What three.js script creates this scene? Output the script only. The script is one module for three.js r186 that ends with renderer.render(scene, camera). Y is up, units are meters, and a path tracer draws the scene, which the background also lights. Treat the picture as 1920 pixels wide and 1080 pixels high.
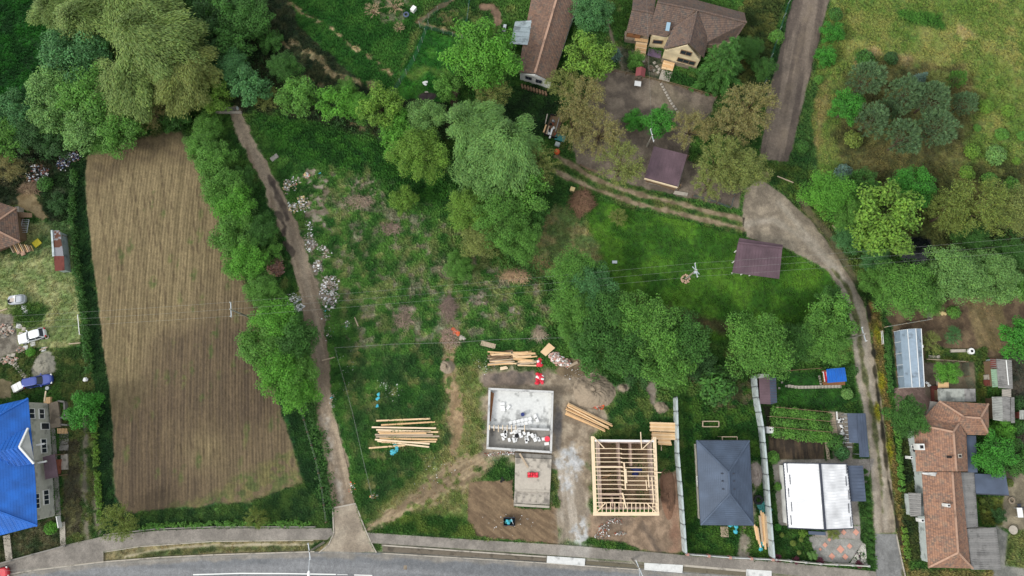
import * as THREE from 'three';
import { mergeGeometries } from 'three/addons/utils/BufferGeometryUtils.js';

// ---------------------------------------------------------------- camera, sky, sun, exposure
const CAM_H = 108, FOCAL = 1280, TILT = Math.atan(260 / FOCAL);     // a drone looking almost straight down
const scene = new THREE.Scene();
const camera = new THREE.PerspectiveCamera(2 * Math.atan(540 / FOCAL) * 180 / Math.PI, 16 / 9, 1, 3000);
camera.position.set(0, CAM_H, 0);
camera.up.set(0, 0, -1);
camera.lookAt(0, 0, -CAM_H * Math.tan(TILT));
const SUN_DIR = new THREE.Vector3(-0.74, 0.60, 0.36).normalize();
{
  const W = 256, H = 128, d = new Float32Array(W * H * 4), v = new THREE.Vector3();
  for (let j = 0; j < H; j++) for (let i = 0; i < W; i++) {
    const el = ((j + 0.5) / H - 0.5) * Math.PI, az = ((i + 0.5) / W - 0.5) * 2 * Math.PI;
    v.set(Math.cos(el) * Math.cos(az), Math.sin(el), Math.cos(el) * Math.sin(az));
    const ang = Math.acos(Math.min(1, Math.max(-1, v.dot(SUN_DIR))));
    const up = Math.max(0, Math.sin(el));
    const cloud = 0.44 * (1 + 2 * up) / 3 + 0.20;
    const glow = 0.75 * Math.exp(-Math.pow(ang / 0.75, 2));        // the sun behind thin cloud
    const k = (j * W + i) * 4, g = el < 0 ? 0.35 : 1;
    d[k] = g * (cloud * 0.95 + glow * 1.0); d[k + 1] = g * (cloud * 1.0 + glow * 0.98); d[k + 2] = g * (cloud * 1.08 + glow * 0.93); d[k + 3] = 1;
  }
  const t = new THREE.DataTexture(d, W, H, THREE.RGBAFormat, THREE.FloatType);
  t.mapping = THREE.EquirectangularReflectionMapping; t.magFilter = THREE.LinearFilter; t.minFilter = THREE.LinearFilter; t.needsUpdate = true;
  scene.background = t; scene.environment = t;
}
const sun = new THREE.DirectionalLight(new THREE.Color().setRGB(1, 0.96, 0.9), 1.5);
sun.position.copy(SUN_DIR).multiplyScalar(200); sun.castShadow = true; sun.shadow.radius = 26;
sun.shadow.mapSize.set(4096, 4096);
Object.assign(sun.shadow.camera, { left: -130, right: 130, top: 130, bottom: -130, near: 1, far: 500 });
scene.add(sun); scene.add(sun.target);
const renderer = new THREE.WebGLRenderer({ antialias: true });
renderer.toneMapping = THREE.LinearToneMapping;
renderer.toneMappingExposure = 1.36;
renderer.shadowMap.enabled = true;

// ---------------------------------------------------------------- helpers
const V = (x, y, z) => new THREE.Vector3(x, y, z);
const SN = Math.sin(TILT), CS = Math.cos(TILT);
// a survey point: column and row of the aerial photograph and the height above ground in metres -> world point
function P(u, v, h = 0) {
  const a = (u - 960) / FOCAL, b = -(v - 540) / FOCAL;
  const dx = a, dy = -CS + b * SN, dz = -SN - b * CS;
  const t = (h - CAM_H) / dy;
  return V(dx * t, h, dz * t);
}
const MPX = CAM_H / FOCAL;                                          // metres per photo pixel on the ground
function rng(seed) { let s = seed >>> 0; return () => { s = (s + 0x6d2b79f5) | 0; let t = Math.imul(s ^ (s >>> 15), 1 | s); t = (t + Math.imul(t ^ (t >>> 7), 61 | t)) ^ t; return ((t ^ (t >>> 14)) >>> 0) / 4294967296; }; }
const hash = (x, y, s) => { let n = Math.imul(x, 374761393) + Math.imul(y, 668265263) + Math.imul(s, 974634541); n = Math.imul(n ^ (n >>> 13), 1274126177); return ((n ^ (n >>> 16)) >>> 0) / 4294967296; };
function vnoise(x, y, s = 0) {
  const xi = Math.floor(x), yi = Math.floor(y), fx = x - xi, fy = y - yi, u = fx * fx * (3 - 2 * fx), w = fy * fy * (3 - 2 * fy);
  const a = hash(xi, yi, s), b = hash(xi + 1, yi, s), c = hash(xi, yi + 1, s), d = hash(xi + 1, yi + 1, s);
  return a + (b - a) * u + (c - a) * w + (a - b - c + d) * u * w;
}
function fbm(x, y, s = 0, oct = 4) { let f = 0, a = 0.5, t = 0; for (let i = 0; i < oct; i++) { f += a * vnoise(x, y, s + i * 17); t += a; a *= 0.5; x *= 2.03; y *= 2.03; } return f / t; }
const clamp = (x, a = 0, b = 1) => Math.min(b, Math.max(a, x));
const smooth = (a, b, x) => { const t = clamp((x - a) / (b - a)); return t * t * (3 - 2 * t); };
const lin = (c) => { c /= 255; return c <= 0.04045 ? c / 12.92 : Math.pow((c + 0.055) / 1.055, 2.4); };
const rgb = (r, g, b) => new THREE.Color().setRGB(lin(r), lin(g), lin(b));
const names = new Map();
function numbered(n) { const k = names.get(n) || 0; names.set(n, k + 1); return k ? n + '_' + String(k).padStart(3, '0') : n; }
function tag(o, label, category, group) { o.userData.label = label; if (category) o.userData.category = category; if (group) o.userData.group = group; return o; }
function shadows(o) { o.castShadow = true; o.receiveShadow = true; return o; }

// collects faces (flat shaded, uv in metres) and builds ONE mesh
class MB {
  constructor() { this.p = []; this.t = []; }
  tri(a, b, c, ua, ub, uc) {
    this.p.push(a.x, a.y, a.z, b.x, b.y, b.z, c.x, c.y, c.z);
    if (ua) this.t.push(ua[0], ua[1], ub[0], ub[1], uc[0], uc[1]);
    else { const n = b.clone().sub(a).cross(c.clone().sub(a)); for (const q of [a, b, c]) { const ax = Math.abs(n.x), ay = Math.abs(n.y), az = Math.abs(n.z); this.t.push(...(ay >= ax && ay >= az ? [q.x, q.z] : ax > az ? [q.z, q.y] : [q.x, q.y])); } }
    return this;
  }
  quad(a, b, c, d) { return this.tri(a, b, c).tri(a, c, d); }
  fan(pts, uv) { for (let i = 1; i < pts.length - 1; i++) uv ? this.tri(pts[0], pts[i], pts[i + 1], uv[0], uv[i], uv[i + 1]) : this.tri(pts[0], pts[i], pts[i + 1]); return this; }
  // box along p -> q (centre line), w wide sideways, h high
  bar(p, q, w, h, upHint) {
    const d = q.clone().sub(p); const L = d.length(); if (L < 1e-6) return this; d.normalize();
    const up0 = upHint || (Math.abs(d.y) > 0.95 ? V(1, 0, 0) : V(0, 1, 0));
    const s = d.clone().cross(up0).normalize().multiplyScalar(w / 2), u = s.clone().cross(d).normalize().multiplyScalar(h / 2);
    const c = [];
    for (const e of [p, q]) for (const [i, j] of [[-1, -1], [1, -1], [1, 1], [-1, 1]]) c.push(e.clone().addScaledVector(s, i).addScaledVector(u, j));
    const f = (a, b, cc, dd, l, m) => { this.tri(c[a], c[b], c[cc], [0, 0], [l, 0], [l, m]); this.tri(c[a], c[cc], c[dd], [0, 0], [l, m], [0, m]); };
    f(0, 3, 2, 1, h, w); f(4, 5, 6, 7, w, h); f(0, 1, 5, 4, w, L); f(1, 2, 6, 5, h, L); f(2, 3, 7, 6, w, L); f(3, 0, 4, 7, h, L);
    return this;
  }
  box(x, y, z, w, h, d, turn = 0) { // centre of the base
    const c = Math.cos(turn), s = Math.sin(turn), a = V(-s, 0, -c).multiplyScalar(d / 2);
    const m = V(x, y + h / 2, z); return this.bar(m.clone().sub(a), m.clone().add(a), w, h);
  }
  prism(pts, y0, y1) { // pts: world points, any winding
    let A = 0; for (let i = 0; i < pts.length; i++) { const a = pts[i], b = pts[(i + 1) % pts.length]; A += a.x * b.z - b.x * a.z; }
    const p = A < 0 ? pts : [...pts].reverse();
    const top = p.map((q) => V(q.x, y1, q.z)), bot = p.map((q) => V(q.x, y0, q.z));
    const tris = THREE.ShapeUtils.triangulateShape(p.map((q) => new THREE.Vector2(q.x, q.z)), []);
    for (const [i, j, k] of tris) { const n = top[j].clone().sub(top[i]).cross(top[k].clone().sub(top[i])); n.y > 0 ? (this.tri(top[i], top[j], top[k]), this.tri(bot[i], bot[k], bot[j])) : (this.tri(top[i], top[k], top[j]), this.tri(bot[i], bot[j], bot[k])); }
    for (let i = 0; i < p.length; i++) { const j = (i + 1) % p.length; this.quad(bot[i], bot[j], top[j], top[i]); }
    return this;
  }
  cyl(p, q, r0, r1, n = 8) {
    const d = q.clone().sub(p).normalize(), a = Math.abs(d.y) > 0.9 ? V(1, 0, 0) : V(0, 1, 0), s = d.clone().cross(a).normalize(), t = s.clone().cross(d).normalize();
    const ring = (c, r) => Array.from({ length: n }, (_, i) => { const g = i / n * 2 * Math.PI; return c.clone().addScaledVector(s, Math.cos(g) * r).addScaledVector(t, Math.sin(g) * r); });
    const A = ring(p, r0), B = ring(q, Math.max(r1, 1e-4));
    for (let i = 0; i < n; i++) { const j = (i + 1) % n; this.quad(A[i], B[i], B[j], A[j]); }
    this.fan([...B].reverse()); this.fan(A); return this;
  }
  blob(x, y, z, rx, ry, rz, r, n = 0) { // an uneven stone or clod
    const g = new THREE.IcosahedronGeometry(1, n), a = g.attributes.position, m = new Map();
    const v = []; for (let i = 0; i < a.count; i++) { const k = [a.getX(i), a.getY(i), a.getZ(i)].map((e) => e.toFixed(3)).join(); if (!m.has(k)) m.set(k, 0.75 + 0.5 * r()); const s = m.get(k); v.push(V(x + a.getX(i) * rx * s, y + a.getY(i) * ry * s, z + a.getZ(i) * rz * s)); }
    for (let i = 0; i < v.length; i += 3) this.tri(v[i], v[i + 1], v[i + 2]); return this;
  }
  geo(o) {
    const g = new THREE.BufferGeometry(); const p = new Float32Array(this.p);
    if (o) for (let i = 0; i < p.length; i += 3) { p[i] -= o.x; p[i + 1] -= o.y; p[i + 2] -= o.z; }
    g.setAttribute('position', new THREE.BufferAttribute(p, 3)); g.setAttribute('uv', new THREE.BufferAttribute(new Float32Array(this.t), 2)); g.computeVertexNormals(); return g;
  }
  // build as a part of a thing (Group with userData-free world offset in .position) or, without parent, as a top-level mesh
  build(name, mat, parent) {
    if (parent) { const o = worldOf(parent); const m = shadows(new THREE.Mesh(this.geo(o), mat)); m.name = name; parent.add(m); return m; }
    const b = new THREE.Box3().setFromArray(this.p), o = V((b.min.x + b.max.x) / 2, b.min.y, (b.min.z + b.max.z) / 2);
    const m = shadows(new THREE.Mesh(this.geo(o), mat)); m.position.copy(o); m.name = numbered(name); scene.add(m); return m;
  }
}
function worldOf(o) { const r = V(0, 0, 0); for (let q = o; q && q !== scene; q = q.parent) r.add(q.position); return r; }
const mb = () => new MB();
const ORD = ['first', 'second', 'third', 'fourth', 'fifth', 'sixth', 'seventh', 'eighth', 'ninth', 'tenth', 'eleventh', 'twelfth', 'thirteenth', 'fourteenth', 'fifteenth', 'sixteenth'];
function thing(name, label, category, at, group) { const g = new THREE.Group(); g.name = numbered(name); g.position.copy(at); tag(g, label, category, group); scene.add(g); return g; }
function structure(m, label) { m.userData.kind = 'structure'; if (label) m.userData.label = label; return m; }
function stuff(m, label, category, group) { m.userData.kind = 'stuff'; if (label) tag(m, label, category, group); return m; }
// ---------------------------------------------------------------- what the ground is made of (grass, straw, soil, gravel, concrete, asphalt) plus one painted wall shadow: one map in plan, 9 cm per texel
const GX0 = -96, GX1 = 96, GZ0 = -80, GZ1 = 26, GW = 2048, GH = 1130;
const gcol = new Float32Array(GW * GH * 3), gveg = new Float32Array(GW * GH);   // sRGB colour 0..255 and how much grass grows
const gi = (x) => (x - GX0) / (GX1 - GX0) * GW, gj = (z) => (z - GZ0) / (GZ1 - GZ0) * GH;
const gx = (i) => GX0 + (i + 0.5) / GW * (GX1 - GX0), gz = (j) => GZ0 + (j + 0.5) / GH * (GZ1 - GZ0);
const mix3 = (a, b, t) => [a[0] + (b[0] - a[0]) * t, a[1] + (b[1] - a[1]) * t, a[2] + (b[2] - a[2]) * t];
for (let j = 0; j < GH; j++) for (let i = 0; i < GW; i++) {
  const x = gx(i), z = gz(j), a = fbm(x * 0.16, z * 0.16, 1, 4), b = fbm(x * 0.9, z * 0.9, 5, 3), c = fbm(x * 0.35 + 7, z * 0.35, 9, 3);
  let col = mix3([32, 70, 22], [70, 108, 42], smooth(0.3, 0.7, a * 0.55 + b * 0.45));
  col = mix3(col, [112, 112, 66], 0.55 * smooth(0.56, 0.74, c * 0.7 + b * 0.3));
  const k = (j * GW + i) * 3; gcol[k] = col[0]; gcol[k + 1] = col[1]; gcol[k + 2] = col[2]; gveg[j * GW + i] = 1;
}
const inside = (p, x, z) => { let c = false; for (let i = 0, j = p.length - 1; i < p.length; j = i++) { const a = p[i], b = p[j]; if ((a.z > z) !== (b.z > z) && x < (b.x - a.x) * (z - a.z) / (b.z - a.z) + a.x) c = !c; } return c; };
const segd = (a, b, x, z) => { const dx = b.x - a.x, dz = b.z - a.z, t = clamp(((x - a.x) * dx + (z - a.z) * dz) / (dx * dx + dz * dz + 1e-9)); return [Math.hypot(x - a.x - dx * t, z - a.z - dz * t), t]; };
let pseed = 100;
// lay a material: o.poly (closed outline), o.line ([u, v, width]) or o.spot ([u, v, r, r2?]); c1..c2 vary by noise of scale f; soft edge and uneven outline in metres
function lay(o) {
  const s = pseed++; const { c1, c2 = c1, soft = 0.25, warp = 0.5, f = 0.8, alpha = 1, veg = 0, wf = 0.7, grain = 0, holes = 0 } = o;
  let d, box; const R = (u) => u * MPX;
  if (o.poly) { const p = o.poly.map(([u, v]) => P(u, v)); box = p; d = (x, z) => { let m = 1e9; for (let i = 0; i < p.length; i++) m = Math.min(m, segd(p[i], p[(i + 1) % p.length], x, z)[0]); return inside(p, x, z) ? m : -m; }; }
  else if (o.line) { const p = o.line.map(([u, v]) => P(u, v)), w = o.line.map((q) => R(q[2] ?? o.w ?? 6) / 2), mw = Math.max(...w) + 1; box = p.flatMap((q) => [V(q.x - mw, 0, q.z - mw), V(q.x + mw, 0, q.z + mw)]); d = (x, z) => { let m = -1e9; for (let i = 0; i < p.length - 1; i++) { const [e, t] = segd(p[i], p[i + 1], x, z); m = Math.max(m, w[i] + (w[i + 1] - w[i]) * t - e); } return m; }; }
  else { const [u, v, r, r2 = r] = o.spot, c = P(u, v), a = R(r), b = R(r2); box = [V(c.x - a, 0, c.z - b), V(c.x + a, 0, c.z + b)]; d = (x, z) => (1 - Math.hypot((x - c.x) / a, (z - c.z) / b)) * Math.min(a, b); }
  const m = soft + warp + 0.2, x0 = Math.min(...box.map((q) => q.x)) - m, x1 = Math.max(...box.map((q) => q.x)) + m, z0 = Math.min(...box.map((q) => q.z)) - m, z1 = Math.max(...box.map((q) => q.z)) + m;
  const i0 = Math.max(0, Math.floor(gi(x0))), i1 = Math.min(GW - 1, Math.ceil(gi(x1))), j0 = Math.max(0, Math.floor(gj(z0))), j1 = Math.min(GH - 1, Math.ceil(gj(z1)));
  for (let j = j0; j <= j1; j++) for (let i = i0; i <= i1; i++) {
    const x = gx(i), z = gz(j); let e = d(x, z); if (e < -m) continue;
    if (e < m) e += warp * 2 * (fbm(x * wf, z * wf, s, 3) - 0.5);
    let a = smooth(-soft, soft, e) * alpha; if (a <= 0.002) continue;
    if (holes) a *= smooth(holes - 0.12, holes + 0.12, fbm(x * (o.hf || 1.1), z * (o.hf || 1.1), s + 50, 4));
    let t; const st = o.streak;
    if (st) { const ca = Math.cos(st[0]), sa = Math.sin(st[0]); t = fbm((x * ca + z * sa) * st[1], (-x * sa + z * ca) * st[2], s + 3, 3); } else t = fbm(x * f, z * f, s + 3, 4);
    const c = mix3(c1, c2, smooth(0.3, 0.7, t)), g = 1 + grain * (hash(i, j, s) - 0.5) * 2, k = (j * GW + i) * 3;
    for (let q = 0; q < 3; q++) gcol[k + q] += (c[q] * g - gcol[k + q]) * a;
    gveg[j * GW + i] += (veg - gveg[j * GW + i]) * a;
  }
}
const FIELD = [[165, 290], [235, 262], [340, 246], [392, 330], [418, 430], [452, 520], [485, 590], [508, 700], [540, 755], [556, 830], [568, 905], [470, 942], [300, 964], [240, 964], [212, 930], [205, 760], [190, 650], [175, 520], [160, 400], [152, 340]];
const DIRT_ROAD = [[440, 208, 22], [452, 240, 26], [478, 290, 29], [505, 340, 31], [527, 390, 34], [548, 440, 35], [567, 500, 35], [581, 560, 35], [592, 620, 34], [602, 690, 33], [608, 760, 33], [619, 820, 36], [633, 880, 38], [645, 955, 44]];
const APRON = [[622, 952], [667, 944], [680, 985], [705, 1036], [598, 1036], [626, 1000]];
const LANE = [[1395, 355], [1392, 420], [1400, 445], [1470, 465], [1520, 490], [1553, 510], [1574, 545], [1590, 590], [1600, 650], [1603, 700], [1618, 760], [1630, 850], [1637, 940], [1640, 1001], [1681, 1001], [1672, 900], [1657, 780], [1647, 700], [1634, 640], [1625, 580], [1600, 530], [1560, 465], [1520, 412], [1470, 366], [1425, 335]];
const LANE_PAVED = [[1640, 1001], [1681, 1001], [1688, 1040], [1700, 1090], [1642, 1090]];
const TOP_LANE = [[1492, -25], [1562, -25], [1545, 40], [1522, 130], [1500, 220], [1480, 305], [1424, 298], [1440, 180], [1468, 70]];
const TRACK = [[1040, 322], [1052, 292], [1110, 322], [1190, 352], [1290, 380], [1397, 408], [1392, 438], [1290, 412], [1195, 388], [1112, 360]];
const ROAD = [[-60, 1100], [60, 1070], [200, 1053], [400, 1041], [600, 1034], [750, 1037], [1000, 1052], [1200, 1067], [1400, 1082], [1640, 1100], [1700, 1140], [-60, 1140]];
const WALK_W = [[-40, 1072], [30, 1048], [120, 1022], [200, 1004], [300, 994], [400, 990], [622, 990], [626, 1000], [614, 1012], [400, 1014], [260, 1024], [195, 1034], [195, 1052], [60, 1069], [-40, 1095]];
const WALK_E = [[688, 998], [880, 1011], [1050, 1021], [1200, 1033], [1300, 1042], [1450, 1052], [1642, 1071], [1643, 1095], [1440, 1074], [1200, 1054], [1050, 1042], [880, 1030], [697, 1018]];
{
  const S = (r, g, b) => [r, g, b];
  // north-west: lawn, wood floor, rough meadow with straw
  lay({ poly: [[-60, -30], [88, -30], [128, 80], [75, 180], [0, 215], [-60, 215]], c1: S(10, 54, 8), c2: S(26, 82, 14), f: 0.5, veg: 0.8 });
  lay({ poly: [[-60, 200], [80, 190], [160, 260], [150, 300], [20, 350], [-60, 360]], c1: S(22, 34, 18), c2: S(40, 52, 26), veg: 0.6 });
  lay({ poly: [[300, -30], [560, -30], [640, 60], [730, 170], [830, 170], [860, 260], [700, 260], [450, 210], [380, 120]], c1: S(24, 42, 18), c2: S(52, 60, 34), veg: 0.7 });
  lay({ poly: [[535, -30], [800, -30], [735, 175], [690, 165], [560, 50]], c1: S(30, 78, 20), c2: S(54, 100, 34), f: 0.6, veg: 1 });
  lay({ poly: [[690, -30], [780, -30], [770, 40], [720, 45]], c1: S(90, 100, 70), c2: S(120, 118, 96), veg: 0.4, holes: 0.5, warp: 1 });
  for (const [l, w, a] of [[[[545, 5], [575, 28], [600, 42]], 9, 1], [[[618, 52], [662, 88], [700, 112], [738, 142]], 8, 1], [[[535, 78], [585, 106], [625, 140], [700, 160]], 16, 0.8], [[[555, 132], [600, 160], [612, 178]], 14, 0.6], [[[660, 235], [700, 252], [735, 255]], 9, 0.9]])
    lay({ line: l, w, c1: S(120, 106, 74), c2: S(166, 146, 112), f: 1.6, warp: 0.9, soft: 0.35, alpha: a, veg: 0.3, holes: 0.42 });
  lay({ poly: [[796, 52], [862, 72], [852, 130], [834, 190], [742, 185], [756, 130]], c1: S(26, 82, 16), c2: S(52, 104, 28), f: 0.5, veg: 0.5 });
  lay({ line: [[765, 140], [800, 128], [832, 138]], w: 20, c1: S(74, 104, 36), c2: S(100, 116, 50), warp: 1, soft: 0.7, alpha: 0.7, veg: 0.4 });
  lay({ line: [[783, 42], [815, 18], [848, 0]], w: 8, c1: S(92, 76, 56), c2: S(120, 104, 80), veg: 0.1 });
  lay({ line: [[790, 44], [830, 55], [866, 66]], w: 8, c1: S(120, 112, 78), c2: S(150, 134, 98), veg: 0.2 });
  lay({ spot: [838, 30, 26, 14], c1: S(84, 90, 50), c2: S(122, 108, 78), warp: 1, alpha: 0.7, holes: 0.45, veg: 0.5 });
  lay({ line: [[905, 15], [925, 10], [932, 40]], w: 16, c1: S(96, 78, 62), c2: S(130, 106, 86), warp: 0.6 });
  lay({ spot: [800, 182, 16, 10], c1: S(58, 50, 50), c2: S(78, 66, 66), warp: 0.5 });
  lay({ line: [[855, 165], [850, 190]], w: 16, c1: S(66, 50, 44), c2: S(80, 64, 54), warp: 0.6 });
  lay({ poly: [[940, 170], [1040, 150], [1060, 220], [1010, 260], [940, 250]], c1: S(18, 44, 14), c2: S(34, 66, 22), veg: 0.8 });
  // central rough ground
  lay({ poly: [[470, 205], [700, 250], [840, 330], [860, 470], [1010, 540], [1050, 640], [840, 700], [640, 960], [600, 700], [560, 420]], c1: S(38, 80, 26), c2: S(74, 116, 46), f: 0.8, veg: 1, warp: 1.5, soft: 1 });
  lay({ poly: [[480, 215], [720, 270], [860, 330], [850, 400], [620, 310], [520, 290]], c1: S(24, 66, 14), c2: S(50, 98, 28), veg: 1, warp: 1.2, soft: 0.8 });
  lay({ poly: [[600, 320], [690, 310], [700, 400], [880, 430], [1020, 540], [1040, 600], [860, 640], [650, 640], [615, 480]], c1: S(110, 114, 70), c2: S(156, 144, 104), f: 1.4, veg: 0.8, holes: 0.56, hf: 0.7, alpha: 0.55, warp: 1.5, soft: 1 });
  lay({ poly: [[610, 330], [700, 330], [860, 420], [1020, 540], [1030, 620], [860, 650], [660, 660]], c1: S(112, 102, 94), c2: S(146, 132, 120), f: 1.6, veg: 0.6, holes: 0.62, hf: 0.8, alpha: 0.7, warp: 1.5, soft: 1 });
  for (const [u, v, r, r2] of [[672, 345, 20, 12], [675, 380, 26, 12], [835, 575, 10, 22], [760, 590, 14, 16], [735, 425, 10, 8], [900, 560, 20, 16], [965, 590, 12, 14], [1010, 620, 10, 10]])
    lay({ spot: [u, v, r, r2], c1: S(116, 104, 96), c2: S(156, 140, 128), warp: 1.3, soft: 0.6, veg: 0.3, f: 2, alpha: 0.85, wf: 1.4, holes: 0.42, hf: 1.8 });
  for (let k = 0; k < 26; k++) { const r = rng(900 + k); lay({ line: [[565 + r() * 20 - k % 3, 320 + k * 12, 14], [585 + r() * 30, 326 + k * 12, 16]], c1: S(110, 100, 84), c2: S(150, 140, 124), warp: 0.8, soft: 0.3, veg: 0.1, holes: 0.5 }); }
  // site: bare soil, wheel tracks, gravel, cement dust, and a wall shadow put into the colour
  lay({ poly: [[835, 690], [900, 680], [915, 700], [905, 850], [900, 920], [880, 960], [690, 985], [680, 960], [800, 880], [835, 840]], c1: S(94, 104, 52), c2: S(132, 124, 80), f: 1, veg: 0.5, warp: 1.4, soft: 1.2, alpha: 0.8 });
  lay({ line: [[838, 640, 26], [842, 700, 24], [850, 740, 34], [855, 790, 36], [850, 840, 22]], c1: S(128, 108, 80), c2: S(164, 140, 108), warp: 1, soft: 0.5, veg: 0.1, holes: 0.4 });
  lay({ line: [[695, 985, 22], [740, 965, 30], [800, 925, 40], [860, 890, 50], [900, 870, 40]], c1: S(120, 104, 80), c2: S(154, 136, 108), warp: 1.1, soft: 0.6, veg: 0.1, holes: 0.36, streak: [-0.55, 0.3, 2.2] });
  lay({ poly: [[895, 690], [1050, 690], [1120, 700], [1150, 730], [1140, 790], [1110, 830], [1105, 1000], [1045, 1020], [1045, 900], [905, 850], [905, 730]], c1: S(124, 111, 94), c2: S(160, 146, 126), f: 0.9, veg: 0.02, warp: 1.3, soft: 1.0 });
  lay({ poly: [[880, 905], [960, 900], [965, 950], [1032, 955], [1044, 880], [1046, 1021], [890, 1006], [876, 975]], c1: S(104, 86, 66), c2: S(126, 106, 82), f: 1.2, warp: 0.3, soft: 0.15, streak: [0.6, 0.5, 3] });
  lay({ poly: [[905, 700], [1000, 695], [1010, 722], [910, 722]], c1: S(92, 84, 78), c2: S(126, 112, 100), warp: 0.4 });
  lay({ spot: [1075, 690, 30, 22], c1: S(104, 90, 70), c2: S(128, 112, 88), warp: 0.8 });
  lay({ poly: [[1044, 870], [1062, 860], [1085, 880], [1105, 960], [1120, 1010], [1106, 1024], [1044, 1018]], c1: S(134, 123, 108), c2: S(168, 158, 144), f: 0.8, warp: 1.0, soft: 0.9, streak: [1.5, 0.25, 1.4] });
  for (const [u, v, r, r2] of [[1066, 866, 20, 18], [1080, 872, 11, 14], [1092, 1000, 13, 20], [1058, 910, 10, 14], [1070, 850, 14, 10]]) lay({ spot: [u, v, r, r2], c1: S(168, 172, 174), c2: S(198, 200, 202), warp: 1.2, soft: 0.6, alpha: 0.75, f: 1.5, wf: 1.3, holes: 0.36, hf: 1.4 });
  lay({ spot: [1046, 800, 8, 40], c1: S(86, 84, 86), c2: S(110, 106, 104), warp: 0.4, soft: 0.3, alpha: 0.8 });  // soft shadow beside the foundation's east wall, painted into the ground colour
  lay({ poly: [[1033, 880], [1046, 880], [1048, 950], [1034, 950]], c1: S(50, 80, 30), c2: S(96, 104, 56), warp: 0.3, veg: 0.8 });
  lay({ poly: [[1105, 965], [1180, 968], [1236, 960], [1236, 890], [1270, 878], [1281, 1036], [1200, 1033], [1105, 1010]], c1: S(120, 102, 84), c2: S(154, 132, 110), f: 0.9, warp: 0.5, soft: 0.3 });
  lay({ poly: [[1250, 900], [1272, 890], [1280, 1034], [1258, 1034]], c1: S(128, 96, 78), c2: S(142, 112, 92), warp: 0.8, soft: 0.6, alpha: 0.8 });
  lay({ line: [[1200, 985], [1222, 1010], [1235, 1032]], w: 10, c1: S(78, 68, 60), c2: S(108, 92, 76), warp: 0.5, soft: 0.4, alpha: 0.7, streak: [0.9, 0.4, 3] });
  lay({ spot: [1150, 978, 40, 12], c1: S(96, 84, 72), c2: S(118, 104, 90), warp: 0.8, soft: 0.5, alpha: 0.7 });
  lay({ poly: [[1092, 1020], [1105, 1006], [1130, 1015], [1170, 1018], [1198, 1030], [1150, 1030]], c1: S(36, 74, 22), c2: S(66, 100, 36), veg: 1, warp: 0.3 });
  lay({ poly: [[1120, 760], [1250, 740], [1270, 770], [1272, 880], [1235, 880], [1230, 820], [1110, 820], [1150, 790]], c1: S(34, 74, 24), c2: S(84, 104, 48), f: 0.9, veg: 1, warp: 0.8, soft: 0.5 });
  lay({ poly: [[705, 998], [760, 960], [880, 975], [892, 1006]], c1: S(38, 74, 20), c2: S(86, 108, 42), f: 0.8, veg: 1, warp: 0.5 });
  for (const [u, v, r, r2] of [[1225, 745, 10, 22], [1170, 727, 9, 8], [1238, 762, 14, 10]]) lay({ spot: [u, v, r, r2], c1: S(128, 118, 104), c2: S(150, 140, 128), warp: 0.7, soft: 0.3 });
  lay({ poly: [[1283, 745], [1420, 720], [1440, 880], [1446, 1046], [1286, 1036]], c1: S(26, 66, 16), c2: S(62, 96, 30), f: 0.8, veg: 1, warp: 0.3 });
  lay({ poly: [[1290, 700], [1410, 690], [1425, 760], [1330, 770]], c1: S(66, 62, 40), c2: S(104, 92, 72), f: 0.9, veg: 0.5, holes: 0.45, warp: 0.8, alpha: 0.8 });
  lay({ spot: [1418, 888, 12, 20], c1: S(150, 138, 130), c2: S(172, 160, 152), warp: 0.4 });
  lay({ line: [[1418, 910, 12], [1408, 960, 16], [1398, 1000, 16], [1395, 1040, 20]], c1: S(122, 114, 100), c2: S(146, 138, 122), warp: 0.6, soft: 0.4, veg: 0.1, holes: 0.38 });
  lay({ poly: [[640, 650], [830, 650], [845, 850], [780, 880], [690, 960], [655, 800]], c1: S(104, 112, 62), c2: S(140, 132, 90), f: 1.2, veg: 0.8, holes: 0.58, hf: 0.7, alpha: 0.8, warp: 1, soft: 1 });
  lay({ poly: [[640, 650], [830, 650], [845, 850], [780, 880], [690, 960], [655, 800]], c1: S(26, 60, 24), c2: S(44, 80, 36), f: 1.2, veg: 1, holes: 0.5, hf: 0.5, alpha: 0.7, warp: 1, soft: 1 });
  // centre lawn, paler hay corner
  lay({ poly: [[1110, 372], [1180, 392], [1290, 414], [1392, 440], [1400, 446], [1470, 466], [1552, 512], [1575, 560], [1560, 600], [1480, 612], [1350, 640], [1180, 590], [1090, 480]], c1: S(42, 82, 12), c2: S(70, 110, 26), f: 0.35, veg: 0.45, warp: 0.5, soft: 0.3 });
  lay({ poly: [[985, 480], [1040, 385], [1075, 395], [1110, 430], [1130, 490], [1080, 530], [1000, 515]], c1: S(78, 98, 50), c2: S(122, 116, 76), f: 0.6, veg: 0.5, warp: 0.9, soft: 0.6 });
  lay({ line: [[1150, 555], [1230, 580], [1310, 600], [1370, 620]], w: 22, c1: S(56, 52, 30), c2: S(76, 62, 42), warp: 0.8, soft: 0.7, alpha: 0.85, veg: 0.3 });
  // top right homestead
  lay({ poly: [[1118, 132], [1160, 128], [1345, 180], [1335, 210], [1300, 240], [1290, 300], [1395, 345], [1385, 392], [1205, 352], [1085, 325], [1070, 262], [1100, 200]], c1: S(96, 86, 76), c2: S(124, 112, 98), f: 0.7, warp: 0.4, soft: 0.3, grain: 0.06 });
  lay({ line: [[1240, 170], [1270, 200], [1300, 215]], w: 40, c1: S(112, 104, 82), c2: S(122, 112, 92), alpha: 0.5, soft: 1.2, warp: 1 });
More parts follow.
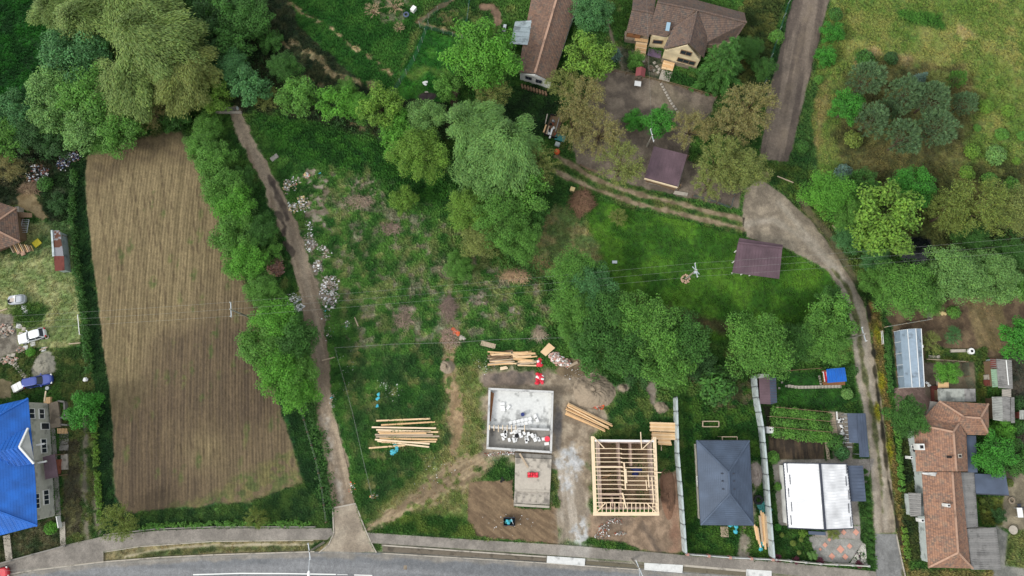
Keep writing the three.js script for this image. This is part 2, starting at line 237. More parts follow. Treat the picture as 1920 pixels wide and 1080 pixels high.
  lay({ poly: [[1255, 128], [1345, 165], [1345, 178], [1250, 152]], c1: S(26, 64, 16), c2: S(40, 80, 26), veg: 1, warp: 0.2 });
  lay({ poly: [[1150, 85], [1255, 108], [1240, 150], [1165, 130]], c1: S(56, 66, 44), c2: S(116, 108, 92), f: 0.9, veg: 0.4, warp: 0.4 });
  lay({ line: [[1140, 40, 8], [1150, 80, 7], [1165, 110, 6]], c1: S(104, 96, 80), c2: S(120, 110, 92), warp: 0.3 });
  lay({ poly: [[1395, -30], [1475, -30], [1440, 130], [1420, 200], [1380, 180], [1390, 60]], c1: S(40, 58, 22), c2: S(84, 92, 44), f: 0.6, veg: 1 });
  lay({ poly: [[1470, 40], [1492, -25], [1468, 70], [1440, 190], [1425, 180], [1450, 90]], c1: S(18, 52, 20), c2: S(40, 78, 34), veg: 1, warp: 0.3 });
  lay({ poly: TRACK, c1: S(44, 78, 24), c2: S(84, 96, 48), veg: 0.8, warp: 0.4 });
  for (const l of [[[1038, 318], [1075, 338], [1115, 355], [1195, 382], [1290, 405], [1396, 430]], [[1045, 292], [1110, 333], [1180, 360], [1260, 380], [1350, 401], [1397, 412]]]) lay({ line: l, w: 10, c1: S(112, 98, 76), c2: S(146, 130, 106), warp: 0.4, soft: 0.3, f: 1 });
  lay({ poly: TOP_LANE, c1: S(88, 78, 70), c2: S(118, 106, 94), warp: 0.3, soft: 0.2, streak: [-1.32, 0.12, 1.1], grain: 0.08 });
  lay({ line: [[1528, -20], [1500, 80], [1478, 180], [1465, 270]], w: 12, c1: S(108, 96, 84), c2: S(128, 114, 96), warp: 0.8, soft: 0.8, alpha: 0.55 });
  // meadow with old straw, north-east
  lay({ poly: [[1562, -30], [1960, -30], [1960, 440], [1720, 400], [1560, 350], [1500, 300], [1525, 150]], c1: S(82, 108, 42), c2: S(124, 126, 68), f: 0.22, veg: 0.6, warp: 0.5 });
  lay({ poly: [[1562, -30], [1960, -30], [1960, 440], [1720, 400], [1560, 350], [1500, 300], [1525, 150]], c1: S(76, 104, 40), c2: S(106, 120, 58), f: 1.1, veg: 0.7, holes: 0.5, hf: 0.4, alpha: 0.8 });
  lay({ poly: [[1500, 300], [1525, 150], [1560, 150], [1535, 300]], c1: S(118, 112, 66), c2: S(96, 106, 50), veg: 0.6, warp: 0.8, soft: 0.6 });
  lay({ poly: [[1480, 305], [1500, 220], [1520, 150], [1535, 150], [1520, 230], [1535, 330], [1500, 340], [1425, 330]], c1: S(28, 64, 22), c2: S(60, 92, 40), veg: 1, warp: 0.5, soft: 0.4 });
  lay({ poly: [[1685, 20], [1765, 25], [1768, 55], [1700, 40], [1685, 35]], c1: S(46, 88, 26), c2: S(64, 108, 38), veg: 1, warp: 0.6, soft: 0.5 });
  for (const [u, v, r, r2] of [[1805, 60, 20, 13], [1640, 95, 18, 9], [1700, 110, 20, 10], [1610, 120, 14, 10]]) lay({ spot: [u, v, r, r2], c1: S(150, 136, 86), c2: S(168, 144, 108), warp: 1, soft: 0.7, veg: 0.3, alpha: 0.8 });
  lay({ poly: [[1585, 140], [1650, 110], [1800, 125], [1840, 190], [1810, 300], [1740, 350], [1640, 370], [1580, 330], [1560, 260]], c1: S(58, 54, 32), c2: S(96, 88, 54), f: 0.8, veg: 0.5, warp: 1.5, soft: 1.4, alpha: 0.7 });
  lay({ poly: [[1680, 320], [1960, 300], [1960, 470], [1800, 480], [1650, 480], [1600, 420], [1560, 340]], c1: S(52, 60, 30), c2: S(96, 96, 54), f: 0.6, veg: 0.8, warp: 1, soft: 0.8, alpha: 0.8 });
  lay({ poly: [[1400, 300], [1530, 320], [1560, 380], [1600, 460], [1640, 540], [1630, 580], [1560, 465], [1470, 366], [1425, 330]], c1: S(34, 66, 20), c2: S(74, 96, 38), veg: 1, warp: 0.4 });
  lay({ spot: [1432, 327, 9, 7], c1: S(150, 132, 100), warp: 0.4 });
  lay({ poly: [[1680, 440], [1745, 450], [1750, 495], [1690, 500]], c1: S(16, 18, 20), c2: S(26, 28, 30), warp: 0.4 });
  // lane to the right
  lay({ poly: LANE, c1: S(120, 110, 96), c2: S(152, 140, 122), f: 0.6, warp: 0.25, soft: 0.2, grain: 0.06 });
  lay({ line: [[1500, 375], [1560, 450], [1600, 520]], w: 18, c1: S(96, 86, 68), c2: S(118, 104, 82), warp: 0.6, soft: 0.5, alpha: 0.8 });
  for (const l of [[[1400, 420], [1450, 410], [1510, 450], [1565, 505], [1592, 560], [1604, 640], [1612, 720], [1632, 820], [1645, 1000]], [[1460, 380], [1540, 470], [1600, 545], [1618, 620], [1630, 710], [1648, 800], [1662, 990]]]) lay({ line: l, w: 11, c1: S(146, 138, 124), c2: S(170, 160, 146), warp: 0.4, soft: 0.5, alpha: 0.75, f: 1 });
  lay({ line: [[1560, 505, 4], [1592, 545, 8], [1610, 620, 7], [1620, 700, 8], [1638, 780, 7], [1650, 880, 5], [1655, 960, 3]], c1: S(70, 78, 42), c2: S(104, 100, 70), warp: 0.4, soft: 0.25, veg: 0.6, alpha: 0.85 });
  lay({ poly: LANE_PAVED, c1: S(112, 112, 110), c2: S(126, 126, 124), warp: 0, soft: 0.05, grain: 0.05 });
  lay({ poly: [[1626, 560], [1650, 580], [1662, 700], [1672, 790], [1690, 900], [1700, 1000], [1705, 1080], [1696, 1080], [1682, 1000], [1672, 900], [1657, 780], [1647, 700], [1634, 640]], c1: S(84, 82, 36), c2: S(126, 108, 66), f: 1, veg: 0.7, warp: 0.4 });
  for (const [u, v, r, r2] of [[1645, 625, 6, 18], [1652, 715, 6, 16], [1646, 775, 5, 20], [1668, 850, 5, 20]]) lay({ spot: [u, v, r, r2], c1: S(124, 118, 20), c2: S(108, 118, 34), warp: 0.3, soft: 0.3, veg: 0.8 });
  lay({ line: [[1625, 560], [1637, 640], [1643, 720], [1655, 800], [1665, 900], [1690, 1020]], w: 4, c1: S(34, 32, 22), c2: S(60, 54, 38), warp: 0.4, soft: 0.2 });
  // gardens to the right
  lay({ poly: [[1665, 560], [1960, 550], [1960, 720], [1850, 670], [1750, 645], [1740, 740], [1670, 730], [1655, 620]], c1: S(86, 70, 54), c2: S(118, 100, 76), f: 0.9, warp: 0.5, grain: 0.08 });
  lay({ poly: [[1812, 560], [1885, 555], [1880, 660], [1830, 650]], c1: S(104, 92, 62), c2: S(126, 110, 78), veg: 0.2, warp: 0.8, streak: [1.3, 0.3, 1.6] });
  lay({ poly: [[1655, 590], [1672, 610], [1682, 720], [1690, 740], [1668, 738], [1660, 680]], c1: S(24, 56, 20), c2: S(46, 84, 34), veg: 1, warp: 0.2 });
  lay({ poly: [[1735, 655], [1850, 655], [1845, 680], [1735, 680]], c1: S(52, 78, 30), c2: S(88, 102, 44), veg: 0.8, warp: 0.3 });
  lay({ poly: [[1832, 655], [1850, 650], [1850, 755], [1830, 755]], c1: S(50, 74, 28), c2: S(82, 92, 36), veg: 0.9, warp: 0.3 });
  lay({ poly: [[1755, 676], [1828, 678], [1830, 730], [1758, 732]], c1: S(96, 86, 68), c2: S(128, 116, 92), warp: 0.1 });
  lay({ poly: [[1675, 726], [1748, 728], [1748, 770], [1722, 800], [1680, 775]], c1: S(128, 106, 96), c2: S(150, 126, 116), warp: 0, soft: 0.05, streak: [0.8, 1.2, 3.5] });
  lay({ poly: [[1734, 680], [1757, 680], [1757, 760], [1734, 740]], c1: S(92, 82, 70), c2: S(120, 108, 92), warp: 0.2 });
  lay({ poly: [[1880, 660], [1960, 650], [1960, 900], [1895, 890], [1890, 770]], c1: S(48, 54, 40), c2: S(80, 74, 62), veg: 0.5, warp: 0.3 });
  lay({ poly: [[1880, 870], [1960, 860], [1960, 1000], [1895, 995], [1868, 985], [1880, 935]], c1: S(112, 104, 86), c2: S(142, 132, 110), warp: 0.2 });
  lay({ poly: [[1828, 930], [1882, 930], [1880, 985], [1838, 985]], c1: S(54, 74, 26), c2: S(86, 94, 36), veg: 0.7, warp: 0.2 });
  lay({ poly: [[1890, 1000], [1960, 985], [1960, 1090], [1880, 1070], [1870, 1000]], c1: S(62, 84, 36), c2: S(100, 108, 60), veg: 0.8, warp: 0.3 });
  lay({ poly: [[1868, 985], [1890, 1000], [1886, 1060], [1920, 1065], [1930, 1090], [1850, 1090], [1860, 1060]], c1: S(110, 110, 104), c2: S(134, 132, 124), warp: 0.1 });
  lay({ poly: [[1680, 790], [1705, 790], [1725, 970], [1735, 1050], [1695, 1050], [1690, 930]], c1: S(24, 44, 18), c2: S(64, 76, 34), veg: 0.9, warp: 0.3 });
  lay({ poly: [[1690, 1068], [1860, 1068], [1860, 1110], [1690, 1110]], c1: S(74, 84, 42), c2: S(110, 106, 62), veg: 0.9, warp: 0.3 });
  // plot with the white house
  lay({ poly: [[1425, 700], [1600, 690], [1605, 780], [1630, 860], [1640, 1065], [1450, 1048], [1432, 860]], c1: S(30, 66, 18), c2: S(54, 86, 28), veg: 0.8, warp: 0.2 });
  lay({ poly: [[1460, 700], [1588, 695], [1590, 755], [1555, 768], [1460, 757]], c1: S(22, 62, 10), c2: S(40, 84, 20), veg: 0.5, warp: 0.1, f: 0.6 });
  lay({ poly: [[1440, 815], [1545, 822], [1548, 864], [1440, 862]], c1: S(52, 44, 36), c2: S(84, 70, 54), warp: 0.2, streak: [1.57, 0.4, 3] });
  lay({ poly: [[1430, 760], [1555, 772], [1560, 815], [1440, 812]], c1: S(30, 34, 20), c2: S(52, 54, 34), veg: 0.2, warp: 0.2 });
  lay({ poly: [[1440, 862], [1640, 860], [1612, 950], [1614, 985], [1515, 988], [1460, 985], [1448, 868]], c1: S(128, 122, 114), c2: S(146, 140, 132), warp: 0, soft: 0.08, grain: 0.04 });
  lay({ poly: [[1555, 770], [1600, 775], [1600, 865], [1562, 862]], c1: S(124, 116, 104), c2: S(146, 138, 126), warp: 0.1 });
  lay({ poly: [[1514, 1006], [1613, 1012], [1622, 1020], [1590, 1058], [1536, 1052]], c1: S(140, 138, 132), c2: S(156, 154, 148), warp: 0, soft: 0.06, grain: 0.04 });
  lay({ poly: [[1570, 990], [1614, 985], [1614, 1012], [1514, 1006]], c1: S(140, 134, 128), c2: S(156, 148, 142), warp: 0, soft: 0.06 });
  lay({ poly: [[1610, 940], [1628, 940], [1640, 1060], [1622, 1056]], c1: S(38, 70, 26), c2: S(58, 92, 36), veg: 0.9, warp: 0.1 });
  // left homestead
  lay({ poly: [[-60, 480], [55, 476], [140, 470], [152, 560], [150, 648], [60, 655], [-60, 670]], c1: S(106, 124, 72), c2: S(142, 144, 98), f: 0.5, veg: 0.5, warp: 0.5 });
  lay({ poly: [[-60, 420], [150, 410], [150, 480], [-60, 490]], c1: S(66, 92, 48), c2: S(116, 124, 80), f: 0.6, veg: 0.6, warp: 0.6, soft: 0.5 });
  lay({ poly: [[-60, 320], [130, 290], [150, 400], [95, 420], [60, 380], [-60, 400]], c1: S(28, 46, 20), c2: S(60, 62, 40), f: 0.8, veg: 0.7, warp: 0.5 });
  lay({ poly: [[30, 370], [68, 350], [82, 372], [80, 392], [92, 408], [78, 414], [60, 398], [38, 390]], c1: S(124, 106, 74), c2: S(150, 132, 98), warp: 0.4 });
  lay({ spot: [112, 358, 13, 6], c1: S(140, 132, 116), c2: S(158, 150, 134), warp: 0.5 });
  lay({ poly: [[60, 355], [150, 300], [150, 420], [100, 410], [78, 380]], c1: S(16, 44, 14), c2: S(32, 66, 22), veg: 1, alpha: 0.7, warp: 0.6 });
  lay({ spot: [55, 590, 30, 22], c1: S(34, 72, 20), c2: S(66, 98, 34), veg: 1, warp: 0.8, soft: 0.6, alpha: 0.85 });
  lay({ poly: [[-60, 585], [22, 588], [34, 640], [40, 665], [10, 690], [-60, 690]], c1: S(92, 86, 76), c2: S(122, 116, 104), f: 1.2, warp: 0.5, grain: 0.1 });
  lay({ poly: [[-60, 690], [40, 660], [190, 650], [205, 760], [215, 960], [180, 1000], [120, 1030], [115, 720], [-60, 760]], c1: S(46, 74, 28), c2: S(92, 102, 52), f: 0.8, veg: 0.9, warp: 0.5 });
  lay({ poly: [[-60, 710], [25, 715], [20, 745], [-60, 760]], c1: S(92, 84, 60), c2: S(112, 102, 78), warp: 0.5 });
  lay({ poly: [[115, 830], [150, 820], [152, 1000], [120, 1010]], c1: S(64, 62, 44), c2: S(88, 88, 56), veg: 0.6, warp: 0.5 });
  for (const l of [[[160, 780], [158, 900], [163, 1008]], [[178, 900], [180, 960], [186, 1005]]]) lay({ line: l, w: 8, c1: S(96, 92, 78), c2: S(120, 114, 96), warp: 0.4, soft: 0.4, holes: 0.36 });
  lay({ poly: [[-60, 1005], [20, 1000], [110, 965], [118, 1022], [-60, 1075]], c1: S(42, 58, 28), c2: S(88, 86, 60), veg: 0.7, warp: 0.3 });
  lay({ line: [[82, 690, 44], [84, 672, 30]], c1: S(120, 116, 104), c2: S(140, 138, 124), warp: 0.5 });
  // field margins and the field
  lay({ poly: FIELD, c1: S(112, 99, 71), c2: S(132, 117, 86), warp: 0.5, soft: 0.4, streak: [1.53, 0.14, 3.4], grain: 0.07 });
  for (const [u, v, a, b, k] of [[275, 860, 75, 120, 0.85], [400, 700, 120, 110, 0.75], [480, 690, 60, 110, 0.6], [330, 930, 110, 45, 0.7], [490, 830, 80, 90, 0.55], [430, 560, 60, 40, 0.35]]) lay({ spot: [u, v, a, b], c1: S(74, 62, 49), c2: S(96, 81, 62), warp: 2, soft: 3.2, alpha: k, streak: [1.53, 0.14, 3.2], grain: 0.07, wf: 0.3 });
  for (let k = 0; k < 22; k++) { const r = rng(1300 + k), u = 178 + k * 13 + r() * 8; lay({ line: [[u, 290 + r() * 60], [u + 22, 480], [u + 45, 700 + r() * 80], [u + 62, 860]], w: 1.6 + r() * 1.6, c1: S(74, 62, 44), c2: S(98, 84, 60), warp: 0.25, soft: 0.12, alpha: 0.55, holes: 0.42, hf: 0.5 }); }
  lay({ poly: [[160, 300], [235, 265], [340, 250], [370, 290], [240, 310], [180, 360]], c1: S(88, 75, 56), c2: S(112, 97, 70), warp: 1.5, soft: 1.5, alpha: 0.6, wf: 0.3 });
  for (let k = 0; k < 70; k++) { const r = rng(300 + k), u = 200 + r() * 330, v = 380 + r() * 520; if (inside(FIELD.map(([a, b]) => V(a, 0, b)), u, v)) lay({ spot: [u, v, 1.5 + r() * 4, 3 + r() * 11], c1: S(62, 84, 36), c2: S(98, 104, 56), warp: 0.5, soft: 0.3, alpha: 0.35 + r() * 0.3, holes: 0.4, hf: 2 }); }
  lay({ poly: [[300, 960], [380, 930], [556, 840], [570, 905], [470, 945]], c1: S(60, 84, 34), c2: S(104, 104, 58), alpha: 0.6, warp: 1.2, soft: 1, holes: 0.4, veg: 0.4 });
  lay({ poly: [[128, 330], [160, 300], [162, 400], [178, 520], [192, 650], [208, 760], [214, 930], [245, 985], [200, 1000], [184, 900], [180, 760], [165, 640], [150, 500], [138, 420]], c1: S(18, 50, 18), c2: S(42, 76, 32), veg: 1, warp: 0.3 });
  lay({ poly: [[240, 962], [470, 940], [570, 904], [622, 988], [400, 990], [205, 1003]], c1: S(34, 66, 28), c2: S(66, 96, 40), veg: 1, warp: 0.5, f: 0.7 });
  lay({ poly: [[505, 700], [545, 755], [565, 740], [600, 800], [628, 900], [625, 985], [570, 905]], c1: S(20, 54, 18), c2: S(40, 76, 28), veg: 1, warp: 0.3 });
  // dirt road, apron, pavements, road
  lay({ line: DIRT_ROAD, c1: S(126, 111, 93), c2: S(156, 140, 119), warp: 0.6, soft: 0.25, f: 1, grain: 0.07, streak: [1.3, 0.2, 1.4] });
  lay({ line: DIRT_ROAD.map(([u, v, w]) => [u, v, w * 0.3]), c1: S(104, 94, 82), c2: S(134, 122, 106), warp: 0.5, soft: 0.5, alpha: 0.5, f: 1 });
  for (const l of [[[506, 330], [522, 375]], [[520, 400], [535, 425], [530, 440]], [[533, 455], [548, 475]], [[512, 345], [540, 410]]]) lay({ line: l, w: 8, c1: S(62, 54, 48), c2: S(88, 78, 68), warp: 0.5, soft: 0.2, alpha: 0.85 });
  lay({ line: [[608, 780], [622, 850], [640, 940]], w: 9, c1: S(150, 140, 126), c2: S(176, 168, 156), warp: 0.8, soft: 0.4, alpha: 0.7, holes: 0.4 });
  lay({ poly: APRON, c1: S(138, 126, 110), c2: S(162, 150, 132), warp: 0.1, soft: 0.1, f: 0.5, grain: 0.04 });
  lay({ poly: [[-60, 1060], [195, 1034], [260, 1024], [400, 1014], [625, 1010], [600, 1036], [400, 1044], [200, 1056], [60, 1073], [-60, 1103]], c1: S(112, 108, 76), c2: S(140, 128, 92), f: 0.9, veg: 0.35, warp: 0.2 });
  lay({ line: [[235, 1046], [270, 1036], [350, 1026], [480, 1022], [590, 1022]], w: 5, c1: S(156, 146, 120), c2: S(170, 160, 134), warp: 0.2, soft: 0.15 });
  lay({ line: [[240, 1050], [300, 1038], [400, 1030], [590, 1028]], w: 9, c1: S(70, 84, 46), c2: S(104, 104, 64), warp: 0.3, veg: 0.6 });
  lay({ poly: [[690, 1016], [880, 1030], [1050, 1042], [1200, 1054], [1440, 1074], [1640, 1092], [1640, 1106], [1400, 1086], [1200, 1070], [1000, 1055], [750, 1040], [704, 1036]], c1: S(118, 112, 98), c2: S(140, 134, 120), warp: 0.1, grain: 0.05 });
  lay({ poly: [[580, 1036], [620, 1012], [590, 1016]], c1: S(40, 70, 28), c2: S(60, 90, 36), veg: 1, warp: 0.1 });
  lay({ poly: [[694, 1018], [716, 1020], [716, 1034], [704, 1032]], c1: S(40, 70, 28), c2: S(60, 90, 36), veg: 1, warp: 0.1 });
  for (const poly of [WALK_W, WALK_E]) lay({ poly, c1: S(122, 116, 108), c2: S(142, 135, 126), warp: 0, soft: 0.06, f: 0.5, grain: 0.04 });
  lay({ poly: [[1050, 1020], [1110, 1023], [1105, 1044], [1048, 1041]], c1: S(150, 145, 138), c2: S(164, 160, 152), warp: 0.4, soft: 0.4, alpha: 0.7 });
  lay({ poly: ROAD, c1: S(108, 110, 112), c2: S(128, 129, 130), warp: 0.05, soft: 0.1, f: 0.3, grain: 0.05, streak: [0.06, 0.08, 0.9] });
  lay({ line: [[-40, 1088], [60, 1073], [200, 1057], [400, 1046], [600, 1040], [750, 1043], [1000, 1058], [1200, 1073], [1420, 1090]], w: 9, c1: S(128, 122, 112), c2: S(150, 142, 130), warp: 0.4, soft: 0.3, alpha: 0.75 });
}
const gdata = new Uint8Array(GW * GH * 4);
for (let j = 0; j < GH; j++) for (let i = 0; i < GW; i++) {
  const k = j * GW + i, o = ((GH - 1 - j) * GW + i) * 4, x = gx(i), z = gz(j), veg = gveg[k];
  const g = 1 + (hash(i, j, 3) - 0.5) * (0.16 + 0.3 * veg) + (fbm(x * 2.2, z * 2.2, 77, 2) - 0.5) * (0.16 + 0.7 * veg), w = (vnoise(x * 1.1, z * 1.1, 88) - 0.5) * 14 * veg;
  gdata[o] = clamp(gcol[k * 3] * g + w, 0, 255); gdata[o + 1] = clamp(gcol[k * 3 + 1] * g, 0, 255); gdata[o + 2] = clamp(gcol[k * 3 + 2] * g, 0, 255); gdata[o + 3] = 255;
}
function tex(data, w, h, srgb, rep) { const t = new THREE.DataTexture(data, w, h, THREE.RGBAFormat); t.magFilter = THREE.LinearFilter; t.minFilter = THREE.LinearMipmapLinearFilter; t.generateMipmaps = true; if (srgb) t.colorSpace = THREE.SRGBColorSpace; if (rep) { t.wrapS = t.wrapT = THREE.RepeatWrapping; t.repeat.set(rep, rep); } t.needsUpdate = true; return t; }
const groundMap = tex(gdata, GW, GH, true);
// tiling textures (uv in metres; size = metres per tile)
function tile(n, size, srgb, f) { const d = new Uint8Array(n * n * 4); for (let j = 0; j < n; j++) for (let i = 0; i < n; i++) { const c = f(i / n, j / n, i, j), o = (j * n + i) * 4; d[o] = clamp(c[0], 0, 255); d[o + 1] = clamp(c[1], 0, 255); d[o + 2] = clamp(c[2], 0, 255); d[o + 3] = 255; } return tex(d, n, n, srgb, 1 / size); }
const wrapf = (u, v, k, s, oct = 4) => { // tiling fbm
  let f = 0, a = 0.5, t = 0; for (let o = 0; o < oct; o++) { const x = u * k, y = v * k, xi = Math.floor(x), yi = Math.floor(y), fx = x - xi, fy = y - yi, p = fx * fx * (3 - 2 * fx), q = fy * fy * (3 - 2 * fy), h = (m, n) => hash(((m % k) + k) % k, ((n % k) + k) % k, s + o * 31); f += a * ((h(xi, yi) * (1 - p) + h(xi + 1, yi) * p) * (1 - q) + (h(xi, yi + 1) * (1 - p) + h(xi + 1, yi + 1) * p) * q); t += a; a *= 0.5; k *= 2; } return f / t; };
const bumpNoise = tile(512, 4, false, (u, v) => { const n = 255 * wrapf(u, v, 12, 4, 5); return [n, n, n]; });
const groundBump = bumpNoise.clone(); groundBump.repeat.set((GX1 - GX0) / 4, (GZ1 - GZ0) / 4); groundBump.needsUpdate = true;
const groundMat = new THREE.MeshStandardMaterial({ map: groundMap, roughness: 1, bumpMap: groundBump, bumpScale: 0.06 });
const hardMat = new THREE.MeshStandardMaterial({ map: groundMap, roughness: 0.92, bumpMap: groundBump, bumpScale: 0.008 });
function planUV(g, ox = 0, oz = 0) { const p = g.attributes.position, u = new Float32Array(p.count * 2); for (let i = 0; i < p.count; i++) { u[i * 2] = (p.getX(i) + ox - GX0) / (GX1 - GX0); u[i * 2 + 1] = 1 - (p.getZ(i) + oz - GZ0) / (GZ1 - GZ0); } g.setAttribute('uv', new THREE.BufferAttribute(u, 2)); return g; }
function sheet(name, label, poly, y, mat = groundMat, y0 = -0.06) { const m = mb().prism(poly.map(([u, v]) => P(u, v)), y0, y).build(name, mat); planUV(m.geometry, m.position.x, m.position.z); return structure(m, label); }
{
  const g = new THREE.PlaneGeometry(GX1 - GX0, GZ1 - GZ0, 192, 106).rotateX(-Math.PI / 2).translate((GX0 + GX1) / 2, 0, (GZ0 + GZ1) / 2), p = g.attributes.position;
  for (let i = 0; i < p.count; i++) { const x = p.getX(i), z = p.getZ(i); p.setY(i, -0.02 - 0.10 * fbm(x * 0.22, z * 0.22, 33, 3)); }
  g.computeVertexNormals(); planUV(g); const m = shadows(new THREE.Mesh(g, groundMat)); m.name = 'ground'; structure(m, 'grass, soil and gravel ground of the village plots'); scene.add(m);
  const far = mb(), a = 1500; const q = (x0, z0, x1, z1) => far.quad(V(x0, -0.08, z0), V(x0, -0.08, z1), V(x1, -0.08, z1), V(x1, -0.08, z0));
  q(-a, -a, a, GZ0); q(-a, GZ1, a, a); q(-a, GZ0, GX0, GZ1); q(GX1, GZ0, a, GZ1);
  const fm = new THREE.MeshStandardMaterial({ color: rgb(58, 84, 36), roughness: 1 }); structure(far.build('surrounding_land', fm), 'green land around the plots');
}
function ribbonPoly(line) { const L = [], R = []; for (let i = 0; i < line.length; i++) { const [u, v, w] = line[i], a = line[Math.max(0, i - 1)], b = line[Math.min(line.length - 1, i + 1)], dx = b[0] - a[0], dy = b[1] - a[1], l = Math.hypot(dx, dy); L.push([u - dy / l * w / 2, v + dx / l * w / 2]); R.push([u + dy / l * w / 2, v - dx / l * w / 2]); } return [...L, ...R.reverse()]; }
sheet('dirt_road', 'long dirt road running along the east edge of the ploughed field', ribbonPoly(DIRT_ROAD), 0.006);
sheet('concrete_apron', 'flared concrete apron where the dirt road meets the main road', APRON, 0.03, hardMat);
sheet('gravel_lane', 'gravel lane curving past the centre lawn down to the main road', LANE, 0.006);
sheet('paved_lane_end', 'asphalt end of the gravel lane beside the white roofed house', LANE_PAVED, 0.03, hardMat);
sheet('soil_lane', 'bare soil lane leading to the top edge beside the brown roofed house', TOP_LANE, 0.006);
sheet('wheel_track', 'twin wheel track along the north edge of the centre lawn', TRACK, 0.006);
const road = sheet('main_road', 'grey asphalt road along the bottom edge', ROAD, 0.02, hardMat);
sheet('pavement', 'concrete pavement between the main road and the ploughed field', WALK_W, 0.13, hardMat);
sheet('pavement', 'concrete pavement in front of the building plots', WALK_E, 0.13, hardMat);
{ // ploughed field with real furrows
  const poly = FIELD.map(([u, v]) => P(u, v)), NX = 560, NZ = 190, x0 = Math.min(...poly.map((p) => p.x)), x1 = Math.max(...poly.map((p) => p.x)), z0 = Math.min(...poly.map((p) => p.z)), z1 = Math.max(...poly.map((p) => p.z));
  const pos = [], id = new Int32Array((NX + 1) * (NZ + 1)).fill(-1), idx = []; let n = 0;
  for (let j = 0; j <= NZ; j++) for (let i = 0; i <= NX; i++) {
    const x = x0 + (x1 - x0) * i / NX, z = z0 + (z1 - z0) * j / NZ; if (!inside(poly, x, z)) continue;
    let e = 1e9; for (let k = 0; k < poly.length; k++) e = Math.min(e, segd(poly[k], poly[(k + 1) % poly.length], x, z)[0]);
    const c = x * 0.9985 - z * 0.10 - 0.0016 * z * z, ridge = 0.5 + 0.5 * Math.sin(c * 2 * Math.PI / 0.5), deep = 0.5 + 0.5 * fbm(c * 0.9, z * 0.05, 21, 2);
    pos.push(x, -0.05 + smooth(0, 0.6, e) * (0.07 + 0.07 * ridge * deep * smooth(0.5, 2.5, e) + 0.09 * fbm(x * 1.8, z * 1.8, 12, 3)), z); id[j * (NX + 1) + i] = n++;
  }
  for (let j = 0; j < NZ; j++) for (let i = 0; i < NX; i++) { const a = id[j * (NX + 1) + i], b = id[j * (NX + 1) + i + 1], c = id[(j + 1) * (NX + 1) + i], d = id[(j + 1) * (NX + 1) + i + 1]; if (a >= 0 && c >= 0 && d >= 0) idx.push(a, c, d); if (a >= 0 && d >= 0 && b >= 0) idx.push(a, d, b); }
  const g = new THREE.BufferGeometry(); g.setAttribute('position', new THREE.Float32BufferAttribute(pos, 3)); g.setIndex(idx); g.computeVertexNormals(); planUV(g);
  const m = shadows(new THREE.Mesh(g, groundMat)); m.name = 'ploughed_field'; structure(m, 'large brown ploughed field with fine furrows'); scene.add(m);
}
// ---------------------------------------------------------------- materials
const weather = tile(512, 7, true, (u, v, i, j) => { const n = wrapf(u, v, 5, 11, 5), g = 232 + 84 * (n - 0.5) + 16 * (hash(i, j, 2) - 0.5); return [g, g, g]; });
const stain = tile(512, 6, true, (u, v, i, j) => { const n = wrapf(u, v, 6, 15, 5), m = wrapf(u, v, 24, 19, 3), d = smooth(0.5, 0.72, n), g = 236 - 60 * d + 26 * (m - 0.5) + 12 * (hash(i, j, 4) - 0.5); return [g, g * 0.985, g * 0.96]; });
const clay = tile(512, 6, true, (u, v, i, j) => { // old clay tiles: every tile fired a little differently, lichen specks
  const row = Math.floor(v * 20), col = Math.floor(u * 28 + (row & 1) * 0.5), h = hash(((col % 28) + 28) % 28, row, 6), l = wrapf(u, v, 8, 23, 4), e = (v * 20) % 1 < 0.16 || (u * 28 + (row & 1) * 0.5) % 1 < 0.12 ? 0.8 : 1, s = hash(i, j, 8) > 0.992 ? 1.5 : 1, k = e * s * (0.88 + 0.24 * h) * (0.84 + 0.32 * l), q = smooth(0.52, 0.7, l);
  return [214 * k - 30 * q, (206 - 10 * h) * k - 16 * q, (200 - 24 * h) * k - 10 * q]; });
const clayBump = tile(512, 6, false, (u, v) => { const row = Math.floor(v * 20), a = (v * 20) % 1, b = (u * 28 + (row & 1) * 0.5) % 1, n = 60 + 150 * (1 - a) + 40 * Math.sin(b * Math.PI); return [n, n, n]; });
const panTile = tile(256, 2.4, false, (u, v) => { const a = (v * 7) % 1, b = (u * 11) % 1, n = 70 + 110 * (1 - a) + 70 * Math.sin(b * Math.PI); return [n, n, n]; });
const corrug = tile(128, 2, false, (u) => { const n = 128 + 120 * Math.sin(u * 2 * Math.PI * 10); return [n, n, n]; });
const rust = tile(512, 5, true, (u, v, i, j) => { const n = wrapf(u, v, 6, 41, 5), q = smooth(0.46, 0.6, n), g = 0.92 + 0.16 * (hash(i, j, 9) - 0.5); return [(196 - 60 * q) * g, (200 - 112 * q) * g, (206 - 140 * q) * g]; });
const wood = tile(256, 3, true, (u, v, i, j) => { const n = wrapf((u * 9) % 1, v * 0.6, 6, 51, 4), g = 226 + 60 * (n - 0.5) + 18 * (hash(i, j, 12) - 0.5); return [g + 10, g, g - 14]; });
const mat = (c, o = {}) => new THREE.MeshStandardMaterial({ color: rgb(...c), roughness: 0.9, ...o });
